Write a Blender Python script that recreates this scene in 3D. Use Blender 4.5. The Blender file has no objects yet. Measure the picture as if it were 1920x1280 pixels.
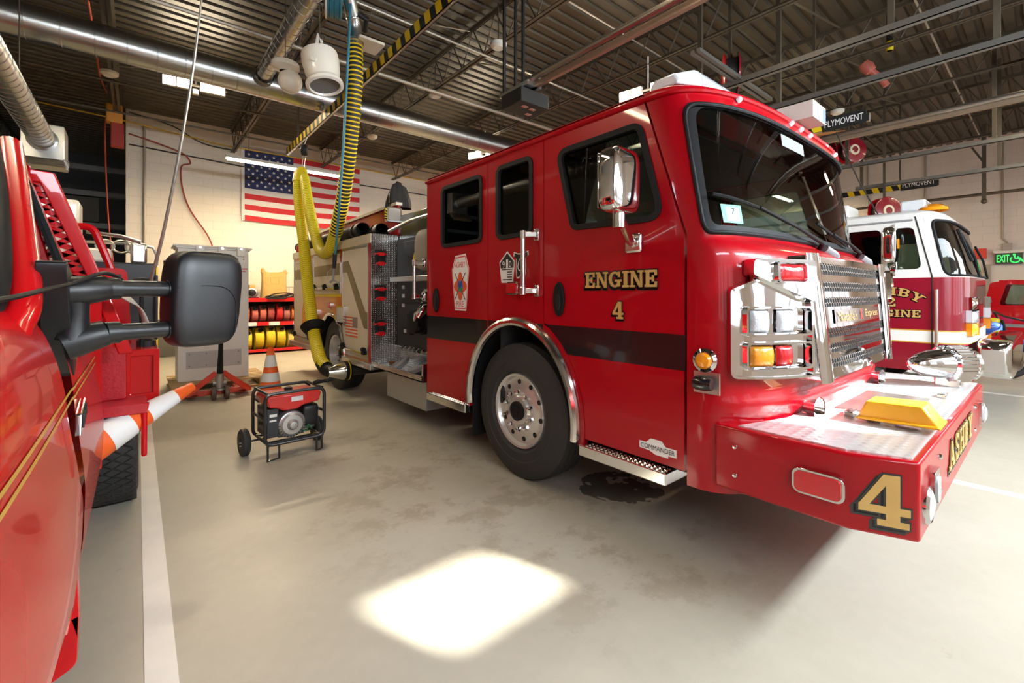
import bpy, bmesh, math, random
from mathutils import Vector, Matrix
from mathutils.geometry import tessellate_polygon
random.seed(7)
SC = bpy.context.scene
COL = SC.collection
PI = math.pi
V = Vector
# ---------------------------------------------------------------- materials
MATS = {}
def nodes_of(name):
    m = bpy.data.materials.new(name); m.use_nodes = True
    nt = m.node_tree; b = nt.nodes['Principled BSDF']
    return m, nt, b
def N(nt, t, **kw):
    n = nt.nodes.new(t)
    for k, v in kw.items():
        if k.startswith('i_'):
            key = k[2:]
            key = int(key) if key.isdigit() else key.replace('_', ' ')
            n.inputs[key].default_value = v
        else: setattr(n, k, v)
    return n
def mat(name, col=(.5, .5, .5), rough=.5, metal=0, coat=0, emit=None, es=1, spec=.5, bump=0, bscale=40, vary=0):
    if name in MATS: return MATS[name]
    m, nt, b = nodes_of(name)
    b.inputs['Base Color'].default_value = (*col, 1)
    b.inputs['Roughness'].default_value = rough
    b.inputs['Metallic'].default_value = metal
    b.inputs['Coat Weight'].default_value = coat
    b.inputs['Coat Roughness'].default_value = .04
    b.inputs['Specular IOR Level'].default_value = spec
    if emit:
        b.inputs['Emission Color'].default_value = (*emit, 1)
        b.inputs['Emission Strength'].default_value = es
    L = nt.links
    tc = N(nt, 'ShaderNodeTexCoord')
    nz = N(nt, 'ShaderNodeTexNoise', i_Scale=bscale, i_Detail=4.0)
    L.new(tc.outputs['Object'], nz.inputs['Vector'])
    if bump:
        bp = N(nt, 'ShaderNodeBump', i_Strength=bump, i_Distance=.01)
        L.new(nz.outputs['Fac'], bp.inputs['Height']); L.new(bp.outputs['Normal'], b.inputs['Normal'])
    if vary:
        nz2 = N(nt, 'ShaderNodeTexNoise', i_Scale=bscale * .15, i_Detail=6.0)
        L.new(tc.outputs['Object'], nz2.inputs['Vector'])
        r = N(nt, 'ShaderNodeMix', data_type='RGBA')
        r.inputs['A'].default_value = (*[c * (1 - vary) for c in col], 1)
        r.inputs['B'].default_value = (*[min(1, c * (1 + vary)) for c in col], 1)
        L.new(nz2.outputs['Fac'], r.inputs['Factor']); L.new(r.outputs['Result'], b.inputs['Base Color'])
    MATS[name] = m
    return m
def glass(name, tint=(.5, .6, .55), ior=1.5):
    if name in MATS: return MATS[name]
    m, nt, b = nodes_of(name); L = nt.links
    nt.nodes.remove(b); out = nt.nodes['Material Output']
    tr = N(nt, 'ShaderNodeBsdfTransparent'); tr.inputs[0].default_value = (*tint, 1)
    gl = N(nt, 'ShaderNodeBsdfGlossy'); gl.inputs['Roughness'].default_value = .01
    fr = N(nt, 'ShaderNodeFresnel', i_IOR=ior); mx = N(nt, 'ShaderNodeMixShader')
    L.new(fr.outputs[0], mx.inputs[0]); L.new(tr.outputs[0], mx.inputs[1]); L.new(gl.outputs[0], mx.inputs[2])
    L.new(mx.outputs[0], out.inputs[0]); MATS[name] = m
    return m
def tread(name, col, axes='xy', k=55, rough=.22, strength=.9, metal=1):
    """Raised diamond tread pattern on sheet aluminium."""
    if name in MATS: return MATS[name]
    m, nt, b = nodes_of(name); L = nt.links
    b.inputs['Base Color'].default_value = (*col, 1); b.inputs['Metallic'].default_value = metal; b.inputs['Roughness'].default_value = rough
    tc = N(nt, 'ShaderNodeTexCoord'); sx = N(nt, 'ShaderNodeSeparateXYZ'); L.new(tc.outputs['Object'], sx.inputs[0])
    def mth(op, a, bb):
        n = N(nt, 'ShaderNodeMath', operation=op)
        for i, q in enumerate((a, bb)):
            if q is None: continue
            if isinstance(q, (int, float)): n.inputs[i].default_value = q
            else: L.new(q, n.inputs[i])
        return n.outputs[0]
    A, B = [sx.outputs['XYZ'.index(c.upper())] for c in axes]
    p = mth('SINE', mth('MULTIPLY', mth('ADD', A, B), k), None); q = mth('SINE', mth('MULTIPLY', mth('SUBTRACT', A, B), k * 1.0), None)
    h = mth('MAXIMUM', mth('MULTIPLY', p, q), 0.1)
    bp = N(nt, 'ShaderNodeBump', i_Strength=strength, i_Distance=.012); L.new(h, bp.inputs['Height']); L.new(bp.outputs['Normal'], b.inputs['Normal'])
    MATS[name] = m
    return m
def slats(name, col, axis='z', k=60, rough=.4, strength=.5, metal=0, coat=0):
    """Parallel grooves (roll-up door curtain, spiral seams)."""
    if name in MATS: return MATS[name]
    m, nt, b = nodes_of(name); L = nt.links
    b.inputs['Base Color'].default_value = (*col, 1); b.inputs['Metallic'].default_value = metal; b.inputs['Roughness'].default_value = rough
    b.inputs['Coat Weight'].default_value = coat
    tc = N(nt, 'ShaderNodeTexCoord'); w = N(nt, 'ShaderNodeTexWave', bands_direction=axis.upper(), wave_profile='SAW', i_Scale=k / 20 )
    L.new(tc.outputs['Object'], w.inputs['Vector'])
    bp = N(nt, 'ShaderNodeBump', i_Strength=strength, i_Distance=.01); L.new(w.outputs['Fac'], bp.inputs['Height']); L.new(bp.outputs['Normal'], b.inputs['Normal'])
    MATS[name] = m
    return m
# ---------------------------------------------------------------- mesh building
def perp(d):
    d = V(d).normalized(); a = V((0, 0, 1)) if abs(d.z) < .9 else V((1, 0, 0))
    x = d.cross(a).normalized(); return x, d.cross(x).normalized()
def rr(x0, y0, x1, y1, r, n=5):
    out = []
    for cx, cy, a in ((x1 - r, y1 - r, 0), (x0 + r, y1 - r, 90), (x0 + r, y0 + r, 180), (x1 - r, y0 + r, 270)):
        for i in range(n + 1):
            t = math.radians(a + 90 * i / n); out.append((cx + r * math.cos(t), cy + r * math.sin(t)))
    return out
def rpoly(pts, r, n=5):
    """Polygon with every corner rounded by r (or a list of radii)."""
    out = []; k = len(pts)
    for i in range(k):
        p, a, c = V(pts[i]), V(pts[i - 1]), V(pts[(i + 1) % k]); q = r[i] if isinstance(r, (list, tuple)) else r
        d0, d1 = (a - p), (c - p); l0, l1 = d0.length, d1.length; d0.normalize(); d1.normalize()
        if q <= 0: out.append(tuple(p)); continue
        ang = d0.angle(d1); t = min(q / math.tan(ang / 2), l0 * .48, l1 * .48)
        s, e = p + d0 * t, p + d1 * t
        for j in range(n + 1):
            u = j / n; out.append(tuple((1 - u) ** 2 * s + 2 * u * (1 - u) * p + u * u * e))
    return out
def circ(cx, cy, r, n=24, a0=0, a1=360, ry=None):
    full = abs(a1 - a0) >= 360
    return [(cx + r * math.cos(math.radians(a0 + (a1 - a0) * i / (n if full else n - 1))), cy + (ry or r) * math.sin(math.radians(a0 + (a1 - a0) * i / (n if full else n - 1)))) for i in range(n)]
def spline(pts, n=8):
    """Catmull-Rom through pts."""
    P = [V(p) for p in pts]; P = [P[0] * 2 - P[1]] + P + [P[-1] * 2 - P[-2]]; out = []
    for i in range(1, len(P) - 2):
        for j in range(n):
            t = j / n; a, b, c, d = P[i - 1:i + 3]
            out.append(.5 * ((2 * b) + (c - a) * t + (2 * a - 5 * b + 4 * c - d) * t * t + (3 * b - a - 3 * c + d) * t ** 3))
    return out + [P[-2]]
class MB:
    def __init__(s): s.v = []; s.f = []; s.m = []; s.M = None; s.cur = 0
    def add(s, vs, fs, m=None):
        o = len(s.v)
        for p in vs:
            p = V(p)
            s.v.append(s.M @ p if s.M else p)
        for f in fs: s.f.append([i + o for i in f]); s.m.append(s.cur if m is None else m)
        return s
    def box(s, a, b):
        (x0, y0, z0), (x1, y1, z1) = a, b
        return s.add([(x0, y0, z0), (x1, y0, z0), (x1, y1, z0), (x0, y1, z0), (x0, y0, z1), (x1, y0, z1), (x1, y1, z1), (x0, y1, z1)],
              [(0, 3, 2, 1), (4, 5, 6, 7), (0, 1, 5, 4), (1, 2, 6, 5), (2, 3, 7, 6), (3, 0, 4, 7)])
    def cbox(s, c, d): return s.box([c[i] - d[i] / 2 for i in range(3)], [c[i] + d[i] / 2 for i in range(3)])
    def bar(s, p, q, w, h=None, up=(0, 0, 1)):
        p, q = V(p), V(q); d = (q - p).normalized(); u = V(up)
        if abs(d.dot(u)) > .95: u = V((1, 0, 0))
        x = d.cross(u).normalized(); y = x.cross(d); w, h = w / 2, (h or w) / 2
        c = [(-w, -h), (w, -h), (w, h), (-w, h)]
        return s.add([b + x * i + y * j for b in (p, q) for i, j in c], [(0, 3, 2, 1), (4, 5, 6, 7), (0, 1, 5, 4), (1, 2, 6, 5), (2, 3, 7, 6), (3, 0, 4, 7)])
    def cyl(s, p, q, r, r2=None, n=16, caps=True):
        p, q = V(p), V(q); x, y = perp(q - p); r2 = r if r2 is None else r2
        vs = [b + (x * math.cos(2 * PI * i / n) + y * math.sin(2 * PI * i / n)) * R for b, R in ((p, r), (q, r2)) for i in range(n)]
        fs = [(i, (i + 1) % n, n + (i + 1) % n, n + i) for i in range(n)]
        if caps: fs += [tuple(range(n))[::-1], tuple(range(n, 2 * n))]
        return s.add(vs, fs)
    def tube(s, pts, r, n=8, closed=False, caps=True):
        P = [V(p) for p in pts]; k = len(P); x = None; vs = []
        for i, p in enumerate(P):
            a = P[i - 1] if (i or closed) else p; b = P[(i + 1) % k] if (i < k - 1 or closed) else p
            d = (b - a).normalized()
            if x is None: x, _ = perp(d)
            x = (x - d * x.dot(d)).normalized(); y = d.cross(x); R = r[i] if isinstance(r, (list, tuple)) else r
            vs += [p + (x * math.cos(2 * PI * j / n) + y * math.sin(2 * PI * j / n)) * R for j in range(n)]
        fs = []
        for i in range(k if closed else k - 1):
            A, B = i * n, ((i + 1) % k) * n
            fs += [(A + j, A + (j + 1) % n, B + (j + 1) % n, B + j) for j in range(n)]
        if caps and not closed: fs += [tuple(range(n))[::-1], tuple(range((k - 1) * n, k * n))]
        return s.add(vs, fs)
    def lathe(s, prof, o=(0, 0, 0), ax=(0, 0, 1), n=32):
        """prof: (radius, height along axis)."""
        o = V(o); d = V(ax).normalized(); x, y = perp(d); vs = []; fs = []
        for r, h in prof: vs += [o + d * h + (x * math.cos(2 * PI * i / n) + y * math.sin(2 * PI * i / n)) * max(r, 1e-5) for i in range(n)]
        for k in range(len(prof) - 1):
            fs += [(k * n + i, k * n + (i + 1) % n, k * n + n + (i + 1) % n, k * n + n + i) for i in range(n)]
        return s.add(vs, fs)
    def plate(s, loops, O, R, U, Nn, th):
        """Flat plate: first loop outline, further loops holes; front at O, back th behind along -Nn."""
        if not isinstance(loops[0][0], (tuple, list, Vector)): loops = [loops]
        O, R, U, Nn = V(O), V(R), V(U), V(Nn)
        flat = [p for l in loops for p in l]
        tris = tessellate_polygon([[V((p[0], p[1], 0)) for p in l] for l in loops]); k = len(flat)
        vs = [O + R * p[0] + U * p[1] for p in flat]
        if th: vs += [v - Nn * th for v in vs[:k]]
        fs = [tuple(t) for t in tris]
        if th:
            fs += [tuple(i + k for i in t[::-1]) for t in tris]; b = 0
            for l in loops:
                n = len(l); fs += [(b + i, b + (i + 1) % n, b + (i + 1) % n + k, b + i + k) for i in range(n)]; b += n
        return s.add(vs, fs)
    def grid(s, f, nu, nv, cu=False, cv=False):
        vs = [f(i / (nu if cu else nu - 1), j / (nv if cv else nv - 1)) for i in range(nu) for j in range(nv)]
        fs = [(i * nv + j, ((i + 1) % nu) * nv + j, ((i + 1) % nu) * nv + (j + 1) % nv, i * nv + (j + 1) % nv) for i in range(nu if cu else nu - 1) for j in range(nv if cv else nv - 1)]
        return s.add(vs, fs)
    def ring(s, f, A, B, M=1, closed=True):
        """Skin between two loops of parameter pairs mapped by f."""
        n = len(A); vs = []
        for k in range(M + 1):
            t = k / M; vs += [f(a[0] + (b[0] - a[0]) * t, a[1] + (b[1] - a[1]) * t) for a, b in zip(A, B)]
        c = n if closed else n - 1
        return s.add(vs, [(k * n + i, k * n + (i + 1) % n, k * n + n + (i + 1) % n, k * n + n + i) for k in range(M) for i in range(c)])
    def disc(s, f, A, M=4):
        cx = sum(a[0] for a in A) / len(A); cy = sum(a[1] for a in A) / len(A)
        return s.ring(f, A, [(cx + (a[0] - cx) * .001, cy + (a[1] - cy) * .001) for a in A], M)
    def ball(s, c, r, n=20, m=12, sz=1):
        c = V(c); return s.grid(lambda u, v: c + V((r * math.sin(PI * v) * math.cos(2 * PI * u), r * math.sin(PI * v) * math.sin(2 * PI * u), r * sz * math.cos(PI * v))), n, m, cu=True)
    def build(s, name, m, parent=None, sm=35, bevel=0, local=False, seg=2, recalc=True):
        me = bpy.data.meshes.new(name); vs = s.v; loc = None
        if parent is not None and not local:
            r = parent
            while r.parent: r = r.parent
            vs = [p - r.location for p in vs]
        elif parent is None and not local:
            lo = V([min(p[i] for p in vs) for i in range(3)]); hi = V([max(p[i] for p in vs) for i in range(3)])
            loc = V(((lo.x + hi.x) / 2, (lo.y + hi.y) / 2, lo.z)); vs = [p - loc for p in vs]
        me.from_pydata([tuple(p) for p in vs], [], s.f)
        ms = m if isinstance(m, (list, tuple)) else [m]
        for q in ms: me.materials.append(q)
        me.polygons.foreach_set('material_index', s.m)
        bm = bmesh.new(); bm.from_mesh(me)
        bmesh.ops.remove_doubles(bm, verts=bm.verts, dist=1e-5)
        if recalc: bmesh.ops.recalc_face_normals(bm, faces=bm.faces)
        bm.to_mesh(me); bm.free()
        if sm:
            me.polygons.foreach_set('use_smooth', [True] * len(me.polygons)); me.set_sharp_from_angle(angle=math.radians(sm))
        o = bpy.data.objects.new(name, me); COL.objects.link(o)
        if loc is not None: o.location = loc
        if parent is not None: o.parent = parent
        if bevel:
            bv = o.modifiers.new('edge', 'BEVEL'); bv.width = bevel; bv.segments = seg; bv.limit_method = 'ANGLE'; bv.angle_limit = math.radians(40)
        return o
def tag(o, label=None, cat=None, group=None, kind=None):
    if label: o['label'] = label
    if cat: o['category'] = cat
    if group: o['group'] = group
    if kind: o['kind'] = kind
    return o
def thing(name, label, cat, loc=(0, 0, 0), rz=0, group=None):
    o = bpy.data.objects.new(name, None); COL.objects.link(o); o.location = loc; o.rotation_euler = (0, 0, rz); o.empty_display_size = .1
    return tag(o, label, cat, group)
def struct(o): o['kind'] = 'structure'; return o
def copy_tree(o, parent=None, label=None, loc=None, rz=None, group=None):
    kids = list(o.children); c = o.copy(); COL.objects.link(c)
    if parent is not None: c.parent = parent
    if loc is not None: c.location = loc
    if rz is not None: c.rotation_euler = (0, 0, rz)
    if label: c['label'] = label
    if group: c['group'] = group
    for k in kids: copy_tree(k, c)
    return c
# ---------------------------------------------------------------- lettering
def ann(cx, cy, R, r, a0, a1, n=7, sy=1, iy=None):
    """Ring segment as convex quads."""
    out = []
    for i in range(n):
        a, b = math.radians(a0 + (a1 - a0) * i / n), math.radians(a0 + (a1 - a0) * (i + 1) / n); ir = iy if iy is not None else r * sy
        out.append([(cx + R * math.cos(a), cy + R * sy * math.sin(a)), (cx + R * math.cos(b), cy + R * sy * math.sin(b)), (cx + r * math.cos(b), cy + ir * math.sin(b)), (cx + r * math.cos(a), cy + ir * math.sin(a))])
    return out
def R4(x0, y0, x1, y1): return [(x0, y0), (x1, y0), (x1, y1), (x0, y1)]
SLAB = {
 'E': (.80, [R4(.08, 0, .3, 1), R4(0, .86, .78, 1), R4(0, 0, .78, .14), R4(.62, .68, .78, 1), R4(.62, 0, .78, .32), R4(.3, .43, .5, .57), R4(.46, .32, .58, .68)]),
 'N': (.95, [R4(.1, 0, .24, 1), R4(.7, 0, .84, 1), [(.06, 1), (.3, 1), (.84, 0), (.66, 0)], R4(0, .88, .3, 1), R4(0, 0, .36, .12), R4(.56, .88, .95, 1)]),
 'G': (.92, ann(.45, .5, .45, .22, 42, 318, 12, 1.11, .37) + [R4(.46, .36, .92, .49), R4(.62, .06, .82, .45), R4(.68, .64, .82, .98)]),
 'I': (.46, [R4(.11, 0, .35, 1), R4(0, .87, .46, 1), R4(0, 0, .46, .13)]),
 'A': (.96, [[(.38, 1), (.56, 1), (.24, 0), (.12, 0)], [(.38, 1), (.58, 1), (.88, 0), (.62, 0)], R4(.24, .26, .7, .38), R4(0, 0, .36, .12), R4(.54, 0, .96, .12)]),
 'S': (.72, ann(.36, .72, .36, .15, 0, 270, 9, .78, .13) + ann(.36, .29, .36, .15, -180, 90, 9, .81, .14) + [R4(.58, .66, .7, 1), R4(0, 0, .12, .34)]),
 'H': (.96, [R4(.1, 0, .32, 1), R4(.64, 0, .86, 1), R4(.3, .43, .66, .57), R4(0, .88, .42, 1), R4(0, 0, .42, .12), R4(.54, .88, .96, 1), R4(.54, 0, .96, .12)]),
 'B': (.84, [R4(.1, 0, .32, 1), R4(0, .87, .5, 1), R4(0, 0, .5, .13), R4(.3, .45, .5, .57)] + ann(.48, .735, .3, .09, -90, 90, 6, .88, .13) + ann(.48, .275, .35, .12, -90, 90, 6, .8, .14)),
 'Y': (.94, [[(.1, 1), (.34, 1), (.6, .42), (.36, .42)], [(.66, 1), (.82, 1), (.6, .42), (.42, .42)], R4(.36, 0, .6, .46), R4(0, .88, .42, 1), R4(.56, .88, .94, 1), R4(.24, 0, .72, .12)]),
 '4': (.82, [[(.4, 1), (.58, 1), (.16, .36), (0, .36)], R4(0, .24, .82, .38), R4(.44, 0, .66, 1), R4(.3, 0, .8, .12)]),
 '2': (.74, ann(.36, .68, .36, .13, -15, 180, 8, .89, .17) + [[(.72, .66), (.49, .56), (.02, .1), (.2, .1)], R4(0, 0, .72, .16), R4(.6, 0, .74, .3), R4(0, .56, .2, .74)]),
}
def grow(poly, e):
    P = [V(p) for p in poly]; k = len(P)
    area = sum(P[i].x * P[(i + 1) % k].y - P[(i + 1) % k].x * P[i].y for i in range(k))
    if area < 0: P.reverse()
    out = []
    for i in range(k):
        d0 = (P[i] - P[i - 1]); d1 = (P[(i + 1) % k] - P[i])
        if d0.length < 1e-6: d0 = d1
        if d1.length < 1e-6: d1 = d0
        d0 = d0.normalized(); d1 = d1.normalized(); n0 = V((d0.y, -d0.x)); n1 = V((d1.y, -d1.x)); b = n0 + n1
        b = b / max(.35, b.dot(b) / 2) if b.length > 1e-6 else n0
        out.append(tuple(P[i] + b * e))
    return out
def slab_word(word, gap=.1):
    x = 0; out = []
    for ch in word:
        w, ps = SLAB[ch]
        out += [[(p[0] + x, p[1]) for p in q] for q in ps]; x += w + gap
    return x - gap, out
def slab_text(mb, word, f, width, height, e=0, shift=(0, 0), th=.001, gap=.1):
    """Lay slab letters through map f(u, v) (metres from left baseline) -> (point, normal)."""
    W, polys = slab_word(word, gap); sx, sy = width / W, height
    th0 = th
    for pi_, p in enumerate(polys):
        th = th0 + .00011 * (pi_ % 19); q = [(a * sx, b * sy) for a, b in p]
        if e: q = grow(q, e)
        q = [f(a + shift[0], b + shift[1]) for a, b in q]
        k = len(q); mb.add([a + n * th for a, n in q] + [a for a, n in q], [tuple(range(k))] + [(i, (i + 1) % k, (i + 1) % k + k, i + k) for i in range(k)])
TXT = {}
def text_mesh(s):
    if s in TXT: return TXT[s]
    c = bpy.data.curves.new('t', 'FONT'); c.body = s; c.size = 1; c.resolution_u = 3; o = bpy.data.objects.new('t', c); COL.objects.link(o)
    dg = bpy.context.evaluated_depsgraph_get(); me = bpy.data.meshes.new_from_object(o.evaluated_get(dg))
    vs = [(p.co.x, p.co.y) for p in me.vertices]; fs = [tuple(p.vertices) for p in me.polygons]
    bpy.data.objects.remove(o); bpy.data.curves.remove(c); bpy.data.meshes.remove(me)
    TXT[s] = (vs, fs); return TXT[s]
def text(mb, s, O, R, U, w=None, h=None, center=True, off=(0, 0)):
    vs, fs = text_mesh(s); O, R, U = V(O), V(R), V(U)
    x0, x1 = min(v[0] for v in vs), max(v[0] for v in vs); y0, y1 = min(v[1] for v in vs), max(v[1] for v in vs)
    sx = w / (x1 - x0) if w else None; sy = h / (y1 - y0) if h else sx; sx = sx or sy
    cx, cy = ((x0 + x1) / 2, (y0 + y1) / 2) if center else (x0, y0)
    mb.add([O + R * ((a - cx) * sx + off[0]) + U * ((b - cy) * sy + off[1]) for a, b in vs], fs)
# ================================================================ shared materials
RED = mat('red paint', (.38, .001, .007), .32, coat=.5, spec=.2)
DARKRED = mat('maroon paint', (.24, .004, .018), .3, coat=1)
PRED = mat('pickup red paint', (.52, .004, .007), .25, coat=.45, spec=.25)
WHITE = mat('white paint', (.80, .79, .76), .35, coat=.5)
BLACKP = mat('black stripe', (.008, .008, .009), .22, coat=.6)
RUB = mat('black rubber', (.009, .009, .0095), .6, spec=.22)
TYRE = mat('tyre rubber', (.027, .026, .025), .7, bump=.12, bscale=60)
PLAS = mat('black plastic', (.009, .0095, .011), .40, bump=.03, bscale=300)
CHROME = mat('chrome', (.86, .86, .87), .05, 1)
ALU = mat('brushed aluminium', (.72, .71, .69), .28, 1)
POL = mat('polished aluminium', (.8, .79, .77), .14, 1)
GALV = mat('galvanised duct', (.52, .53, .52), .27, 1, bump=.05, bscale=8)
STEEL = mat('dark joist steel', (.085, .068, .045), .5, .3)
TRACK = mat('grey track steel', (.20, .19, .17), .42, .7)
GREYP = mat('grey plastic', (.25, .25, .25), .5)
GOLD = mat('gold leaf', (.62, .40, .13), .38, .3, bump=.05, bscale=60, vary=.15)
BLK = mat('matt black', (.006, .006, .006), .6)
DARKIN = mat('dark interior', (.02, .02, .021), .7)
YEL = mat('yellow plastic', (.80, .62, .02), .42)
ORANGE = mat('orange plastic', (.85, .13, .02), .45)
REFLW = mat('white reflective sleeve', (.82, .83, .82), .4)
CREAM = mat('cream enamel', (.80, .73, .60), .3, coat=.4)
GLASS = glass('tinted cab glass', (.52, .60, .56), 1.5)
DGLASS = glass('dark privacy glass', (.05, .055, .05), 1.5)
CLEAR = glass('clear lens', (.9, .92, .92), 1.45)
REDLENS = mat('red lens', (.58, .008, .015), .12, coat=1, bump=.2, bscale=80)
AMBLENS = mat('amber lens', (.85, .30, .01), .12, coat=1, bump=.2, bscale=80)
WHLENS = mat('ribbed white lens', (.72, .75, .78), .12, coat=1, bump=.3, bscale=90)
TREADXY = tread('diamond plate top', (.85, .84, .83), 'xy', 62, .30, .35, .6)
RIMM = mat('polished wheel alloy', (.78, .77, .75), .30, .75)
TREADXZ = tread('diamond plate front', (.40, .40, .39), 'xz', 135, .24, .5)
TREADYZ = tread('diamond plate side', (.40, .40, .39), 'yz', 135, .24, .5)
SIGNW = mat('white vinyl', (.82, .82, .80), .5)
SIGNR = mat('red vinyl', (.65, .02, .02), .5)
BLUEV = mat('blue vinyl', (.05, .12, .45), .5)
WIRE = mat('black cable', (.015, .013, .012), .5)
REDCORD = mat('orange red cord', (.48, .06, .025), .5)

# ================================================================ floor
def floor_mat():
    m, nt, b = nodes_of('sealed concrete floor'); L = nt.links
    tc = N(nt, 'ShaderNodeTexCoord'); obj = tc.outputs['Object']
    def noise(s, d=5, r=.6):
        n = N(nt, 'ShaderNodeTexNoise', i_Scale=s, i_Detail=d, i_Roughness=r); L.new(obj, n.inputs['Vector']); return n.outputs['Fac']
    def ramp(f, a, c0, c, c1):
        r = N(nt, 'ShaderNodeValToRGB'); r.color_ramp.elements[0].position = a; r.color_ramp.elements[0].color = (*c0, 1)
        r.color_ramp.elements[1].position = c; r.color_ramp.elements[1].color = (*c1, 1); L.new(f, r.inputs[0]); return r.outputs[0]
    def mix(f, a, c, t='MIX'):
        x = N(nt, 'ShaderNodeMix', data_type='RGBA', blend_type=t)
        for k, v in (('Factor', f), ('A', a), ('B', c)):
            if isinstance(v, (int, float)): x.inputs[k].default_value = v
            elif isinstance(v, tuple): x.inputs[k].default_value = (*v, 1)
            else: L.new(v, x.inputs[k])
        return x.outputs['Result']
    base = ramp(noise(.9, 8), .3, (.44, .405, .32), .7, (.54, .505, .41))
    base = mix(ramp(noise(14, 6), .35, (0, 0, 0), .75, (.25, .25, .25)), base, (.39, .365, .30))
    # worn, dusty brown stains around the front wheel and under the engine
    def blob(x, y, r):
        mp = N(nt, 'ShaderNodeMapping'); mp.inputs['Location'].default_value = (-x / r, -y / r, 0); mp.inputs['Scale'].default_value = (1 / r, 1 / r, 1)
        g = N(nt, 'ShaderNodeTexGradient', gradient_type='SPHERICAL'); L.new(obj, mp.inputs[0]); L.new(mp.outputs[0], g.inputs[0]); return g.outputs['Fac']
    def mth(op, a, c):
        n = N(nt, 'ShaderNodeMath', operation=op)
        for i, q in enumerate((a, c)):
            if isinstance(q, (int, float)): n.inputs[i].default_value = q
            else: L.new(q, n.inputs[i])
        return n.outputs[0]
    st = mth('MULTIPLY', ramp(noise(2.3, 10, .72), .50, (0, 0, 0), .58, (1, 1, 1)), mth('MINIMUM', mth('MULTIPLY', mth('MAXIMUM', mth('MAXIMUM', blob(2.0, 2.9, 1.7), blob(2.2, 1.7, 1.1)), blob(1.5, 4.2, .9)), 1.6), 1))
    base = mix(mth('MULTIPLY', st, .42), base, (.24, .17, .10))
    st2 = ramp(noise(5, 10, .75), .63, (0, 0, 0), .68, (.5, .5, .5)); base = mix(mth('MULTIPLY', st2, .5), base, (.24, .19, .13))
    wet = mth('MULTIPLY', ramp(noise(3.5, 3), .38, (.2, .2, .2), .6, (1, 1, 1)), mth('MINIMUM', mth('MULTIPLY', blob(2.78, 2.08, .36), 4), 1))
    wetm = ramp(wet, .45, (0, 0, 0), .52, (1, 1, 1)); base = mix(mth('MULTIPLY', wetm, .75), base, (.05, .045, .04))
    L.new(base, b.inputs['Base Color']); b.inputs['Specular IOR Level'].default_value = .32
    ro = ramp(noise(3, 6), .3, (.34,) * 3, .7, (.48,) * 3); L.new(mix(wetm, ro, (.08, .08, .08)), b.inputs['Roughness'])
    bp = N(nt, 'ShaderNodeBump', i_Strength=.06, i_Distance=.01); L.new(noise(30), bp.inputs['Height']); L.new(bp.outputs[0], b.inputs['Normal'])
    return m
m_ = MB(); m_.box((-9, -2.4, -.2), (17.2, 18, 0)); fl = m_.build('floor', floor_mat(), None, sm=0); struct(fl)
# object coordinates of the floor = world, shifted to the box centre: keep the stains where they belong
fl.data.transform(Matrix.Translation(fl.location)); fl.location = (0, 0, 0)
LINE = mat('white floor paint', (.86, .83, .76), .45, vary=.12, bscale=30)
for i, (x, y0, y1) in enumerate(((.02, 1.0, 7.6), (4.80, -1.6, 1.6), (9.52, -1.6, 4))):
    q = MB(); q.box((x, y0, 0), (x + .10, y1, .002)); struct(q.build('trim_%d' % (i + 1), LINE, None, sm=0))
# ================================================================ walls
def block_mat(name, col, dado=None):
    m, nt, b = nodes_of(name); L = nt.links
    tc = N(nt, 'ShaderNodeTexCoord'); sp = N(nt, 'ShaderNodeSeparateXYZ'); L.new(tc.outputs['Object'], sp.inputs[0])
    ad = N(nt, 'ShaderNodeMath', operation='ADD'); L.new(sp.outputs[0], ad.inputs[0]); L.new(sp.outputs[1], ad.inputs[1])
    cb = N(nt, 'ShaderNodeCombineXYZ'); L.new(ad.outputs[0], cb.inputs[0]); L.new(sp.outputs[2], cb.inputs[1])
    br = N(nt, 'ShaderNodeTexBrick', i_Scale=1.0, i_Mortar_Size=.006, i_Brick_Width=.4, i_Row_Height=.2, i_Mortar_Smooth=.4)
    L.new(cb.outputs[0], br.inputs['Vector'])
    br.inputs['Color1'].default_value = (*col, 1); br.inputs['Color2'].default_value = (*[c * .97 for c in col], 1); br.inputs['Mortar'].default_value = (*[c * .88 for c in col], 1)
    out = br.outputs['Color']
    if dado:
        gt = N(nt, 'ShaderNodeMath', operation='LESS_THAN'); L.new(sp.outputs[2], gt.inputs[0]); gt.inputs[1].default_value = dado[0]
        x = N(nt, 'ShaderNodeMix', data_type='RGBA'); L.new(gt.outputs[0], x.inputs['Factor']); L.new(out, x.inputs['A']); x.inputs['B'].default_value = (*dado[1], 1); out = x.outputs['Result']
    L.new(out, b.inputs['Base Color']); b.inputs['Roughness'].default_value = .55
    bp = N(nt, 'ShaderNodeBump', i_Strength=.35, i_Distance=.006); L.new(br.outputs['Fac'], bp.inputs['Height']); bp.invert = True; L.new(bp.outputs[0], b.inputs['Normal'])
    return m
WALL = block_mat('cream painted block wall', (.80, .72, .60), (.86, (.16, .155, .14)))
WALLR = block_mat('pale painted block wall', (.72, .66, .58))
DARKW = mat('dark back room wall', (.035, .033, .030), .8)  # near-black tone puts the unlit room's darkness into the colour
def wall(name, a, b, m):
    q = MB(); q.box(a, b); o = q.build(name, m, None, sm=0); o.data.transform(Matrix.Translation(o.location)); o.location = (0, 0, 0); return struct(o)
wall('wall_back', (-.2, 13, 0), (17.2, 13.2, 5.9), WALL)
wall('wall_right', (17, -2.4, 0), (17.2, 13, 5.9), WALLR)
wall('wall_left', (-4.9, -2.4, 0), (-4.7, 13, 5.9), block_mat('shaded block side wall', (.42, .38, .32)))  # colour toned down to pass for a moderately lit wall
wall('wall_side', (-9.2, 13, 0), (-9, 18, 5.9), DARKW)
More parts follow.
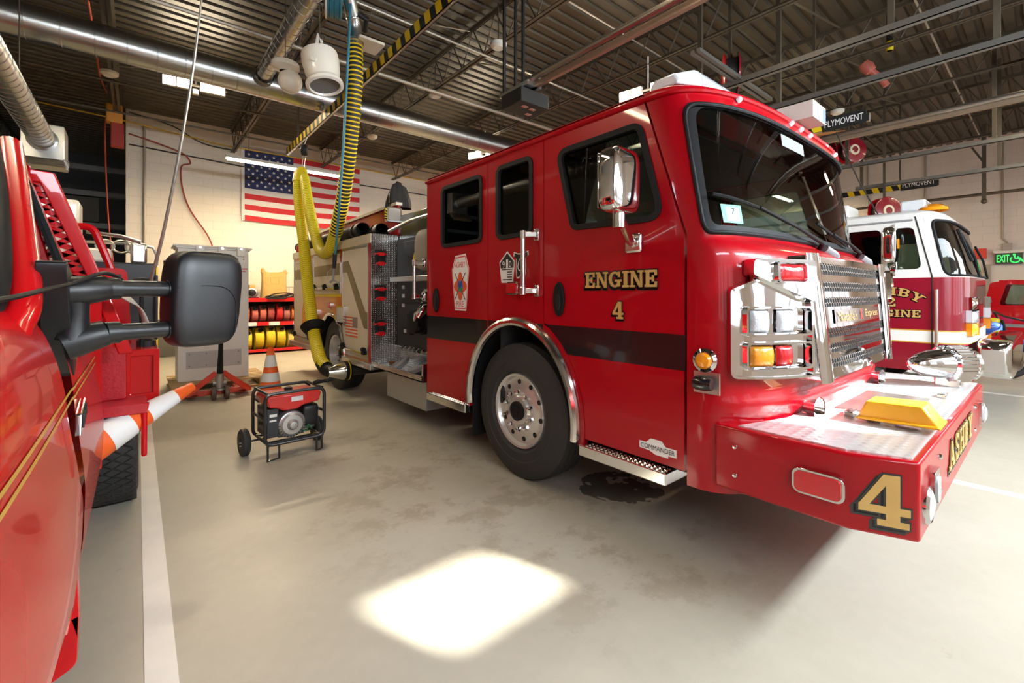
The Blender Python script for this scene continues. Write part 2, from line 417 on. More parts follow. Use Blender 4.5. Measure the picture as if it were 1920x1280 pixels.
wall('wall_far', (-9, 18, 0), (.2, 18.2, 5.9), DARKW)
wall('wall_store', (.0, 13.2, 0), (.2, 18, 5.9), DARKW)
# corrugated roof deck, ribs running across the bays
DECK = mat('brown painted roof deck', (.060, .046, .028), .5, .2, vary=.25, bscale=12)
q = MB(); prof = []; y = -2.4
while y < 18: prof += [(y, 5.50), (y + .085, 5.50), (y + .105, 5.54), (y + .155, 5.54), (y + .175, 5.50)]; y += .20
prof.append((18, 5.5)); prof += [(18, 5.62), (-2.4, 5.62)]
k = len(prof); q.add([(x, p[0], p[1]) for x in (-9, 17.2) for p in prof], [(i, (i + 1) % k, (i + 1) % k + k, i + k) for i in range(k)] + [tuple(range(k)), tuple(range(k, 2 * k))])
struct(q.build('ceiling', DECK, None, sm=0))
# open-web joists
def joist(x, y0=-2.3, y1=12.98, zb=4.92, zt=5.44):
    q = MB()
    for z in (zb, zt):
        for s in (-1, 1):
            q.box((x + s * .012 - (.04 if s < 0 else 0), y0, z), (x + s * .012 + (.04 if s > 0 else 0), y1, z + .006)); q.box((x + s * .012 - .003, y0, z if z < 5.2 else z - .04), (x + s * .012 + .003, y1, (z if z < 5.2 else z - .04) + .046))
    n = int((y1 - y0) / .56); st = (y1 - y0) / n
    for i in range(n):
        a, b = y0 + i * st, y0 + (i + .5) * st
        q.cyl((x, a, zt), (x, b, zb + .02), .011, n=6); q.cyl((x, b, zb + .02), (x, a + st, zt), .011, n=6)
    return struct(q.build('trim_joist', STEEL, None, sm=0))
for i in range(-3, 8): joist(-.3 + 2.1 * i, y1=12.98 if i >= 0 else 17.9)
# bridging rods and conduits across the joists
def tubeobj(name, pts, r, m, label=None, cat=None, group=None, n=8, st=False):
    o = MB().tube(pts, r, n).build(name, m, None)
    if st: struct(o)
    else: tag(o, label, cat, group)
    return o
COND = mat('pale conduit', (.40, .35, .28), .4, .3)
for y, z, nm, m, r in ((6.7, 4.86, 'x', COND, .028), (5.25, 4.88, 'x', COND, .014), (4.2, 5.4, 'x', COND, .012), (9.8, 4.9, 'x', STEEL, .02), (3.0, 5.38, 'x', STEEL, .016), (1.2, 5.4, 'x', COND, .014), (11.4, 4.9, 'x', STEEL, .02)):
    tubeobj('trim_pipe', [(-8, y, z), (16.9, y, z)], r, m, st=True)
for y in (2.0, 5.6, 9.2):   # diagonal angle braces between joists
    for i in range(0, 7):
        x = -.3 + 2.1 * i; q = MB(); q.bar((x, y, 4.93), (x + 2.1, y + .05, 5.42), .03, .008); struct(q.build('trim_brace', STEEL, None, sm=0))
# ================================================================ front wall: three bay doors with a glazed row and an added glowing row
q = MB(); FW = mat('front wall paint', (.62, .58, .52), .6)
doors = ((-.35, -2.35, 1.66), (4.1, 2.25, 6.0), (8.6, 6.6, 10.6), (13.3, 11.3, 15.3))
xs = -9
for c, a, b in doors: q.box((xs, -2.4, 0), (a, -2.2, 5.9)); q.box((a, -2.4, 4.0), (b, -2.2, 5.9)); xs = b
q.box((xs, -2.4, 0), (17.2, -2.2, 5.9)); struct(q.build('wall_front', FW, None, sm=0))
DOORW = mat('white sectional door', (.78, .78, .77), .45)
GLOWPANE = mat('frosted pane with added glow', (.8, .85, .9), .5, emit=(.80, .90, 1), es=1.3)  # emission added in place of daylight, giving the chrome something bright to reflect
ROW0, ROW1 = 2.83, 3.17
WINX = {1: [2.76, 4.05, 4.80, 5.50], 2: [7.2, 8.1, 9.0, 9.9], 0: [-1.6, -.68, .24, 1.16], 3: [11.9, 12.8, 13.7, 14.6]}
for di, (c, a, b) in enumerate(doors):
    q = MB(); hs = [R4(x - .34, ROW0, x + .34, ROW1) for x in WINX[di]]; hf = [R4(x - .34, 1.1, x + .34, 2.1) for x in WINX[di]]
    q.plate([R4(a, 0, b, 4.0)] + hs + hf, (0, -2.22, 0), (1, 0, 0), (0, 0, 1), (0, 1, 0), .06); o = struct(q.build('door_%d' % (di + 1), DOORW, None, sm=0))
    for x in WINX[di]:
        g = MB(); g.box((x - .335, -2.26, 1.105), (x + .335, -2.25, 2.095)); g.build('pane', GLOWPANE, o, sm=0)
        g = MB(); g.box((x - .335, -2.262, ROW0 + .005), (x + .335, -2.258, ROW1 - .005)); g.build('pane', CLEAR, o, sm=0)
# ================================================================ fire engine in the middle of the picture
XL, XR, XC, W2 = 2.25, 4.81, 3.53, 1.28
E4 = thing('fire_engine', 'shiny red fire engine with black stripe and gold number 4 on its bumper', 'fire engine', (XC, 2.6, 0))
def lerp_table(t, z):
    if z <= t[0][0]: return t[0][1]
    for (a, p), (b, q) in zip(t, t[1:]):
        if z <= b: u = (z - a) / (b - a); return p + (q - p) * u
    return t[-1][1]
YF = ((.43, .88), (.80, .87), (.84, .845), (.89, .84), (.93, .865), (1.0, .87), (1.5, .875), (1.62, .885), (1.67, .90), (1.71, .94), (1.735, .985), (1.76, 1.0), (2.50, 1.08), (2.56, 1.10), (2.60, 1.13))
YC = ((.43, 1.251), (1.765, 1.251), (2.555, 1.502), (2.60, 1.52))
def S(a, z, off=0):
    """Front of the cab: a = -1 at the near side ... 1 at the far side."""
    f = lambda a: (lambda p: V((XC + W2 * math.copysign(abs(math.sin(p)) ** (2 / 3), p), lerp_table(YC, z) - (lerp_table(YC, z) - lerp_table(YF, z)) * max(0, math.cos(p)) ** (2 / 3), z)))(a * PI / 2)
    p = f(a)
    if off:
        d = f(min(1, a + .01)) - f(max(-1, a - .01)); n = V((d.y, -d.x, 0)).normalized(); p = p + n * off
    return p
def a_of(x): return math.copysign(math.asin(min(1, abs((x - XC) / W2)) ** 1.5) / (PI / 2), x - XC)
c = MB(); nz = [.43, .6, .78, .80, .82, .84, .865, .89, .91, .93, .96, 1.0, 1.15, 1.3, 1.45, 1.58, 1.62, 1.645, 1.67, 1.69, 1.71, 1.725, 1.735, 1.75]
c.grid(lambda u, v: S(-1 + 2 * u, nz[round(v * (len(nz) - 1))]), 73, len(nz))
ZB, ZT = 1.75, 2.555
ws = rpoly([(-.865, 1.772), (.865, 1.772), (.80, 2.478), (-.80, 2.478)], [.07, .07, .11, .11], 8)
def densify(L, k=3):
    out = []
    for p, r in zip(L, L[1:] + L[:1]):
        n = max(1, int(math.hypot(r[0] - p[0], (r[1] - p[1]) * 2) / .05)); out += [(p[0] + (r[0] - p[0]) * i / n, p[1] + (r[1] - p[1]) * i / n) for i in range(n)]
    return out
ws = densify(ws); cc = (0, 2.12)
def to_rect(p):
    dx, dy = p[0] - cc[0], p[1] - cc[1]; k = min(1 / abs(dx) if dx else 9e9, ((ZT - cc[1]) / dy if dy > 0 else (ZB - cc[1]) / dy) if dy else 9e9); return (cc[0] + dx * k, cc[1] + dy * k)
outr = [to_rect(p) for p in ws]
for cx in (-1, 1):
    for cz in (ZB, ZT):
        i = min(range(len(outr)), key=lambda i: (outr[i][0] - cx) ** 2 + 3 * (outr[i][1] - cz) ** 2); outr[i] = (cx, cz)
c.ring(S, outr, ws, 4)
c.grid(lambda u, v: S(-1 + 2 * u, ZT + v * .045), 73, 3)
# roof cap
def roof(u, r):
    if u < .5: p = S(-1 + 4 * u, 2.60)
    elif u < .72: t = (u - .5) / .22; p = V((XR, 1.52 + (4.06 - 1.52) * t, 2.6))
    elif u < .78: t = (u - .72) / .06; p = V((XR - 2.56 * t, 4.06, 2.6))
    else: t = (u - .78) / .22; p = V((XL, 4.06 - (4.06 - 1.52) * t, 2.6))
    q = V((XC, 2.6, 2.6)); k = 1 - r
    return V((q.x + (p.x - q.x) * k, q.y + (p.y - q.y) * k, 2.60 + .065 * (1 - k ** 5) ** .6))
rv = [0, .008, .02, .04, .08, .2, .5, .999]
c.grid(lambda u, v: roof(u, rv[round(v * 7)]), 160, 8, cu=True)
# rear wall, lower sills behind the doors and floor pan
c.box((XL + .012, 4.02, .46), (XR - .012, 4.06, 2.60)); c.box((XL + .01, 1.53, 2.555), (XL + .05, 4.06, 2.60)); c.box((XR - .05, 1.53, 2.555), (XR - .01, 4.06, 2.60))
cab = c.build('cab', RED, E4, sm=40)
m_ = MB(); m_.tube([(XL - .004, 4.06, 2.568)] + [(XL - .004, y, 2.568) for y in (3, 2)] + [S(-1 + i / 36, 2.565, .006) for i in range(0, 73)] + [(XR + .004, y, 2.568) for y in (2, 3, 4.06)], .017, 8); m_.build('drip_rail', RED, E4)
m_ = MB(); m_.box((XL + .06, 1.25, .47), (XR - .06, 1.95, .55)); m_.box((XL + .06, 3.36, .47), (XR - .06, 4.02, .55)); m_.box((XL + .06, 1.9, 1.28), (XR - .06, 3.4, 1.31)); m_.box((XL + .035, 1.27, 1.30), (XL + .05, 4.0, 1.80)); m_.box((XR - .05, 1.27, 1.30), (XR - .035, 4.0, 1.80))
for X in (XL + .035, XR - .05):
    for y0, y1 in ((2.26, 2.44), (2.93, 3.08), (3.79, 4.0)): m_.box((X, y0, 1.80), (X + .015, y1, 2.55))
m_.box((XL + .06, 2.9, .55), (XR - .06, 2.93, 1.95)); m_.box((XL + .06, 1.6, 2.56), (XR - .06, 4, 2.57)); m_.build('cab_lining', DARKIN, E4, sm=0)
# glass, gaskets
NB = len(ws); inner = [(p[0] * .90 + 0, 2.125 + (p[1] - 2.125) * .86) for p in ws]
m_ = MB(); m_.disc(lambda a, z: S(a, z, -.008), [(p[0] * .985, 2.125 + (p[1] - 2.125) * .985) for p in ws], 14); m_.build('windshield', GLASS, E4, sm=60, recalc=False)
m_ = MB(); big = [(p[0] * 1.022, 2.125 + (p[1] - 2.125) * 1.045) for p in ws]
m_.ring(lambda a, z: S(a, z, .004), big, [(p[0] * 1.012, 2.125 + (p[1] - 2.125) * 1.02) for p in ws]); m_.ring(lambda a, z: S(a, z, .014), [(p[0] * 1.015, 2.125 + (p[1] - 2.125) * 1.03) for p in ws], [(p[0] * .985, 2.125 + (p[1] - 2.125) * .975) for p in ws])
A = [(p[0] * 1.018, 2.125 + (p[1] - 2.125) * 1.04) for p in ws]; B = [(p[0] * .985, 2.125 + (p[1] - 2.125) * .975) for p in ws]
m_.tube([S(p[0], p[1], .008) for p in [((a[0] + b[0]) / 2, (a[1] + b[1]) / 2) for a, b in zip(A, B)]], .011, 8, closed=True)
m_.ring(lambda a, z: S(a, z, -.004), B, [(p[0] * .905, 2.125 + (p[1] - 2.125) * .93 + .012) for p in ws], 2); m_.build('windshield_gasket', RUB, E4, sm=60)
AR = lambda rx, rz, t0, t1, n=24: [(2.655 + rx * math.cos(math.radians(t0 + (t1 - t0) * i / n)), .55 + rz * math.sin(math.radians(t0 + (t1 - t0) * i / n))) for i in range(n + 1)]
def ang_at(rx, y): return math.degrees(math.acos(max(-1, min(1, (y - 2.655) / rx))))
WIN = {'front': rpoly([(1.372, 1.855), (2.075, 1.872), (2.225, 2.445), (1.53, 2.45)], [.10, .07, .09, .09]), 'mid': rr(2.462, 1.88, 2.905, 2.478, .07), 'rear': rr(3.097, 1.882, 3.768, 2.468, .07)}
rx0, rz0 = .635, .70; rx1, rz1 = .695, .765
def side(X, n):
    fr = ((X, 0, 0), (0, 1, 0), (0, 0, 1), (n, 0, 0)); L = n < 0
    P = {}
    a2 = ang_at(rx1, 2.346)
    fd = [(1.266, .50), (1.266, 1.765), (1.515, 2.553), (2.346, 2.553)] + AR(rx1, rz1, a2, 180 + 2)[:25] + [(2.655 - rx1, .50)]
    mid = [(2.352, 2.553), (3.019, 2.553)] + AR(rx0, rz0, ang_at(rx0, 3.019), 180, 26) + [(2.655 - rx0, .44), (2.655 - rx1 + .005, .44)] + AR(rx1 - .004, rz1 - .004, 180, ang_at(rx1, 2.352), 22)
    rd = [(3.025, 2.553), (4.05, 2.553), (4.05, .46), (2.655 + rx0, .46)] + AR(rx0, rz0, 0, ang_at(rx0, 3.025), 14)
    for nm, poly, w in (('front_door', fd, 'front'), ('side_panel', mid, 'mid'), ('rear_door', rd, 'rear')):
        m = MB(); hole = grow(WIN[w], -.02); m.plate([poly, hole], *fr, .03); p = m.build(nm, RED, E4, sm=30); P[nm] = p
        g = MB(); g.plate([grow(WIN[w], -.03)], (X - n * .014, 0, 0), *fr[1:], .004); g.build('window', GLASS if w == 'front' else DGLASS, p, sm=0)
        g = MB(); g.plate([WIN[w], grow(WIN[w], -.036)], (X + n * .013, 0, 0), *fr[1:], .03); g.build('window_gasket', RUB, p, sm=30, bevel=.006)
    m = MB(); arc = [(2.655 + rx0 - .02, .50)] + AR(rx0 - .015, rz0 - .015, 0, 180, 36) + [(2.655 - rx0 + .02, .47)]
    m.tube([(X + n * .012, y, z) for y, z in arc], .036, 10); m.build('fender_trim', POL, E4)
    m = MB(); m.grid(lambda u, v: V((X - n * (.02 + .50 * u), 2.655 + (rx0 - .01) * math.cos(PI * (v * 1.06 - .03)), .55 + (rz0 - .01) * math.sin(PI * (v * 1.06 - .03)))), 3, 30); m.box((X - n * .5, 2.05, .4), (X - n * .52, 3.26, 1.24))
    m.box((X - n * .02, 3.26, .20), (X - n * .34, 3.275, .62)); m.build('wheel_well', RUB, E4, sm=60)
    # steps
    for y0, y1 in ((1.35, 1.975), (3.30, 3.98)):
        m = MB(); m.box((X + n * .045, y0, .40), (X - n * .25, y1, .47)); s = m.build('step', POL, E4, sm=0, bevel=.006)
        m = MB()
        k = int((y1 - y0 - .04) / .032)
        for i in range(k):
            for j in range(3): m.lathe([(.011, 0), (.011, .004), (.007, .008), (.0001, .008)], (X + n * (.03 - j * .03), y0 + .025 + i * .032, .47), n=6)
        m.build('grip_studs', POL, s, sm=30)
    return P
PL = side(XL, -1); PR = side(XR, 1)
# black belt stripe
m_ = MB(); N1 = (-1, 0, 0); fr = ((XL - .0015, 0, 0), (0, 1, 0), (0, 0, 1), N1)
z0, z1 = 1.035, 1.228
m_.plate([[(1.258, z0), (1.258, z1)] + [(2.344, z1), (2.344, .55 + rz1 * .9)] + [(y, z) for y, z in AR(rx1, rz1, ang_at(rx1, 2.3), 134, 8) if z > z0 and y < 2.34] + [(2.655 - rx1 * .772, z0)]], *fr, .0012)
m_.build('belt_stripe', BLACKP, E4, sm=0)
m_ = MB(); m_.plate([[(3.03, z1), (4.048, z1), (4.048, z0 - .03), (3.115, z0 - .02), (3.03, 1.12)]], *fr, .0012)
m_.plate([[(2.356, z1)] + [(y, z + .003) for y, z in AR(rx0, rz0, ang_at(rx0, 2.356), ang_at(rx0, 3.015), 8)] + [(3.015, z1)]], *fr, .0012)
m_.build('belt_stripe', BLACKP, E4, sm=0)
def side_parts(y, z): return V((XL, y, z))
# door handles
for y, z, d in ((2.19, 1.41, PL['front_door']), (3.86, 1.385, PL['rear_door'])):
    m = MB(); m.plate([circ(y, z, .052, 24, ry=.118)], (XL - .018, 0, 0), (0, 1, 0), (0, 0, 1), N1, .018); h = m.build('door_handle', RUB, d, bevel=.006)
    m = MB(); m.plate([circ(y - .005, z - .02, .022, 16, ry=.055)], (XL - .026, 0, 0), (0, 1, 0), (0, 0, 1), N1, .01); m.build('latch_paddle', BLK, h, bevel=.003)
# grab rails
for y, zt, zb in ((2.42, 1.90, 1.45), (4.10, 1.78, 1.40)):
    m = MB(); m.cyl((XL - .085, y + .06, zb), (XL - .085, y + .06, zt), .018, n=12); r = m.build('grab_rail', ALU, E4)
    for z in (zt - .02, zb + .02):
        m = MB(); m.cbox((XL - .006, y, z), (.014, .05, .085)); m.bar((XL - .01, y, z), (XL - .085, y + .06, z), .03, .036); m.cyl((XL - .085, y + .06, z - .03), (XL - .085, y + .06, z + .03), .024, n=12); m.build('rail_bracket', CHROME, r, bevel=.004)
# marker light, amber and black side fittings
def lamp_box(y, z, w, h, lens, parent, name='marker_light', X=XL, n=-1, d=.03):
    m = MB(); m.plate([rr(y - w / 2, z - h / 2, y + w / 2, z + h / 2, min(w, h) * .3), rr(y - w / 2 + .012, z - h / 2 + .012, y + w / 2 - .012, z + h / 2 - .012, min(w, h) * .2)], (X + n * d, 0, 0), (0, 1, 0), (0, 0, 1), (n, 0, 0), d); b = m.build(name, CHROME, parent, bevel=.003)
    m = MB(); m.plate([rr(y - w / 2 + .011, z - h / 2 + .011, y + w / 2 - .011, z + h / 2 - .011, min(w, h) * .2)], (X + n * (d + .008), 0, 0), (0, 1, 0), (0, 0, 1), (n, 0, 0), d); m.build('lens', lens, b, bevel=.010); return b
lamp_box(2.676, 1.491, .14, .10, REDLENS, E4)
pa = S(-.955, 1.106); m_ = MB(); m_.lathe([(.062, 0), (.062, .012), (.046, .022), (.044, .03)], (XL + .004, 1.150, 1.106), (-1, -.12, 0), 24); b_ = m_.build('turn_signal', CHROME, E4)
m_ = MB(); m_.lathe([(.044, .012), (.042, .032), (.03, .044), (.0001, .048)], (XL + .004, 1.150, 1.106), (-1, -.12, 0), 24); m_.build('amber_lens', AMBLENS, b_)
m_ = MB(); m_.cbox((XL - .003, 1.14, .992), (.01, .135, .11)); b_ = m_.build('side_bracket', ALU, E4); m_ = MB(); m_.tube([(XL - .012, 1.185, .992), (XL - .03, 1.175, .992), (XL - .034, 1.135, .992), (XL - .03, 1.10, .992)], [.03, .038, .04, .034], 12); m_.build('camera_pod', BLACKP, b_)
# mirror
m_ = MB(); m_.cbox((XL - .012, 1.58, 1.745), (.024, .11, .11)); mb_ = m_.build('mirror_arm', POL, E4, bevel=.012)
m_ = MB(); m_.tube([(XL - .02, 1.575, 1.745), (XL - .08, 1.56, 1.76), (1.99, 1.49, 1.855)], .028, 12); m_.cyl((1.975, 1.485, 1.80), (1.975, 1.485, 1.90), .034, n=16); m_.build('swivel', POL, mb_)
def sbox(c, d, e=.28, nu=40, nv=24):
    c = V(c)
    sg = lambda w, m: math.copysign(abs(w) ** m, w)
    return lambda u, v: c + V((d[0] / 2 * sg(math.cos((v - .5) * PI), e) * sg(math.cos(2 * PI * u), e), d[1] / 2 * sg(math.cos((v - .5) * PI), e) * sg(math.sin(2 * PI * u), e), d[2] / 2 * sg(math.sin((v - .5) * PI), e)))
m_ = MB(); m_.grid(sbox((1.965, 1.475, 2.045), (.235, .13, .335), .38), 48, 28, cu=True); mh = m_.build('mirror_head', CHROME, E4, sm=80)
m_ = MB(); m_.box((1.87, 1.538, 1.90), (2.06, 1.545, 2.19)); m_.build('mirror_glass', mat('mirror glass', (.8, .8, .82), .02, 1), mh, sm=0)
# decals on the near side -------------------------------------------------
def left(u0, z0): return lambda u, v: (V((XL - .002, u0 - u, z0 + v)), V((-1, 0, 0)))
def gold_word(name, word, f, w, h, e, sh, parent, gap=.1):
    m = MB(); slab_text(m, word, f, w, h, e, (0, 0), .0006, gap)
    for k in (.5, 1): slab_text(m, word, f, w, h, e, (sh[0] * k, sh[1] * k), .0005, gap)
    o = m.build(name, BLACKP, parent, sm=0, recalc=False)
    m = MB(); slab_text(m, word, f, w, h, 0, (0, 0), .0045, gap); m.build('gold_letters', GOLD, o, sm=0, recalc=False); return o
gold_word('unit_lettering', 'ENGINE', left(1.955, 1.487), .53, .098, .007, (-.007, -.012), PL['front_door'], .06)
gold_word('unit_number', '4', left(1.735, 1.295), .08, .105, .006, (-.006, -.009), PL['front_door'])
# shield with department name
dl = ((XL - .0015, 0, 0), (0, -1, 0), (0, 0, 1), N1)
def dec(name, loops, m, parent, lift=0, dy=0):
    q = MB(); q.plate(loops, (XL - .0018 - lift, 0, 0), (0, -1, 0), (0, 0, 1), N1, .001); return q.build(name, m, parent, sm=0)
sy, sz = 3.44, 1.545
shp = [(-.06, .25), (.06, .25), (.135, .125), (.10, -.25), (-.10, -.25), (-.135, .125)]
shp = [(-.08, .25), (.085, .26), (.14, .13), (.095, -.25), (-.09, -.25), (-.14, .12)]
tr = lambda P, k=1: [(-sy + a * k, sz + b * k) for a, b in P]
sh = dec('department_shield', [tr(shp)], SIGNW, PL['rear_door']); dec('border', [tr(shp, .94), tr(shp, .90)], SIGNR, sh, .001)
q = MB(); text(q, 'ASHBY', (XL - .0035, sy, sz + .165), (0, -1, 0), (0, 0, 1), .165, .05); q.build('lettering', SIGNR, sh, sm=0)
q = MB(); text(q, 'FIRE', (XL - .0035, sy, sz - .19), (0, -1, 0), (0, 0, 1), .115, .05); q.build('lettering', SIGNR, sh, sm=0)
dec('cross', [[(-sy + r * math.sin(t), sz - .03 + 1.25 * r * math.cos(t)) for t, r in [(2 * PI * i / 32, .085 + .02 * math.cos(4 * 2 * PI * i / 32)) for i in range(32)]]], mat('orange red vinyl', (.70, .10, .03), .5), sh, .001)
dec('globe', [circ(-sy, sz - .03, .042, 24, ry=.055)], BLUEV, sh, .002); dec('hill', [circ(-sy, sz - .03, .04, 14, 190, 350, .052)], mat('green vinyl', (.05, .35, .2), .5), sh, .003)
q = MB()
for s in (-1, 1): q.bar((XL - .0045, sy + s * .085, sz - .15), (XL - .0045, sy - s * .085, sz + .09), .006, .002)
q.build('crossed_tools', BLK, sh, sm=0)
py, pz = 2.765, 1.66
pen = [(0, .125), (.095, .04), (.07, -.125), (-.075, -.125), (-.10, .04)]
pd = dec('memorial_decal', [[(-py + a, pz + b) for a, b in pen]], SIGNW, PL['side_panel']); dec('dark_field', [[(-py + a * .88, pz + b * .88) for a, b in [(0, .125), (.095, .04), (.09, -.01), (-.095, -.01), (-.10, .04)]]], BLK, pd, .001)
q = MB()
q.box((XL - .004, py - .012, pz - .04), (XL - .003, py - .002, pz + .06)); q.box((XL - .004, py + .002, pz - .04), (XL - .003, py + .012, pz + .06))
text(q, '9', (XL - .004, py + .045, pz + .02), (0, -1, 0), (0, 0, 1), None, .05); text(q, '01', (XL - .004, py - .05, pz + .02), (0, -1, 0), (0, 0, 1), None, .05); q.build('white_lettering', SIGNW, pd, sm=0)
q = MB()
for i in range(4): q.box((XL - .004, py - .06, pz - .045 - i * .02), (XL - .003, py + (-.0 if i < 3 else .055), pz - .037 - i * .02))
q.box((XL - .004, py - .065, pz - .024), (XL - .003, py + .07, pz - .017)); q.build('stripes', BLK, pd, sm=0)
cy_, cz_ = 2.60, 1.675
bull = [(-.075, .09), (-.03, .075), (.03, .075), (.075, .09), (.08, .06), (.05, .04), (.055, -.03), (.045, -.10), (.02, -.10), (.0, -.07), (-.02, -.10), (-.045, -.10), (-.055, -.03), (-.05, .04), (-.08, .06)]
bd = dec('company_decal', [[(-cy_ + a * 1.12, cz_ + b * 1.1) for a, b in bull]], SIGNW, PL['side_panel']); dec('dark_field', [[(-cy_ + a * .98, cz_ + b * .98) for a, b in bull]], BLK, bd, .001)
q = MB(); text(q, '6', (XL - .0045, cy_, cz_), (0, -1, 0), (0, 0, 1), .075, .115); q.build('numeral_edge', SIGNW, bd, sm=0); q = MB(); text(q, '6', (XL - .0055, cy_, cz_), (0, -1, 0), (0, 0, 1), .055, .095); q.build('numeral', BLK, bd, sm=0)
q = MB(); q.plate([[(-1.545, .598), (-1.50, .598), (-1.47, .625), (-1.40, .625), (-1.375, .598), (-1.31, .598), (-1.31, .555), (-1.36, .553), (-1.36, .54), (-1.44, .54), (-1.48, .555), (-1.545, .558)]], (XL - .0018, 0, 0), (0, -1, 0), (0, 0, 1), N1, .001); cm = q.build('cab_badge', SIGNW, PL['front_door'], sm=0)
q = MB(); text(q, 'COMMANDER', (XL - .0035, 1.427, .577), (0, -1, 0), (0, 0, 1), .215, .026); q.build('lettering', BLK, cm, sm=0)
# ---------------------------------------------------------------- headlights, warning light, grille
def bezel(sgn):
    f = lambda off: (lambda a, z: S(a * sgn, z, off + .06 * max(0, (a + .77) / .44) ** 1.5))
    out = densify(rpoly([(-.775, 1.02), (-.315, 1.01), (-.325, 1.42), (-.58, 1.545), (-.775, 1.475)], [.04, .02, .02, .02, .03], 4))
    inn = [(-.55 + (p[0] + .55) * .92, 1.23 + (p[1] - 1.23) * .93) for p in out]
    m = MB(); m.ring(f(.002), out, out); m.ring(lambda a, z: f(.045)(a, z), [(-.55 + (p[0] + .55) * .97, 1.23 + (p[1] - 1.23) * .975) for p in out], inn); n = len(out)
    vs = [f(0)(*p) for p in out] + [f(.045)(-.55 + (p[0] + .55) * .97, 1.23 + (p[1] - 1.23) * .975) for p in out]; m.add(vs, [(i, (i + 1) % n, n + (i + 1) % n, n + i) for i in range(n)])
    vs = [f(.045)(*p) for p in inn] + [f(.02)(-.55 + (p[0] + .55) * .98, 1.23 + (p[1] - 1.23) * .985) for p in inn]; m.add(vs, [(i, (i + 1) % n, n + (i + 1) % n, n + i) for i in range(n)])
    m.disc(f(.02), inn, 4); b = m.build('headlight_bezel', CHROME, E4, sm=40)
    # two framed recesses, each with two lamps
    for z0, z1, lamps in ((1.235, 1.385, ((-.655, -.555, WHLENS, 'headlight'), (-.51, -.425, WHLENS, 'headlight'))), (1.065, 1.205, ((-.655, -.53, AMBLENS, 'turn_lamp'), (-.515, -.435, REDLENS, 'warning_lamp')))):
        m = MB(); o = densify(rr(-.69, z0, -.345, z1, .02, 3)); i2 = [(-.5175 + (p[0] + .5175) * .94, (z0 + z1) / 2 + (p[1] - (z0 + z1) / 2) * .86) for p in o]
        m.ring(f(.06), o, i2); n = len(o); m.add([f(.06)(*p) for p in o] + [f(.02)(*p) for p in o], [(i, (i + 1) % n, n + (i + 1) % n, n + i) for i in range(n)]); m.add([f(.06)(*p) for p in i2] + [f(.024)(*p) for p in i2], [(i, (i + 1) % n, n + (i + 1) % n, n + i) for i in range(n)])
        m.build('lamp_frame', CHROME, b, sm=40)
        for a0, a1, mt, nm in lamps:
            m = MB(); h = .016
            m.grid(lambda u, v: f(.03 + .03 * (math.sin(PI * min(1, max(0, u))) * math.sin(PI * v)) ** .35)(a0 + (a1 - a0) * u, z0 + h + (z1 - z0 - 2 * h) * v), 13, 13); m.build(nm, mt, b, sm=60)
    # upper warning light housing
    o = densify(rpoly([(-.34, 1.40), (-.325, 1.625), (-.655, 1.625), (-.665, 1.545)], [.01, .02, .03, .02], 4)); ctr = (-.50, 1.56)
    m = MB(); n = len(o); tp = [(ctr[0] + (p[0] - ctr[0]) * .97, ctr[1] + (p[1] - ctr[1]) * .97) for p in o]
    m.add([f(0)(*p) for p in o] + [f(.07)(*p) for p in tp], [(i, (i + 1) % n, n + (i + 1) % n, n + i) for i in range(n)]); m.disc(f(.07), tp, 3); hb = m.build('warning_light_housing', CHROME, E4, sm=40)
    m = MB(); o = densify(rr(-.555, 1.50, -.40, 1.61, .02, 3)); n = len(o); i2 = [(-.4775 + (p[0] + .4775) * .86, 1.555 + (p[1] - 1.555) * .84) for p in o]
    m.ring(f(.095), o, i2); m.add([f(.095)(*p) for p in o] + [f(.065)(*p) for p in o], [(i, (i + 1) % n, n + (i + 1) % n, n + i) for i in range(n)]); m.add([f(.095)(*p) for p in i2] + [f(.075)(*p) for p in i2], [(i, (i + 1) % n, n + (i + 1) % n, n + i) for i in range(n)]); m.build('light_frame', CHROME, hb, sm=40)
    m = MB(); m.grid(lambda u, v: f(.078 + .022 * (math.sin(PI * u) * math.sin(PI * v)) ** .4)(-.54 + .13 * u, 1.512 + .086 * v), 12, 12); m.build('red_lens', REDLENS, hb, sm=60)
bezel(1); bezel(-1)
# grille: a forward-leaning chrome surround with mesh slots between bars
def G(x, z, off=0):
    k = (z - 1.0) / .66; hw = .775 + .05 * k; return V((XC + x * hw, .785 + .055 * k - off - .02 * (1 - x * x), z))
m_ = MB(); o_ = densify(rr(-1, .985, 1, 1.655, .03, 3)); n = len(o_)
slots = [(1.555, 1.618), (1.462, 1.518), (1.375, 1.428), (1.205, 1.258), (1.122, 1.175), (1.04, 1.092)]
cut = lambda z: any(a < z < b for a, b in slots)
zz = sorted({.985, 1.655} | {v for s in slots for v in s}); xs_ = [-1, -.86] + [-.86 + 1.72 * i / 16 for i in range(1, 16)] + [.86, 1]
for za, zb in zip(zz, zz[1:]):
    for xa, xb in zip(xs_, xs_[1:]):
        if not (cut((za + zb) / 2) and -.86 <= xa and xb <= .861): m_.add([G(xa, za, .0), G(xb, za), G(xb, zb), G(xa, zb)], [(0, 1, 2, 3)])
m_.add([G(*p) for p in o_] + [V((G(*p).x, .93, p[1])) for p in o_], [(i, (i + 1) % n, n + (i + 1) % n, n + i) for i in range(n)])
for a, b in slots:
    for z in (a, b): m_.grid(lambda u, v: G(-.86 + 1.72 * u, z, -.012 * v), 17, 2)
gr = m_.build('grille', CHROME, E4, sm=30)
for x0, x1 in ((-1.0, -.80), (.80, 1.0)):
    m_ = MB(); m_.grid(lambda u, v: G(x0 + (x1 - x0) * u, .975 + .69 * v, .025 - .02 * abs(2 * u - 1) ** 4), 9, 8); m_.build('grille_post', CHROME, gr, sm=50)
m_ = MB()
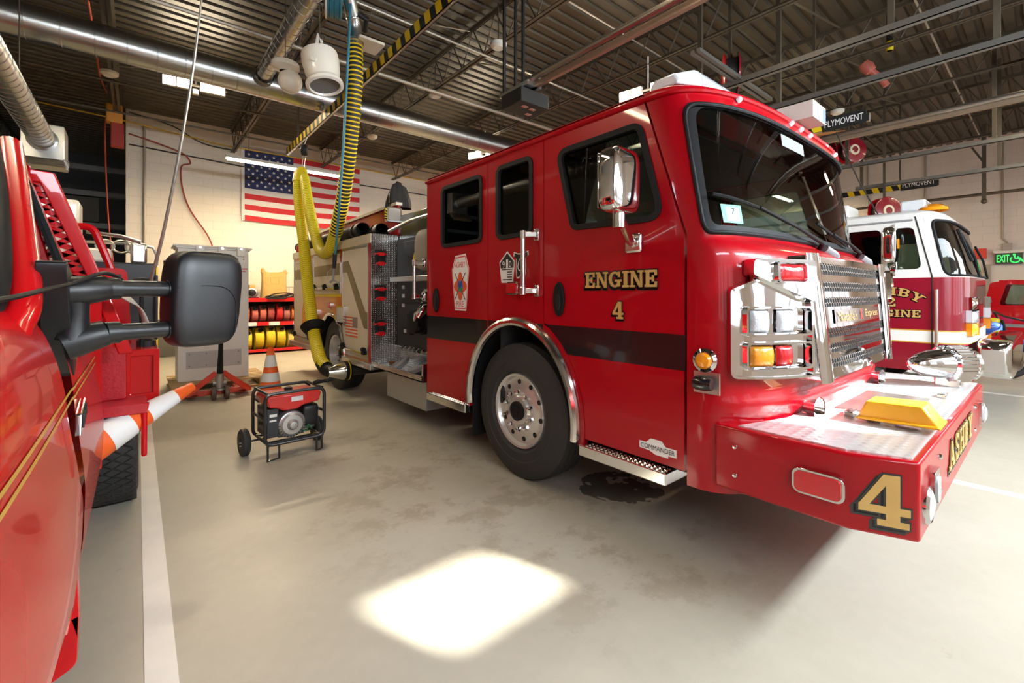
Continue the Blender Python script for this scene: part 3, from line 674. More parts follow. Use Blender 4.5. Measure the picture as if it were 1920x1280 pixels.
for a, b in slots: m_.grid(lambda u, v: G(-.88 + 1.76 * u, a - .01 + (b - a + .02) * v, -.013), 17, 2)
m_.build('mesh_backing', BLK, gr, sm=0)
for a, b in slots:
    m_ = MB(); hgt = b - a; st = .040
    nn = int(1.4 / st)
    for i in range(nn):
        x = -.86 + i * 1.72 / nn; dx = 1.72 / nn
        for r in range(2):
            zc = a + hgt * (r + .5) / 2; xo = x + (dx / 2 if r else 0); hh = hgt / 4
            m_.bar(G(xo, zc - hh, -.008), G(xo, zc + hh * .3, -.008), .0036, .006); m_.bar(G(xo, zc + hh * .3, -.008), G(min(.86, xo + dx / 2), zc + hh, -.008), .0036, .006); m_.bar(G(xo, zc + hh * .3, -.008), G(max(-.86, xo - dx / 2), zc + hh, -.008), .0036, .006)
    m_.build('grille_mesh', POL, gr, sm=0)
# name band on the grille
pl = MB(); pl.grid(lambda u, v: G(-.62 + 1.24 * u, 1.278 + .080 * v, .006), 12, 2); nb = pl.build('name_band', POL, gr, sm=60)
for s, x, w, m in (("Natalie's", -.33, .36, GOLD), ('Express', .33, .30, GOLD)):
    q = MB(); text(q, s, G(x, 1.318, .009), (1, 0, 0), (0, .08, 1), w, .06); q.build('script_lettering', m, gr, sm=0)
q = MB(); text(q, 'K', G(.02, 1.32, .009), (1, 0, 0), (0, .08, 1), .05, .06); q.build('red_initial', SIGNR, gr, sm=0)
# air horns tucked in the gap over the bumper
for x in (2.80, 4.16):
    m_ = MB(); m_.lathe([(.03, .16), (.032, .08), (.05, .02), (.062, 0), (.055, .003), (.02, .06)], (x, .80, .835), (.15, 1, 0), 20); m_.build('air_horn', CHROME, E4)
# ---------------------------------------------------------------- bumper
BP = [(XL, 1.10), (XL, .545), (2.338, .333), (4.722, .333), (XR, .545), (XR, 1.10), (XR - .25, 1.10), (XR - .25, .92), (XL + .25, .92), (XL + .25, 1.10)]
BZ0, BZ1 = .478, .792
m_ = MB(); m_.plate([[(x, y) for x, y in BP]], (0, 0, BZ1), (1, 0, 0), (0, 1, 0), (0, 0, 1), BZ1 - BZ0); bump = m_.build('bumper', RED, E4, sm=30, bevel=.012, seg=3)
tp_ = [(XL + .035, 1.0), (XL + .035, .56), (2.355, .36), (4.705, .36), (XR - .035, .56), (XR - .035, 1.0), (XC + .9, .90), (XC, .87), (XC - .9, .90)]
m_ = MB(); m_.plate([tp_], (0, 0, BZ1 + .006), (1, 0, 0), (0, 1, 0), (0, 0, 1), .008); m_.build('bumper_deck', TREADXY, bump, sm=0)
# hose well with its yellow cover
m_ = MB(); m_.box((3.05, .48, BZ1 + .004), (3.75, .80, BZ1 + .014)); hw_ = m_.build('hose_well', ALU, bump, bevel=.005)
m_ = MB(); m_.plate([[(.335, .835), (.64, .825), (.605, .912), (.39, .922)]], (2.81, 0, 0), (0, 1, 0), (0, 0, 1), (-1, 0, 0), .17); m_.plate([[(.325, .828), (.65, .818), (.64, .832), (.335, .842)]], (2.79, 0, 0), (0, 1, 0), (0, 0, 1), (-1, 0, 0), .22); m_.build('well_cover', mat('yellow vinyl', (.85, .40, .01), .4, coat=.3, bump=.2, bscale=18), bump, sm=40, bevel=.012, seg=3)
for i_, (a, b) in enumerate((((2.84, .40, .80), (2.98, .50, .83)), ((2.86, .56, .80), (2.92, .62, .83)))):
    m_ = MB(); m_.box(a, b); m_.build('cover_bracket', CHROME, bump, bevel=.006)
for x, y in ((2.95, .70), (3.9, .45)):
    m_ = MB(); m_.cbox((x, y, BZ1 + .018), (.10, .04, .026)); m_.build('cover_latch', CHROME, bump, bevel=.004)
# bumper number, name and lights
d4 = (V((2.338, .333, 0)) - V((XL, .545, 0))); L4 = d4.length; d4.normalize(); n4 = V((d4.y, -d4.x, 0)); n4 = n4 if n4.x < 0 else -n4
f4 = lambda u, v: (V((XL, .545, BZ0)) + d4 * (u + .035) + V((0, 0, v + .045)) + n4 * .002, n4)
gold_word('bumper_number', '4', f4, .165, .205, .007, (-.018, -.016), bump)
ff = lambda u, v: (V((3.06 + u, .333 - .002, .578 + v)), V((0, -1, 0)))
gold_word('bumper_lettering', 'ASHBY', ff, .92, .135, .008, (-.014, -.016), bump, .12)
m_ = MB(); b_ = lamp_box(.645, .635, .195, .11, REDLENS, bump, 'bumper_marker', XL, -1, .028)
for x, kind in ((2.44, 0), (4.62, 0), (2.60, 1), (4.46, 1)):
    if kind == 0:
        m_ = MB(); m_.lathe([(.075, 0), (.075, .012), (.062, .022)], (x, .333, .60), (0, -1, 0), 28); r_ = m_.build('fog_lamp', CHROME, bump); m_ = MB(); m_.lathe([(.062, .010), (.06, .02), (.03, .03), (.0001, .032)], (x, .333, .60), (0, -1, 0), 28); m_.build('lens', WHLENS, r_)
    else:
        m_ = MB(); m_.plate([rr(x - .06, .545, x + .06, .705, .012)], (0, .315, 0), (1, 0, 0), (0, 0, 1), (0, -1, 0), .018); r_ = m_.build('speaker_plate', POL, bump, bevel=.004); m_ = MB(); m_.plate([rr(x - .04, .57, x + .04, .68, .03)], (0, .308, 0), (1, 0, 0), (0, 0, 1), (0, -1, 0), .01); m_.build('lens', WHLENS, r_, bevel=.004)
for x, z in ((2.80, .56), (2.80, .71), (4.2, .56), (4.2, .71)):
    m_ = MB(); m_.lathe([(.014, 0), (.012, .008), (.0001, .011)], (x, .333, z), (0, -1, 0), 10); m_.build('bumper_bolt', CHROME, bump)
for z in (.56, .70): m_ = MB(); m_.lathe([(.012, 0), (.01, .006), (.0001, .008)], (XL, 1.0, z), (-1, 0, 0), 10); m_.build('bumper_bolt', CHROME, bump)
# rotary siren on the far corner
m_ = MB(); sx_, sy_, sz_ = 4.46, .44, .955
m_.lathe([(.0001, .36), (.028, .35), (.055, .315), (.08, .255), (.095, .19), (.103, .13), (.105, .10)], (sx_, sy_, sz_), (-.80, .60, 0), 32); sir = m_.build('siren', CHROME, E4, sm=60)
m_ = MB(); ax = V((-.80, .60, 0)).normalized(); m_.lathe([(.10, .11), (.125, .10), (.125, .085), (.105, .08), (.105, -.02), (.128, -.03), (.128, -.055), (.09, -.06), (.0001, -.06)], (sx_, sy_, sz_), ax, 32)
for i in range(30):
    t = 2 * PI * i / 30; x, y = perp(ax); c0 = V((sx_, sy_, sz_)) + (x * math.cos(t) + y * math.sin(t)) * .120
    m_.bar(c0 + ax * .09, c0 - ax * .04, .012, .02)
m_.build('siren_grille', CHROME, sir, sm=30); m_ = MB(); m_.cbox((sx_ - .03, sy_ + .04, .825), (.14, .14, .07)); m_.build('siren_base', POL, sir, bevel=.01)
# ---------------------------------------------------------------- wipers, roof lights
for x0, x1, zz_ in ((3.42, 2.62, 1.92), (4.45, 3.72, 1.86)):
    m_ = MB(); pv = S(a_of(x0), 1.742, .012); tip = S(a_of(x1), zz_, .03)
    m_.tube([pv, pv + V((-.05, -.03, .03)), (pv + tip) / 2 + V((0, -.03, .01)), tip], [.016, .014, .010, .008], 8); wp = m_.build('wiper_arm', RUB, E4)
    m_ = MB(); m_.tube([S(a_of(x1 - .30 + .07 * i), zz_ + .05 - .012 * i, .022) for i in range(10)], .009, 6); m_.build('wiper_blade', RUB, wp)
    m_ = MB(); m_.tube([pv + V((.02, -.02, 0)), pv + V((.10, -.05, -.04)), pv + V((.24, -.03, -.05))], [.028, .03, .022], 10); m_.build('wiper_cover', GREYP, wp)
m_ = MB(); m_.plate([rr(2.66, 1.80, 2.74, 1.87, .004)], (0, 0, 0), (1, 0, 0), (0, 0, 1), (0, -1, 0), .001)
q = MB(); q.grid(lambda u, v: S(a_of(2.36 + .135 * u), 1.822 + .10 * v, .001), 8, 3); stk = q.build('inspection_sticker', mat('mint sticker', (.08, .34, .22), .5), E4, sm=60)
q = MB(); q.grid(lambda u, v: S(a_of(2.385 + .09 * u), 1.832 + .075 * v, .002), 8, 3); q.build('sticker_face', mat('pale mint', (.34, .50, .42), .5), stk, sm=60)
q = MB(); p0 = S(a_of(2.43), 1.885, .004); p1 = S(a_of(2.44), 1.885, .004); text(q, '7', p0, (p1 - p0).normalized(), (0, .1, 1), None, .035); text(q, 'MA 0000'[:2], p0 - V((0, 0, .04)), (p1 - p0).normalized(), (0, .1, 1), .05, .014) if False else None; q.build('sticker_numeral', BLK, stk, sm=0)
q = MB(); q.grid(lambda u, v: S(a_of(3.05 + .36 * u), 2.36 + .075 * v, .0015), 8, 3); q.build('windshield_label', mat('greyish label', (.22, .24, .22), .6), E4, sm=60)
# light bar
def bar_sec(x): return [(x, 1.30, 2.65), (x, 1.30, 2.70), (x, 1.345, 2.765), (x, 1.575, 2.765), (x, 1.62, 2.70), (x, 1.62, 2.65)]
lb = MB(); lb.box((2.55, 1.34, 2.60), (4.50, 1.58, 2.655)); lbar = lb.build('light_bar', POL, E4, bevel=.006)
xs2 = [2.36, 2.52, 2.85, 3.25, 3.80, 4.2, 4.54, 4.70]
for i, (a, b) in enumerate(zip(xs2, xs2[1:])):
    q = MB(); A, B = [V(p) for p in bar_sec(a + .004)], [V(p) for p in bar_sec(b - .004)]
    if i == 0: A = [V((p.x, 1.46 + (p.y - 1.46) * .55, 2.65 + (p.z - 2.65) * .55)) for p in A]
    if i == len(xs2) - 2: B = [V((p.x, 1.46 + (p.y - 1.46) * .55, 2.65 + (p.z - 2.65) * .55)) for p in B]
    q.add(A + B, [(j, (j + 1) % 6, 6 + (j + 1) % 6, 6 + j) for j in range(6)] + [tuple(range(6)), tuple(range(6, 12))]); q.build('light_module', WHLENS, lbar, bevel=.01)
for x in (2.62, 3.25, 3.42, 3.60, 4.25):
    p = S(a_of(x), 2.545, .0); q = MB(); q.lathe([(.019, 0), (.018, .016), (.010, .026), (.0001, .028)], p, (0, -1, .35), 14); q.build('roof_marker_light', CLEAR if False else WHLENS, E4)
# ---------------------------------------------------------------- cab interior
q = MB(); q.grid(lambda u, v: V((2.36 + 2.34 * u, 1.12 + .42 * v + .16 * (2 * u - 1) ** 4, 1.70 + .12 * math.sin(PI * min(1, v * 1.3)))), 24, 10); q.box((2.4, 1.5, 1.1), (4.66, 1.53, 1.74)); q.build('dashboard', mat('dash grey', (.035, .036, .036), .6), E4, sm=60)
for x in (2.82, 4.24):
    q = MB(); q.grid(sbox((x, 2.28, 1.35), (.50, .50, .16), .5), 24, 14, cu=True); st_ = q.build('seat', mat('seat fabric', (.05, .048, .045), .8), E4, sm=80)
    q = MB(); q.grid(sbox((x, 2.52, 1.74), (.48, .16, .72), .5), 24, 14, cu=True); q.build('seat_back', mat('seat fabric', (.05, .048, .045), .8), st_, sm=80)
    q = MB(); q.grid(sbox((x, 2.54, 2.20), (.28, .10, .20), .6), 20, 12, cu=True); q.build('headrest', mat('seat fabric', (.05, .048, .045), .8), st_, sm=80)
q = MB(); cst = V((2.86, 1.86, 1.74)); axw = V((0, .55, .83)).normalized(); ex, ey = perp(axw); q.tube([cst + (ex * math.cos(t) + ey * math.sin(t)) * .22 for t in [2 * PI * i / 32 for i in range(32)]], .015, 8, closed=True); q.cyl(cst, cst - axw * .3, .03); q.bar(cst - ex * .22, cst + ex * .22, .03, .012); q.build('steering_wheel', BLK, E4)
q = MB(); q.grid(sbox((3.55, 2.0, 1.62), (.55, .9, .35), .4), 24, 14, cu=True); q.build('engine_cover', mat('seat fabric', (.05, .048, .045), .8), E4, sm=80)
# ---------------------------------------------------------------- wheels
def wheel(cx, cy, cz, n, R=.53, w=.33, front=True):
    """Tyre with rim; n = outward x direction."""
    o = (cx, cy, cz); ax = (n, 0, 0); rb = .292; h = w / 2
    pr = [(rb, -h + .03), (rb + .03, -h), (R - .10, -h - .005), (R - .03, -h + .012), (R - .008, -h + .03)]
    for g in (-.09, -.03, .03, .09): pr += [(R, g - .022 - .004), (R, g - .012), (R - .014, g - .009), (R - .014, g + .0), (R, g + .003)]
    pr += [(R - .008, h - .03), (R - .03, h - .012), (R - .10, h + .005), (rb + .10, h + .004), (rb + .095, h), (rb + .03, h), (rb, h - .03)]
    q = MB(); q.lathe(pr, o, ax, 56); wh = q.build('wheel', TYRE, E4, sm=30)
    q = MB(); d0 = h - (.045 if front else .14)
    q.lathe([(rb, -.1), (rb + .004, h - .03), (rb - .004, h - .012), (rb - .02, h - .018), (rb - .035, d0), (.235, d0 - .008), (.20, d0 - .002), (.175, d0 + .012 if front else d0 - .03), (.12, d0 + .014 if front else d0 - .04), (.105, d0 + .03), (.08, d0 + .034), (.0001, d0 + .034)], o, ax, 48); rim = q.build('rim', RIMM, wh, sm=35)
    for i in range(10):
        t = 2 * PI * (i + .3) / 10; p = V((cx + n * (d0 - .0055), cy + .222 * math.cos(t), cz + .222 * math.sin(t))); q = MB(); q.cyl(p, p + V((n * .004, 0, 0)), .019, n=14); q.build('hand_hole', BLK, wh)
    q = MB(); q.cyl(V(o) + V((n * (d0 + .012), 0, 0)), V(o) + V((n * (d0 + .036), 0, 0)), .022, .019, 6); q.lathe([(.0001, .058), (.012, .055), (.016, .03)], V(o) + V((n * (d0 + .012), 0, 0)), ax, 8); nut = q.build('lug_nut', CHROME, wh)
    t0 = 2 * PI * .05; nut.location = (0, .145 * math.cos(t0), .145 * math.sin(t0))
    for i in range(1, 10):
        t = 2 * PI * i / 10 + t0; c2 = nut.copy(); COL.objects.link(c2); c2.location = (0, .145 * math.cos(t), .145 * math.sin(t))
    q = MB(); q.lathe([(.075, d0 + .03), (.075, d0 + .055), (.06, d0 + .06), (.055, d0 + .056), (.03, d0 + .056), (.028, d0 + .062), (.0001, d0 + .062)], o, ax, 24); q.build('hub_cap', RUB, wh)
wheel(2.45, 2.69, .53, -1); wheel(4.61, 2.69, .53, 1); wheel(2.47, 7.0, .53, -1, front=False); wheel(4.59, 7.0, .53, 1, front=False)
q = MB(); q.box((2.7, .95, .42), (2.85, 9.0, .62)); q.box((4.2, .95, .42), (4.35, 9.0, .62)); q.cyl((2.5, 2.645, .5), (4.56, 2.645, .5), .07); q.cyl((2.5, 7, .53), (4.56, 7, .53), .09); q.lathe([(.0001, -.22), (.14, -.2), (.2, -.08), (.2, .08), (.14, .2), (.0001, .22)], (3.53, 7, .53), (1, 0, 0), 20); q.box((2.95, 3.4, .35), (4.1, 5.2, .75)); q.build('chassis', BLK, E4)
q = MB(); q.box((2.75, 1.0, .40), (4.32, 3.3, .46)); q.box((2.95, 1.3, .30), (4.1, 3.4, .75)); q.build('underbody_shade', BLK, E4, sm=0)  # unseen black boxes, added to deepen the shadow under the cab
# ================================================================ pump house and hose body of the engine
BEIGE = slats('beige roll-up door', (.76, .68, .55), 'z', 150, .35, .35, coat=.2)
FASC = mat('beige fascia', (.70, .62, .49), .35, coat=.3)
TAUPE = mat('bronze reflective band', (.22, .16, .07), .4, .2)
ORP = mat('orange body paint', (.72, .20, .02), .3, coat=.8)
DPAN = mat('dark pump panel', (.022, .022, .023), .45, bump=.1, bscale=400)
BX = 2.25
fl_ = (0, 1, 0), (0, 0, 1), (-1, 0, 0)
q = MB(); q.box((2.60, 4.12, .58), (4.46, 5.50, 2.14)); q.box((2.60, 5.50, .62), (4.46, 9.15, 2.2)); q.build('pump_house', DPAN, E4, sm=0)
# near-side compartment body with wheel opening, and its twin on the far side
arch = lambda r, n=24, a0=0, a1=180: [(7.0 + r * math.cos(math.radians(a0 + (a1 - a0) * i / n)), .55 + r * math.sin(math.radians(a0 + (a1 - a0) * i / n))) for i in range(n + 1)]
prof = [(5.49, .55), (5.49, 2.20), (9.15, 2.20), (9.15, .55)] + [(7.60, .55)] + arch(.60) + [(6.40, .55)]
for X, n in ((BX + .012, -1), (XR - .012, 1)):
    q = MB(); q.plate([prof], (X, 0, 0), (0, 1, 0), (0, 0, 1), (n, 0, 0), .34); q.build('body_side', ORP, E4, sm=30)
    q = MB(); q.grid(lambda u, v: V((X - n * (.34 + .35 * u) + n * .34 * 1, 7.0 + .592 * math.cos(PI * v), .55 + .592 * math.sin(PI * v))), 2, 24); q.build('rear_wheel_well', RUB, E4, sm=60)
    q = MB(); q.tube([(X + n * .012, y, z) for y, z in [(7.585, .5)] + arch(.585, 28) + [(6.415, .5)]], .03, 8); q.build('rear_fender_trim', POL, E4)
    q = MB()
    q.box((X + n * .02, 5.47, 2.085), (X - n * .36, 9.17, 2.205)); q.build('top_fascia', FASC, E4, sm=0, bevel=.008)
    for y0, y1, z0, z1 in ((5.585, 6.50, .63, 2.05), (6.625, 7.84, 1.47, 2.03), (7.96, 9.06, .63, 2.00)):
        q = MB(); q.plate([R4(y0 - .03, z0 - .03, y1 + .03, z1 + .035), R4(y0, z0, y1, z1)], (X + n * .012, 0, 0), (0, 1, 0), (0, 0, 1), (n, 0, 0), .02); q.build('door_track', ALU, E4, sm=0)
        q = MB(); q.box((X + n * .004, y0, z0), (X - n * .004, y1, z1)); d = q.build('roll_up_door', BEIGE, E4, sm=0)
        q = MB(); q.bar((X + n * .02, y0 + .03, z0 + .055), (X + n * .02, y1 - .03, z0 + .055), .05, .03); q.build('lift_bar', POL, d, bevel=.006)
        for t in (.06, .5, .94) if y1 - y0 > 1.15 else (.08, .92):
            q = MB(); y = y0 + (y1 - y0) * t; q.cbox((X + n * .03, y, z0 + .06), (.05, .09, .05)); q.cyl((X + n * .04, y - .03, z0 + .10), (X + n * .04, y + .03, z0 + .10), .03, n=10); q.build('door_catch', RUB, d, bevel=.006)
    for y0, y1 in ((5.40, 6.42), (7.58, 9.25)):
        q = MB(); q.box((X + n * .055, y0, .50), (X - n * .2, y1, .575)); q.build('rub_rail', ALU, E4, sm=0, bevel=.006)
q = MB(); q.box((BX - .002, 5.495, .58), (BX + .012, 5.552, 2.085)); q.build('red_corner_strip', RED, E4, sm=0)
q = MB(); q.box((BX - .002, 6.535, 1.9), (BX + .012, 6.592, 2.085)); q.build('red_divider', RED, E4, sm=0)
q = MB(); q.box((BX + .002, 6.60, 1.40), (BX + .012, 7.87, 1.435)); q.build('yellow_stripe', YEL, E4, sm=0)
# diagonal reflective band, flag and number on the doors
def bd_dec(name, poly, m, th=.0015, x=BX + .0055):
    q = MB(); q.plate(poly, (x, 0, 0), *fl_, th); return q.build(name, m, E4, sm=0)
x_ = BX - .001
bd_dec('reflective_band', [[(6.49, 1.745), (6.49, 1.90), (6.28, 1.90), (5.67, 1.21), (5.59, 1.21), (5.59, .99), (5.72, 1.0), (6.33, 1.745)]], TAUPE, .002, BX + .004)
bd_dec('reflective_band', [[(6.64, 1.72), (6.64, 1.89), (7.83, 1.89), (7.83, 1.72)]], TAUPE, .002, BX + .004)
bd_dec('reflective_band', [[(7.97, 1.70), (7.97, 1.88), (9.05, 1.88), (9.05, 1.70)]], TAUPE, .002, BX + .004)
STR = mat('orange red stripe', (.75, .12, .03), .5)
fd_ = bd_dec('flag_decal', [R4(5.93, .86, 6.38, 1.13)], SIGNW, .002, BX + .004)
q = MB()
for i in range(7): q.box((BX + .001, 5.93 if i > 3 else 6.11, 1.13 - .27 / 13 * (2 * i + 1)), (BX + .003, 6.38, 1.13 - .27 / 13 * 2 * i))
q.build('red_stripes', STR, fd_, sm=0); q = MB(); q.box((BX + .001, 5.93, 1.13 - .27 * 7 / 13), (BX + .003, 6.11, 1.13)); q.build('canton', mat('grey brown vinyl', (.26, .20, .17), .5), fd_, sm=0)
sh2 = bd_dec('number_shield', [[(8.05, .85), (8.05, 1.12), (8.2, 1.42), (8.42, 1.42), (8.56, 1.15), (8.56, .85)]], mat('amber vinyl', (.75, .30, .04), .4), .002, BX + .004)
q = MB(); text(q, '4', (BX + .001, 8.3, 1.15), (0, -1, 0), (0, 0, 1), .22, .36); q.build('numeral', BLK, sh2, sm=0)
lamp_box(7.05, 1.27, .16, .11, REDLENS, E4, 'marker_light', BX + .012)
for y in (6.52, 7.75):
    q = MB(); q.plate([rr(y - .13, 1.02 if y < 7 else 1.0, y + .13, 1.27 if y < 7 else 1.2, .015)], (BX - .03, 0, 0), *fl_, .045); o = q.build('scene_light', POL, E4, bevel=.006); q = MB(); q.plate([rr(y - .11, 1.04, y + .11, 1.18 if y > 7 else 1.25, .015)], (BX - .036, 0, 0), *fl_, .01); q.build('lens', WHLENS, o, sm=0)
# diamond plate end of the body beside the pump panel with three red handled brackets
q = MB(); q.box((BX, 5.462, .575), (2.61, 5.482, 2.205)); q.build('end_panel', TREADXZ, E4, sm=0)
for z in (1.90, 1.46, 1.02):
    q = MB(); q.box((2.29, 5.452, z - .07), (2.44, 5.462, z + .10)); b = q.build('wrench_bracket', DPAN, E4, sm=0)
    for dz, w in ((.045, .075), (-.075, .055)):
        q = MB(); q.tube([(2.365 - w, 5.43, z + dz + .012), (2.365 - w, 5.43, z + dz - .012)], .009, 6); q.tube([(2.365 - w, 5.43, z + dz), (2.365 - .02, 5.42, z + dz + .008), (2.365 + .02, 5.42, z + dz + .008), (2.365 + w, 5.43, z + dz)], .010, 8); q.cbox((2.365, 5.425, z + dz), (.07, .04, .045))
        q.build('red_handle', mat('red handle', (.75, .01, .015), .4), b, sm=30)
    q = MB()
    for x in (2.33, 2.40): q.cbox((x, 5.44, z - .02), (.018, .02, .05))
    q.build('clip', BLK, b, sm=0)
# pump panel
PX = 2.598
for z0, z1 in ((.78, 1.33), (1.34, 1.58), (1.66, 2.10)):
    q = MB(); q.box((PX - .012, 4.13, z0), (PX, 5.44, z1)); q.build('pump_panel', DPAN, E4, sm=0, bevel=.004)
q = MB(); q.bar((2.45, 4.10, 1.62), (2.45, 5.30, 1.62), .06, .06); q.build('panel_rail', ALU, E4, bevel=.006)
for y, z in ((5.25, 1.53), (5.25, 1.42), (5.25, 1.30), (5.2, .98)):
    q = MB(); q.cbox((PX - .018, y, z), (.02, .05, .045)); q.build('panel_lamp', WHLENS, E4, bevel=.004)
q = MB(); q.lathe([(.15, 0), (.15, .05), (.13, .06), (.12, .10), (.135, .11), (.135, .16), (.09, .17), (.0001, .165)], (PX - .01, 4.72, 1.12), (-1, 0, 0), 28); cap = q.build('suction_cap', RUB, E4)
for a in (0, 90, 180, 270):
    q = MB(); t = math.radians(a + 30); q.cbox((PX - .14, 4.72 + .145 * math.cos(t), 1.12 + .145 * math.sin(t)), (.05, .045, .045)); q.build('cap_lug', RUB, cap, bevel=.008)
q = MB(); q.tube([(PX, 4.62, 1.27), (PX - .08, 4.62, 1.27), (PX - .13, 4.64, 1.20), (PX - .13, 4.66, 1.14)], [.06, .065, .06, .055], 14); q.cyl((PX - .02, 4.58, 1.42), (PX - .10, 4.58, 1.42), .055, n=16); q.bar((PX - .06, 4.70, 1.33), (PX - .10, 4.78, 1.42), .03); q.build('discharge_valve', CHROME, E4)
q = MB(); q.box((PX - .02, 4.54, 1.36), (PX - .014, 4.72, 1.50)); q.build('valve_label', SIGNW, E4, sm=0)
for i in range(6):
    q = MB(); y = 4.62 + i * .11; q.tube([(PX, y, .80), (PX - .05, y, .80), (PX - .09, y - .02, .77)], [.014, .016, .022], 8); q.build('drain_lever', CHROME, E4)
q = MB(); q.grid(sbox((2.46, 4.42, 1.93), (.20, .36, .46), .6), 28, 18, cu=True); q.build('hose_cover', mat('grey vinyl', (.30, .28, .24), .55, bump=.3, bscale=14), E4, sm=80)
q = MB(); q.tube([(2.44, 4.60, 2.0), (2.40, 4.62, 1.85), (2.42, 4.6, 1.74)], .014, 8); q.build('yellow_edge', YEL, E4)
q = MB(); q.tube([(2.44, 5.36, 2.235), (2.40, 4.7, 2.285), (2.44, 4.2, 2.31)], .02, 10); q.build('overhead_rail', ALU, E4)
# running board tray, suction couplings and step box
q = MB(); q.box((BX, 4.14, .53), (2.62, 5.46, .55)); q.box((BX, 4.14, .53), (BX + .02, 5.46, .60)); q.box((BX, 4.14, .53), (2.62, 4.17, .72)); q.box((2.58, 4.17, .55), (2.597, 5.46, .78)); q.build('running_board', tread('tray diamond plate', (.7, .69, .67), 'yz', 135, .2, .4), E4, sm=0, bevel=.004)
for x, y, tilt in ((2.40, 4.95, .55), (2.43, 4.52, .2)):
    q = MB(); ax = V((-tilt, .25, .8)).normalized(); q.lathe([(.10, 0), (.135, .01), (.14, .05), (.12, .075), (.105, .075), (.095, .04), (.09, .015), (.0001, .015)], (x, y, .575), ax, 28); cp = q.build('suction_adapter', GREYP, E4)
    q = MB(); q.lathe([(.088, .016), (.088, .02), (.0001, .02)], (x, y, .575), ax, 20); q.build('cap_face', BLK, cp)
q = MB(); q.box((2.33, 4.22, .21), (2.75, 5.18, .525)); q.build('step_box', mat('grey aluminium box', (.42, .42, .41), .4, .6), E4, bevel=.008)
# hose bed
q = MB(); q.plate([[(5.75, 2.2), (5.75, 2.66), (9.1, 2.62), (9.1, 2.2)]], (2.74, 0, 0), *fl_, .04); q.build('hose_bed_side', RED, E4, sm=0)
q = MB(); q.plate([[(5.75, 2.2), (5.75, 2.66), (9.1, 2.62), (9.1, 2.2)]], (4.36, 0, 0), *fl_, .04); q.build('hose_bed_side', RED, E4, sm=0)
q = MB(); q.bar((2.75, 5.72, 2.675), (2.75, 9.1, 2.635), .09, .04); q.build('hose_bed_rail', FASC, E4, sm=0)
q = MB(); q.box((2.62, 4.25, 2.14), (4.44, 5.46, 2.46)); q.build('crosslay_cover', TREADXZ, E4, bevel=.01)
q = MB(); q.box((2.60, 5.44, 2.2), (2.66, 5.50, 2.40)); q.build('red_post', RED, E4, sm=0)
q = MB(); q.plate([rr(2.44, 2.37, 2.64, 2.56, .02)], (0, 5.42, 0), (1, 0, 0), (0, 0, 1), (0, -1, 0), .08); sl = q.build('side_floodlight', CHROME, E4, bevel=.01); q = MB(); q.plate([rr(2.46, 2.39, 2.62, 2.54, .02)], (0, 5.412, 0), (1, 0, 0), (0, 0, 1), (0, -1, 0), .02); q.build('lens', WHLENS, sl, bevel=.006)
q = MB(); q.lathe([(.06, 0), (.06, .10), (.045, .14), (.0001, .15)], (2.33, 9.0, 2.205), (0, 0, 1), 18); q.build('rear_beacon', REDLENS, E4)
# tail pipe
q = MB(); q.cyl((2.16, 6.12, .41), (3.2, 6.12, .41), .075, n=20); q.build('tail_pipe', mat('sooty steel', (.06, .06, .058), .45, .6), E4)
# hard suction hoses on the compartment tops, and a turnout coat on the hose bed
for i, (x, y0, lab) in enumerate(((2.375, 6.05, 'black hard suction hose lying along the outer top edge of the engine body'), (2.605, 5.95, 'black hard suction hose lying inboard, against the hose bed side'))):
    t = thing('suction_hose', lab, 'hose', (x, y0, 2.205), 0, 'hard suction hoses on the engine'); z = 2.205 + .115
    q = MB(); q.lathe([(.082, .05), (.088, 3.15), (.072, 3.15), (.070, 2.6)], (x, y0, z), (0, 1, 0), 24)
    for k in range(38): q.lathe([(.084, .12 + k * .08), (.090, .14 + k * .08), (.084, .16 + k * .08)], (x, y0, z), (0, 1, 0), 20)
    q.build('hose_body', RUB, t, sm=60)
    q = MB(); q.lathe([(.092, .12), (.104, .10), (.104, 0), (.095, 0), (.09, .04), (.088, .30), (.0001, .30)], (x, y0, z), (0, 1, 0), 28); q.build('coupling', BLK, t, sm=40)
    q = MB(); q.tube([(x + .095 * math.cos(a), y0 + .2, z + .095 * math.sin(a)) for a in [2 * PI * i / 20 for i in range(20)]], .010, 6, closed=True); q.build('strap', RUB, t)
t = thing('turnout_coat', 'black turnout coat draped upright on top of the engine hose bed', 'coat', (2.86, 5.95, 2.66))
def coat(u, v):
    a = 2 * PI * u; r = .145 - .085 * (v ** 2.0) - .03 * (v > .93); w = 1 + .10 * math.sin(5 * a + 3 * v) + .05 * math.sin(9 * a)
    return V((2.86 + r * 1.25 * w * math.cos(a) - .01 * v, 5.95 + r * .8 * w * math.sin(a), 2.66 + .36 * v * (1 + .04 * math.sin(2 * a))))
q = MB(); q.grid(coat, 48, 16, cu=True); q.disc(lambda a, b: V((a, b, coat(0, 1).z)), [tuple(coat(i / 24, 1).xy) for i in range(24)], 2); q.build('coat_body', mat('black turnout cloth', (.014, .012, .010), .8, bump=.3, bscale=30), t, sm=70)
q = MB(); q.grid(lambda u, v: coat(.52 + .06 * u, .15 + .35 * v) + V((-.012, -.006, 0)), 4, 8); q.build('reflective_trim', mat('tan trim', (.45, .33, .16), .6), t, sm=70)
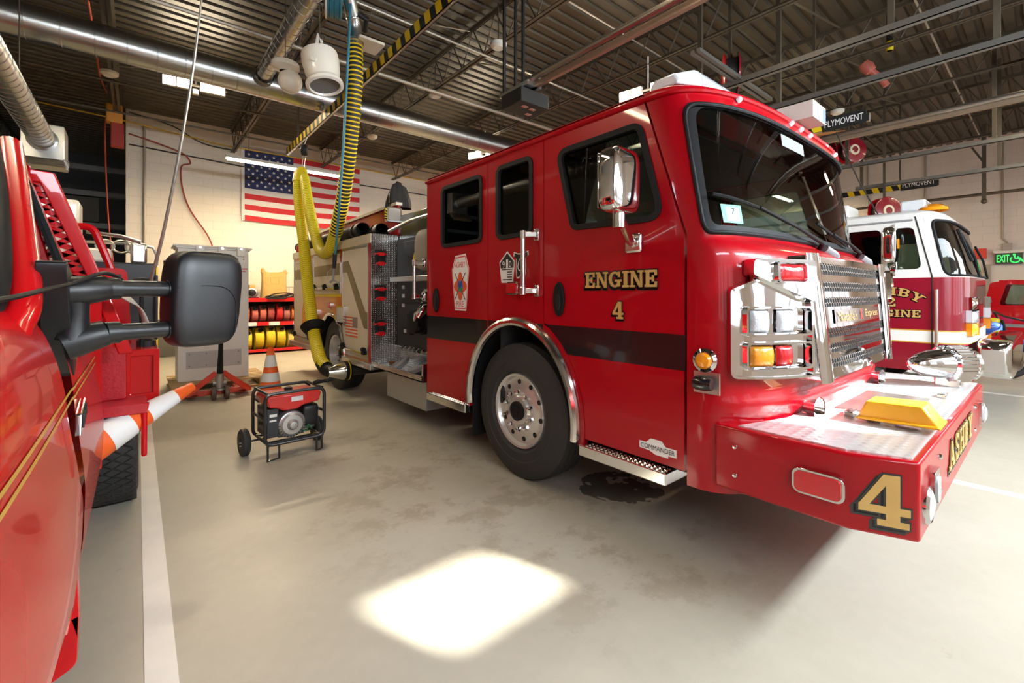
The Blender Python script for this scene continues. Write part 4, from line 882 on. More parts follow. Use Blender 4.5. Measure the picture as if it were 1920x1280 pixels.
# ================================================================ red brush truck at the left edge
PK = thing('pickup_truck', 'red brush pickup truck with flatbed close by on the left, cropped by the frame', 'pickup truck', (-1.1, 2.4, 0))
def bodyx(y, z):
    x = lerp_table(((.45, -.165), (.6, -.150), (.78, -.145), (.92, -.158), (1.04, -.172), (1.14, -.178), (1.22, -.192), (1.30, -.215), (1.37, -.25), (1.42, -.30), (1.52, -.262)), z)
    if y < 2.3: x += .028 * math.exp(-((y - 1.40) / .62) ** 2) * math.exp(-((z - .74) / .28) ** 2)
    return x
def zlow(y):
    d = abs(y - 1.05) / .80; return max(.42, .24 + .50 * (1 - d ** 2.6) ** .4) if d < 1 else .5
def ztop(y): return 1.27 + .15 * (y - .3) / 1.6
ys = sorted([.25 + .05 * i for i in range(36)] + [1.66, 1.72, 1.77, 1.79, 1.81, 1.825, 1.84, 1.848, 1.851, .252, .27])
ys = [y for y in ys if y <= 2.18]
q = MB(); nv = 26
def fsheet(u, v):
    y = ys[round(u * (len(ys) - 1))]; a, b = zlow(y), ztop(y); z = a + (b - a) * v
    zz = z if z < 1.1 else 1.1 + (z - 1.1) * (.32 / max(.05, b - 1.1)); return V((bodyx(y, zz), y, z))
q.grid(fsheet, len(ys), nv)
q.grid(lambda u, v: (lambda p: p + V((-.13 * v, -.01 * v, .012 * math.sin(PI * v))))(fsheet(u, 0)), len(ys), 4)
q.grid(lambda u, v: (lambda p: V((p.x - 1.6 * v, p.y, p.z + .10 * math.sin(PI * min(1, v * 1.0)))))(fsheet(u, 1)), len(ys), 14)
q.grid(lambda u, v: V((-.30 - 1.6 * v, .25 - .03 * math.sin(PI * v), .5 + .77 * u)), 6, 6)
q.build('fender', PRED, PK, sm=50)
q = MB(); q.grid(lambda u, v: V((-.205 - .25 * u, 1.05 + .78 * math.cos(PI * v), .24 + .50 * math.sin(PI * v))), 3, 24); q.build('wheel_liner', BLK, PK, sm=60)
q = MB(); q.plate([rpoly([(-.30, .30), (-.135, .38), (-.130, .52), (-.135, .66), (-.30, .70)], .03), circ(-.165, .50, .006, 10)], (0, 1.80, 0), (1, 0, 0), (0, 0, 1), (0, -1, 0), .05); q.build('splash_guard', PRED, PK, sm=30, bevel=.01)
# door and cab
q = MB(); q.grid(lambda u, v: V((bodyx(9, .5 + 1.02 * v if v < .88 else 1.40 + (v - .88) * 1.0) + .004, 2.182 + 1.128 * u, .5 + 1.02 * v)), 6, 24); q.grid(lambda u, v: V((bodyx(9, .5) - .05 * v, 2.19 + 1.12 * u, .5)), 2, 2); q.grid(lambda u, v: V((-.15 - .5 * u, 3.31, .5 + 1.02 * v)), 2, 2); door = q.build('door', PRED, PK, sm=50)
q = MB(); zb, zt = 1.52, 2.08
fx = lambda z: -.255 - (z - 1.5) * .30
fr2 = ((-.255, 0, 1.5), (0, 1, 0), (-.30, 0, 1.0), (.958, 0, .287))
wpoly = rpoly([(2.16, .03), (3.16, .03), (3.16, .545), (2.86, .545)], [.03, .06, .05, .05])
opoly = [(1.93, -.06), (3.30, -.06), (3.30, .60), (2.80, .60)]
q.plate([rpoly(opoly, [.02, .03, .06, .08]), wpoly], *fr2, .05); q.build('window_frame', PRED, door, sm=40, bevel=.008)
q = MB(); q.plate([grow(wpoly, .012), grow(wpoly, -.012)], (-.252, 0, 1.501), *fr2[1:], .02); q.build('window_seal', RUB, door, sm=40)
q = MB(); q.plate([wpoly], (-.268, 0, 1.497), *fr2[1:], .004); q.build('window_glass', GLASS, door, sm=0)
q = MB(); q.tube(spline([(-.285, 1.74, 1.22), (-.270, 1.87, 1.35), (-.264, 1.98, 1.45), (-.335, 2.38, 1.76), (-.415, 2.80, 2.07)], 6), .042, 14); q.build('pillar', PRED, PK)
q = MB(); q.grid(lambda u, v: V((-.42 - 1.35 * v, 2.78 + .56 * u, 2.09 + .05 * math.sin(PI * v))), 6, 12); q.grid(lambda u, v: V((-.42 - 1.35 * v, 3.34, 1.5 + .6 * u)), 2, 2); q.build('roof', PRED, PK, sm=50)
q = MB(); q.tube(spline([(-.75, 1.70, 1.40), (-.45, 1.76, 1.375), (-.335, 1.82, 1.385), (-.305, 1.92, 1.47), (-.375, 2.36, 1.79), (-.46, 2.78, 2.08)], 8), .026, 12); q.build('windshield_seal', RUB, PK)
q = MB(); q.grid(lambda u, v: V((-.31 - .16 * u - 1.3 * v, 1.90 + .88 * u - .15 * math.sin(PI * v), 1.41 + .67 * u)), 4, 10); q.build('windshield', GLASS, PK, sm=60)
q = MB(); q.grid(sbox((-.75, 2.95, 1.35), (.5, .5, .9), .5), 24, 14, cu=True); q.box((-1.7, 3.25, .7), (-.30, 3.30, 1.5)); q.build('cab_seat', mat('seat fabric'), PK, sm=60)
# gold pinstripes and chrome badge
q = MB()
for z in (1.085, 1.115):
    q.grid(lambda u, v: V((bodyx(.3 + 2.9 * u, z + .010 * v) + (.0015 if .3 + 2.9 * u < 2.19 else .0055), .3 + 2.9 * u, z + .010 * v)), 50, 2)
q.build('pinstripe', mat('gold pinstripe', (.70, .42, .08), .35, .3), PK, sm=60)
q = MB(); bx = bodyx(2.2, 1.0); q.plate([[(2.15, .955), (2.31, .99), (2.33, 1.06), (2.17, 1.03)]], (bx + .016, 0, 0), (0, 1, 0), (0, 0, 1), (1, 0, 0), .018); bg_ = q.build('fender_badge', CHROME, PK, sm=0, bevel=.005)
q = MB()
for i in range(4): q.cbox((bx + .018, 2.19 + .035 * i, 1.0 + .008 * i), (.006, .012, .045))
q.build('badge_relief', BLK, bg_, sm=0, bevel=.002)
# towing mirror
sail = [(2.0, 1.565), (2.34, 1.485), (2.345, 1.20), (2.25, 1.14), (2.06, 1.46)]
q = MB(); q.plate([rpoly(sail, .04)], (-.175, 0, 0), (0, 1, 0), (0, 0, 1), (1, 0, 0), .07); ms = q.build('mirror_mount', PLAS, PK, bevel=.02, seg=3)
q = MB()
q.tube([(-.22, 2.15, 1.455), (-.15, 2.17, 1.46), (-.09, 2.205, 1.468)], [.05, .052, .044], 16); q.tube([(-.20, 2.18, 1.27), (-.15, 2.19, 1.29), (-.09, 2.205, 1.306)], [.055, .055, .046], 16)
q.tube([(-.175, 2.17, 1.46), (-.165, 2.18, 1.38), (-.175, 2.18, 1.29)], [.05, .035, .05], 14); q.build('mount_cuff', PLAS, ms, sm=60)
q = MB()
for z in (1.468, 1.306):
    q.cyl((-.095, 2.205, z), (-.055, 2.224, z), .040, n=20); q.cyl((-.06, 2.222, z), (.10, 2.30, z), .031, n=20)
q.build('mirror_arm', GREYP if False else PLAS, ms)
mc = V((.215, 2.352, 1.428)); rot = Matrix.Rotation(.42, 4, 'Z')
q = MB(); q.M = Matrix.Translation(mc) @ rot
def mshape(k=1, dz=0):
    f = sbox((0, 0, 0), (.285 * k, .15 * k, .405 * k), .42, 48, 30)
    def g(u, v):
        p = f(u, v); t = p.z / .2; p.x += .012 * t; s = 1 - .08 * max(0, -t); p.x *= s; return p + V((0, 0, dz))
    return g
q.grid(mshape(), 48, 30, cu=True)
for z in (1.468, 1.306): q.M = None; q.tube([(.085, 2.292, z), (.12, 2.31, z), (.17, 2.335, z)], [.036, .040, .055], 14)
mh2 = q.build('mirror_head', PLAS, ms, sm=80)
q = MB(); q.M = Matrix.Translation(mc) @ rot; g = mshape(1.004); L = [(-.13, .045), (-.02, .055), (.055, .045), (.095, .0), (.105, -.06), (.10, -.15)]
def on_front(x, z):
    t = abs(x / .1425) ** 4.7 + abs(z / .2025) ** 4.7; return V((x, -.075 * max(0, 1 - t) ** (1 / 4.7) - .001, z))
q.tube(spline([on_front(a, b) for a, b in L], 6), .0022, 6); q.build('housing_seam', BLK, mh2, sm=60)
q = MB(); q.M = Matrix.Translation(mc) @ rot; q.box((-.11, .068, -.16), (.11, .078, .16)); q.build('mirror_glass', mat('mirror glass'), mh2, sm=0)
# cable over the arm, hanging strap, whip antenna
pt = lambda u, v, t: V((t * ((702 / 1098.5) + (845 / 1098.5) * (u - 960) / 845), t * ((845 / 1098.5) - (702 / 1098.5) * (u - 960) / 845), 1.45 + t * (550 - v) / 845))
q = MB(); q.tube(spline([(-.37, 1.15, 1.405), (-.29, 1.50, 1.425), (-.245, 1.70, 1.44), (-.205, 1.90, 1.463), (-.165, 2.05, 1.482), (-.10, 2.19, 1.522), (-.06, 2.27, 1.513), (-.04, 2.33, 1.49)], 8), .0075, 8); q.build('cable', RUB, PK)
q = MB(); sp_ = spline([(-.13, 3.1, 1.50), (-.06, 3.22, 1.44), (.0, 3.35, 1.39), (.035, 3.42, 1.30), (.05, 3.45, 1.22)], 8)
vs = []
for p in sp_: vs += [p + V((-.02, 0, .028)), p + V((.02, 0, -.028))]
q.add(vs, [(2 * i, 2 * i + 1, 2 * i + 3, 2 * i + 2) for i in range(len(sp_) - 1)]); o = q.build('strap', mat('grey webbing', (.42, .38, .33), .8), PK, sm=60); so_ = o.modifiers.new('t', 'SOLIDIFY'); so_.thickness = .006
q = MB(); q.cyl((.02, 3.9, 1.09), (.02, 3.9, 1.50), .012); q.lathe([(.0001, .085), (.04, .075), (.075, .03), (.08, 0), (.0001, 0)], (.02, 3.9, 1.475), (0, 0, 1), 24); an = q.build('antenna_base', RUB, PK)
q = MB(); q.tube(spline([(.07, 3.88, 1.54), (.14, 3.84, 1.90), (.23, 3.76, 2.5), (.30, 3.66, 3.1), (.345, 3.58, 3.7), (.37, 3.52, 4.3)], 10), [.011 - .00012 * i for i in range(51)], 8); q.build('antenna_whip', mat('whip steel', (.40, .37, .32), .3, .9), an)
# headache rack
Y = 3.44; q = MB(); out_ = lambda z: lerp_table(((1.10, -.02), (1.54, -.155), (2.10, -.345)), z)
q.plate([[(out_(1.1), 1.1), (out_(1.54), 1.54), (out_(2.1), 2.10), (out_(2.1) - .30, 2.12), (-1.9, 2.12), (-1.9, 2.04), (out_(2.04) - .075, 2.04), (out_(1.54) - .06, 1.54), (out_(1.1) - .065, 1.1)]], (0, Y, 0), (1, 0, 0), (0, 0, 1), (0, -1, 0), .05)
rk = q.build('headache_rack', PRED, PK, sm=0, bevel=.006)
q = MB(); n = 15
for i in range(n):
    za, zb_ = 1.15 + .9 * i / n, 1.15 + .9 * (i + 1) / n
    xa, xb = out_(za) - .055, out_(zb_) - .055; w = .13
    q.bar((xa, Y + .025, za), (xb - w, Y + .025, zb_), .016, .03); q.bar((xa - w, Y + .025, za), (xb, Y + .025, zb_), .016, .03)
q.plate([[(out_(1.1) - .21, 1.1), (out_(2.04) - .21, 2.04), (out_(2.04) - .18, 2.04), (out_(1.1) - .18, 1.1)]], (0, Y, 0), (1, 0, 0), (0, 0, 1), (0, -1, 0), .05); q.build('rack_lattice', PRED, rk, sm=0)
q = MB(); q.tube(spline([(-.50, 4.2, 1.86), (-.32, 4.2, 1.90), (-.24, 4.2, 1.89), (-.20, 4.2, 1.80), (-.12, 4.2, 1.55), (-.07, 4.2, 1.38)], 6), .024, 10); q.build('hand_rail', PRED, PK)
# flatbed, box, tank skid
ROUGHRED = mat('chipped red paint', (.48, .008, .02), .4, coat=.6, bump=.35, bscale=45)
q = MB(); q.box((-1.95, 3.45, .74), (.045, 6.2, .80)); q.plate([[(-.45, .80), (-.055, .80), (-.055, 1.09), (-.10, 1.16), (-.16, 1.50), (-.45, 1.50)]], (0, 3.66, 0), (1, 0, 0), (0, 0, 1), (0, -1, 0), .06); q.build('flatbed', ROUGHRED, PK, sm=0, bevel=.006)
q = MB(); q.box((-.055, 3.70, .765), (.106, 6.1, 1.092)); q.plate([R4(-.058, .76, .108, 1.095), rr(-.035, .82, .075, 1.055, .008)], (0, 3.682, 0), (1, 0, 0), (0, 0, 1), (0, -1, 0), .02); q.build('side_box', PRED, PK, sm=0, bevel=.006)
q = MB(); q.plate([rpoly([(-.5, 1.1), (-.03, 1.1), (-.055, 1.62), (-.5, 1.62)], [0, .02, .05, 0]), circ(-.095, 1.57, .012, 12)], (0, 4.05, 0), (1, 0, 0), (0, 0, 1), (0, -1, 0), .03); q.build('gusset_plate', PRED, PK, sm=0, bevel=.003)
q = MB(); q.box((-1.2, 4.6, 1.08), (.115, 5.7, 1.69)); q.box((.10, 4.56, 1.08), (.125, 4.60, 1.60)); q.build('water_tank', mat('black tank plastic', (.018, .018, .02), .4), PK, sm=0, bevel=.012)
q = MB(); q.cyl((.045, 3.95, 1.09), (.045, 3.95, 1.24), .032, n=14); q.lathe([(.055, 0), (.055, .04), (.03, .06)], (.045, 3.95, 1.09), (0, 0, 1), 14); q.build('hose_nozzle', BLK, PK)
q = MB(); q.tube([(-.35, 4.9, 1.86), (-.05, 4.9, 1.86), (.10, 4.9, 1.84), (.125, 4.9, 1.78), (.125, 4.9, 1.69)], .012, 8); q.tube([(-.3, 4.7, 1.92), (-.1, 4.7, 1.90), (.02, 4.7, 1.86)], .014, 8); q.build('pump_rail', ALU, PK)
for x in (-.20, -.10, -.02):
    q = MB(); q.tube([(x + .055 * math.cos(a), 4.85, 1.83 + .05 * math.sin(a)) for a in [2 * PI * i / 20 for i in range(20)]], .009, 6, closed=True); q.build('hose_clamp', ALU, PK)
q = MB(); q.box((-.045, 4.75, 1.69), (.06, 4.85, 1.86)); q.build('steel_canister', ALU, PK, bevel=.02)
q = MB(); q.box((-.62, 5.0, 1.69), (-.36, 5.3, 2.20)); q.box((-.34, 4.7, 1.69), (-.16, 4.95, 1.80)); q.build('pump_engine', CREAM, PK, bevel=.02)
q = MB(); q.cyl((.035, 3.47, .80), (.03, 3.47, .76), .02); q.cyl((.03, 3.47, .78), (.030, 3.45, .50), .016, .014); q.lathe([(.014, 0), (.012, -.012), (.0001, -.016)], (.030, 3.45, .50), (0, 0, 1), 10); q.build('hanging_pin', PRED, PK)
# wheels: blocky off-road tread at the rear
def off_road(cx, cy, w, r):
    q = MB(); h = w / 2; q.lathe([(.22, -h + .01), (r - .08, -h - .005), (r - .02, -h + .01), (r - .008, -h + .03), (r - .008, h - .03), (r - .02, h - .01), (r - .08, h + .005), (.22, h - .01)], (cx, cy, r), (1, 0, 0), 48); wh = q.build('wheel', TYRE, PK, sm=40)
    q = MB(); n = 46; rows = 5
    for i in range(n):
        for j in range(rows):
            t = 2 * PI * (i + (.5 if j % 2 else 0)) / n; xc = cx - h + w * (j + .5) / rows; da, dx = PI / n * .92, w / rows * .92
            ring_ = [(0, -dx), (da, 0), (0, dx), (-da, 0)]; vs = []
            for rr_, k in ((r - .012, 1), (r + .004, .82)):
                for a, x in ring_: X = min(max(xc + x * k, cx - h + .004), cx + h - .004); vs.append((X, cy + rr_ * math.cos(t + a * k), r + rr_ * math.sin(t + a * k)))
            q.add(vs, [(4, 5, 6, 7)] + [(k, (k + 1) % 4, 4 + (k + 1) % 4, 4 + k) for k in range(4)])
    q.build('tread_blocks', TYRE, wh, sm=0)
    q = MB(); q.lathe([(.22, h - .01), (.20, h - .06), (.10, h - .09), (.0001, h - .09)], (cx, cy, r), (1, 0, 0), 24); q.build('rim', ALU, wh)
off_road(-.125, 4.24, .25, .42)
q = MB(); q.lathe([(.2, -.12), (.38, -.12), (.40, -.08), (.40, .08), (.38, .12), (.2, .12)], (-.42, 1.05, .40), (1, 0, 0), 40); q.cyl((-.40, 1.05, .40), (-.32, 1.05, .40), .2); q.build('wheel', TYRE, PK, sm=40)
# striped cone stowed on its side under the flatbed
def cone_parts(t, local_M):
    prof = [(.155, .03), (.135, .12), (.115, .26), (.10, .35), (.083, .45), (.066, .55), (.045, .67), (.038, .70), (.028, .705), (.028, .69)]
    rad = lambda z: lerp_table(((0, .160), (.70, .036)), z)
    q = MB(); q.M = local_M
    q.lathe([(rad(.02), .02), (rad(.7), .70), (.027, .705), (.027, .66)], (0, 0, 0), (0, 0, 1), 40); q.build('cone_body', ORANGE, t, sm=60, local=True)
    for a, b in ((.24, .36), (.44, .60)):
        q = MB(); q.M = local_M; q.lathe([(rad(a) + .002, a), (rad(b) + .002, b)], (0, 0, 0), (0, 0, 1), 40); q.build('reflective_sleeve', REFLW, t, sm=60, local=True)
    q = MB(); q.M = local_M; q.plate([rr(-.19, -.19, .19, .19, .03)], (0, 0, .025), (1, 0, 0), (0, 1, 0), (0, 0, 1), .025); q.build('cone_base', RUB, t, local=True, bevel=.006)
A_, B_ = V((-.37, 3.36, .52)), V((.285, 3.66, .835))
t = thing('traffic_cone', 'orange and white striped cone stowed sideways under the pickup flatbed', 'traffic cone', A_, 0)
cone_parts(t, (B_ - A_).to_track_quat('Z', 'Y').to_matrix().to_4x4() @ Matrix.Diagonal((.80, .80, (B_ - A_).length / .705, 1)))
t = thing('traffic_cone', 'orange and white striped cone standing upright on the floor behind the generator', 'traffic cone', (1.42, 6.95, 0))
cone_parts(t, Matrix.Diagonal((1.0, 1.0, 1.0, 1)))
# ================================================================ portable generator
GY = math.radians(4)
GT = thing('generator', 'portable red topped generator in a black tube frame on two wheels', 'generator', (1.075, 4.52, 0), GY)
FRM = mat('black frame paint', (.014, .014, .015), .35, coat=.3)
LX, LY, z0, z1, r_ = .25, .19, .14, .58, .0145
for s in (-1, 1):
    q = MB(); y = s * LY; P = [(-LX, y, z0), (LX, y, z0), (LX, y, z1), (-LX, y, z1)]; loop = []
    for x, z in rpoly([(p[0], p[2]) for p in P], .07, 6): loop.append((x, y, z))
    q.tube(loop, r_, 10, closed=True); q.build('tube_frame', FRM, GT, local=True)
for x, z in ((-LX + .03, z0), (LX - .03, z0), (-LX + .02, z1), (LX - .02, z1), (-LX, .36), (LX, .36)):
    q = MB(); q.cyl((x, -LY, z), (x, LY, z), r_ * .9, n=10); q.build('cross_tube', FRM, GT, local=True)
for a, b in ((-LY, -LY + .05), (LY - .05, LY)):
    q = MB(); q.box((-LX + .02, a, z0 + .005), (LX - .02, b, z0 + .02)); q.build('base_rail', FRM, GT, local=True)
for x in (-LX + .02, LX - .07):
    q = MB(); q.tube([(x, -LY, z0), (x, -LY, .008), (x + .10 * (1 if x < 0 else .6), -LY + .03, .008), (x + .10 * (1 if x < 0 else .6), -LY + .03, z0)], .010, 6); q.build('leg', FRM, GT, local=True)
for x in (-.335, .30):
    q = MB(); q.lathe([(.05, -.03), (.105, -.032), (.118, -.022), (.12, -.008), (.116, -.004), (.116, .004), (.12, .008), (.118, .022), (.105, .032), (.05, .03)], (x, .13, .12), (1, 0, 0), 32); wl = q.build('wheel', TYRE, GT, local=True); q = MB(); q.lathe([(.05, .03), (.045, .01), (.02, .014), (.0001, .02)], (x, .13, .12), (1 if x > 0 else -1, 0, 0), 20); q.build('wheel_hub', FRM, wl, local=True)
q = MB(); q.cyl((-.33, .13, .12), (.30, .13, .12), .009); q.build('axle', FRM, GT, local=True)
q = MB(); q.tube([(LX, LY - .1, z1), (LX + .01, LY - .2, z1 + .035), (LX + .03, -LY - .02, z1 + .05)], .011, 8); q.cyl((LX - .08, -LY + .03, z1 + .045), (LX + .10, -LY + .03, z1 + .055), .017, n=12); q.build('fold_handle', RUB, GT, local=True)
RP = mat('red tank plastic', (.68, .025, .02), .3, coat=.5)
tank = [(-.22, .555), (.22, .555), (.235, .53), (.21, .455), (.08, .44), (.03, .415), (-.10, .415), (-.14, .44), (-.21, .455), (-.235, .53)]
q = MB(); q.plate([tank], (0, -.165, 0), (1, 0, 0), (0, 0, 1), (0, -1, 0), .33); tk = q.build('fuel_tank', RP, GT, local=True, bevel=.015, seg=3)
q = MB(); q.lathe([(.035, 0), (.035, .025), (.02, .032), (.0001, .034)], (0, .02, .555), (0, 0, 1), 20); q.build('filler_cap', BLK, tk, local=True)
q = MB(); q.box((-.03, -.1665, .485), (.07, -.1655, .525)); q.build('tank_label', SIGNW, tk, local=True, sm=0)
q = MB(); q.box((-.225, -.15, .19), (-.13, .15, .44)); cp_ = q.build('control_panel', mat('panel charcoal', (.03, .032, .035), .4), GT, local=True, bevel=.006)
q = MB(); q.box((-.228, -.12, .24), (-.224, .12, .41)); q.build('panel_face', mat('panel grey', (.12, .12, .12), .4), cp_, local=True, sm=0)
for i, (y, z) in enumerate(((-.08, .37), (-.02, .37), (.05, .37), (-.08, .30), (-.02, .30), (.05, .29))):
    q = MB(); q.cyl((-.226, y, z), (-.236, y, z), .017, n=12); q.build('socket', BLK, cp_, local=True)
q = MB(); q.box((-.205, -.152, .37), (-.145, -.1505, .395)); q.box((-.205, -.152, .33), (-.15, -.1505, .345)); q.build('panel_label', SIGNW, cp_, local=True, sm=0)
q = MB(); q.cyl((-.10, .02, .29), (.06, .02, .29), .115, n=28); q.box((-.12, -.10, .165), (.10, .14, .20)); q.build('alternator', mat('cast grey', (.10, .10, .10), .5, .5), GT, local=True, bevel=.006)
q = MB(); q.lathe([(.118, -.02), (.122, .03), (.112, .05), (.10, .055), (.085, .07), (.05, .072), (.035, .085), (.03, .098), (.018, .10), (.016, .092), (.0001, .092)], (-.015, -.085, .275), (0, -1, 0), 36); rc = q.build('recoil_cover', mat('silver cover', (.62, .62, .60), .35, .8), GT, local=True)
for i in range(14):
    t = PI + PI * i / 13; q = MB(); q.bar((-.015 + .10 * math.cos(t), -.146, .275 + .10 * math.sin(t)), (-.015 + .115 * math.cos(t), -.142, .275 + .115 * math.sin(t)), .006, .004); q.build('vent_slot', BLK, rc, local=True)
q = MB(); q.grid(sbox((.155, -.02, .325), (.145, .22, .20), .3), 28, 18, cu=True); q.build('air_cleaner', PLAS, GT, local=True, sm=70)
q = MB(); q.box((.05, -.10, .20), (.20, .14, .27)); q.build('engine_block', mat('cast grey'), GT, local=True, bevel=.01)
q = MB(); q.grid(sbox((.03, .02, .42), (.14, .12, .05), .5), 20, 12, cu=True); q.build('blue_duct', mat('blue grey plastic', (.16, .22, .30), .5), GT, local=True, sm=70)
q = MB(); q.tube(spline([(.06, -.15, .22), (.10, -.17, .20), (.12, -.15, .25), (.15, -.15, .21)], 6), .006, 6); q.build('green_wire', mat('green wire', (.02, .15, .06), .5), GT, local=True)
# ================================================================ white cabinet on a pallet, with a pallet jack under it
CW = mat('white cabinet enamel', (.83, .82, .79), .38, vary=.04, bscale=10)
CB = thing('electrical_cabinet', 'tall white metal cabinet with a flanged top standing on a wooden pallet', 'cabinet', (.90, 8.5, .145))
x0, x1, y0, y1, zt = .45, 1.36, 8.20, 8.75, 2.12
q = MB(); q.box((x0, y0, .145), (x1, y1, zt)); q.build('cabinet_body', CW, CB, bevel=.006)
q = MB(); q.plate([[(x0 - .05, y0 - .05), (x1 + .05, y0 - .05), (x1 + .05, y1 + .05), (x0 - .05, y1 + .05)]], (0, 0, zt + .05), (1, 0, 0), (0, 1, 0), (0, 0, 1), .025); q.box((x0 - .02, y0 - .02, zt), (x1 + .02, y1 + .02, zt + .03)); q.build('cabinet_top', CW, CB, sm=0, bevel=.005)
for x in (x0 + .27, x0 + .55, x0 + .80):
    q = MB(); q.box((x - .055, y0 - .055, zt - .09), (x + .055, y0 - .003, zt + .055)); b = q.build('lifting_bracket', CW, CB, sm=0, bevel=.004); q = MB(); q.cyl((x, y0 - .056, zt + .02), (x, y0 - .066, zt + .02), .018, n=8); q.build('bracket_bolt', ALU, b)
    for dx in (-.04, .04):
        q = MB(); q.cyl((x + dx, y0 - .002, zt - .13), (x + dx, y0 - .008, zt - .13), .010, n=8); q.build('rivet', GREYP, CB)
q = MB(); q.box((x0 + .13, y0 - .006, .66), (x1 - .13, y0, .84)); q.build('access_panel', CW, CB, sm=0); q = MB(); q.box((x0 + .10, y0 - .008, .33), (x1 - .10, y0, .58)); ap = q.build('lower_panel', mat('pale grey panel', (.52, .51, .52), .5), CB, sm=0)
for i in range(8):
    q = MB(); x, z = x0 + .14 + .21 * (i % 4), .545 if i < 4 else .37; q.cyl((x, y0 - .008, z), (x, y0 - .013, z), .010, n=8); q.build('panel_screw', GREYP, ap)
q = MB(); q.box((x1 - .16, y0 - .003, 1.83), (x1 - .02, y0, 1.845)); q.box((x1 - .12, y0 - .003, 1.79), (x1 - .04, y0, 1.80)); q.build('red_label', SIGNR, CB, sm=0)
WOOD = mat('pallet wood', (.52, .36, .18), .7, vary=.25, bscale=25)
PT = thing('wooden_pallet', 'rough wooden pallet carrying the white cabinet', 'pallet', (.95, 8.45, 0))
for i in range(7): q = MB(); y = 8.0 + i * .15; q.box((.35, y, .12), (1.60, y + .10, .144)); q.build('deck_board', WOOD, PT, sm=0)
for x in (.37, .92, 1.48): q = MB(); q.box((x, 8.0, .022), (x + .10, 9.0, .12)); q.build('stringer', WOOD, PT, sm=0)
for y in (8.0, 8.9): q = MB(); q.box((.35, y, 0), (1.60, y + .10, .022)); q.build('bottom_board', WOOD, PT, sm=0)
JR = mat('red jack paint', (.62, .045, .02), .4, coat=.4)
JK = thing('pallet_jack', 'red pallet jack with upright black handle parked at the cabinet', 'pallet jack', (.87, 7.5, 0))
for s in (-1, 1):
    x = .87 + s * .31; q = MB(); q.box((x - .08, 7.42, .05), (x + .08, 7.98, .085)); q.build('fork', JR, JK, sm=0, bevel=.008)
    q = MB(); q.bar((.87 + s * .04, 7.36, .36), (.87 + s * .37, 7.42, .075), .05, .07); q.build('frame_strut', JR, JK, sm=0, bevel=.006)
q = MB(); q.box((.50, 7.42, .05), (1.24, 7.50, .12)); q.build('cross_frame', JR, JK, sm=0, bevel=.006)
q = MB(); q.cyl((.87, 7.36, .14), (.87, 7.36, .33), .055, n=16); q.cyl((.87, 7.34, .30), (.87, 7.34, .38), .04, n=14); q.cyl((.79, 7.36, .22), (.95, 7.36, .22), .035, n=14); q.lathe([(.11, .13), (.11, .15), (.05, .16)], (.87, 7.36, 0), (0, 0, 1), 20); q.build('hydraulic_pump', mat('worn steel', (.42, .41, .38), .4, .8), JK, sm=40)
for s in (-1, 1):
    q = MB(); q.lathe([(.03, -.025), (.088, -.025), (.092, -.015), (.092, .015), (.088, .025), (.03, .025)], (.87 + s * .075, 7.30, .092), (1, 0, 0), 24); q.build('steer_wheel', mat('brown wheel', (.10, .065, .05), .5), JK)
q = MB(); q.tube([(.87, 7.32, .36), (.87, 7.26, .62), (.87, 7.22, .86)], [.04, .03, .026], 10); q.tube([(.87, 7.22, .86), (.87, 7.18, 1.12)], .02, 8); q.tube([(.87, 7.18, 1.10), (.76, 7.16, 1.16), (.76, 7.15, 1.28), (.98, 7.15, 1.28), (.98, 7.16, 1.16), (.87, 7.18, 1.10)], .016, 8); q.build('jack_handle', RUB, JK)
# ================================================================ hose rack on the back wall
SR = mat('red rack steel', (.62, .012, .015), .35, coat=.4)
HR = thing('hose_rack', 'long red steel rack of rolled fire hose along the back wall', 'rack', (3.0, 12.5, 0))
for nm, z in (('top_shelf', 1.28), ('middle_shelf', .70), ('bottom_shelf', .045)):
    q = MB(); q.box((1.25, 12.24, z), (4.75, 12.85, z + .03)); sh_ = q.build(nm, DARKIN if z < 1 else DARKIN, HR, sm=0)
    q = MB(); q.box((1.25, 12.18, z - (.03 if z > .1 else .0)), (4.75, 12.24, z + .065)); b = q.build('front_beam', SR, sh_, sm=0, bevel=.004)
    if nm == 'middle_shelf':
        for x in (1.95, 2.45, 3.0):
            q = MB(); q.box((x, 12.176, z - .028), (x + .24, 12.18, z + .062)); q.build('reflective_strip', REFLW, b, sm=0)
for x in (1.27, 3.38, 4.70):
    for y in (12.26, 12.80): q = MB(); q.box((x, y, 0), (x + .05, y + .05, 1.30)); q.build('rack_post', SR if y < 12.5 else STEEL, HR, sm=0)
q = MB(); q.box((1.25, 12.86, .05), (4.75, 12.88, 1.28)); q.build('rack_back', DARKIN, HR, sm=0)
def hose_roll(x, y, z, r, w, m, lab, grp, tilt=0, cup=0):
    t = thing('hose_roll', lab, 'fire hose', (x, y, z), tilt, grp)
    q = MB(); h = w / 2
    pr = [(.03, -h)] + [(.03 + (r - .04) * i / 10, -h + (.004 if i % 2 else 0)) for i in range(11)] + [(r, -h + .012), (r + .003, 0), (r, h - .012)] + [(.03 + (r - .04) * i / 10, h - (.004 if i % 2 else 0)) for i in range(10, -1, -1)]
    q.lathe(pr, (0, 0, r), (1, 0, 0), 32); q.build('hose', m, t, local=True, sm=50)
    a = math.radians(36 + cup); p = V((.012, -(r + .01) * math.cos(a), r + (r + .015) * math.sin(a))); d = V((.1, -1, .25)).normalized()
    q = MB(); q.lathe([(.046, -.03), (.050, .0), (.050, .05), (.040, .055), (.036, .05), (.034, .0), (.0001, .0)], p, d, 18); q.build('coupling', BLK, t, local=True)
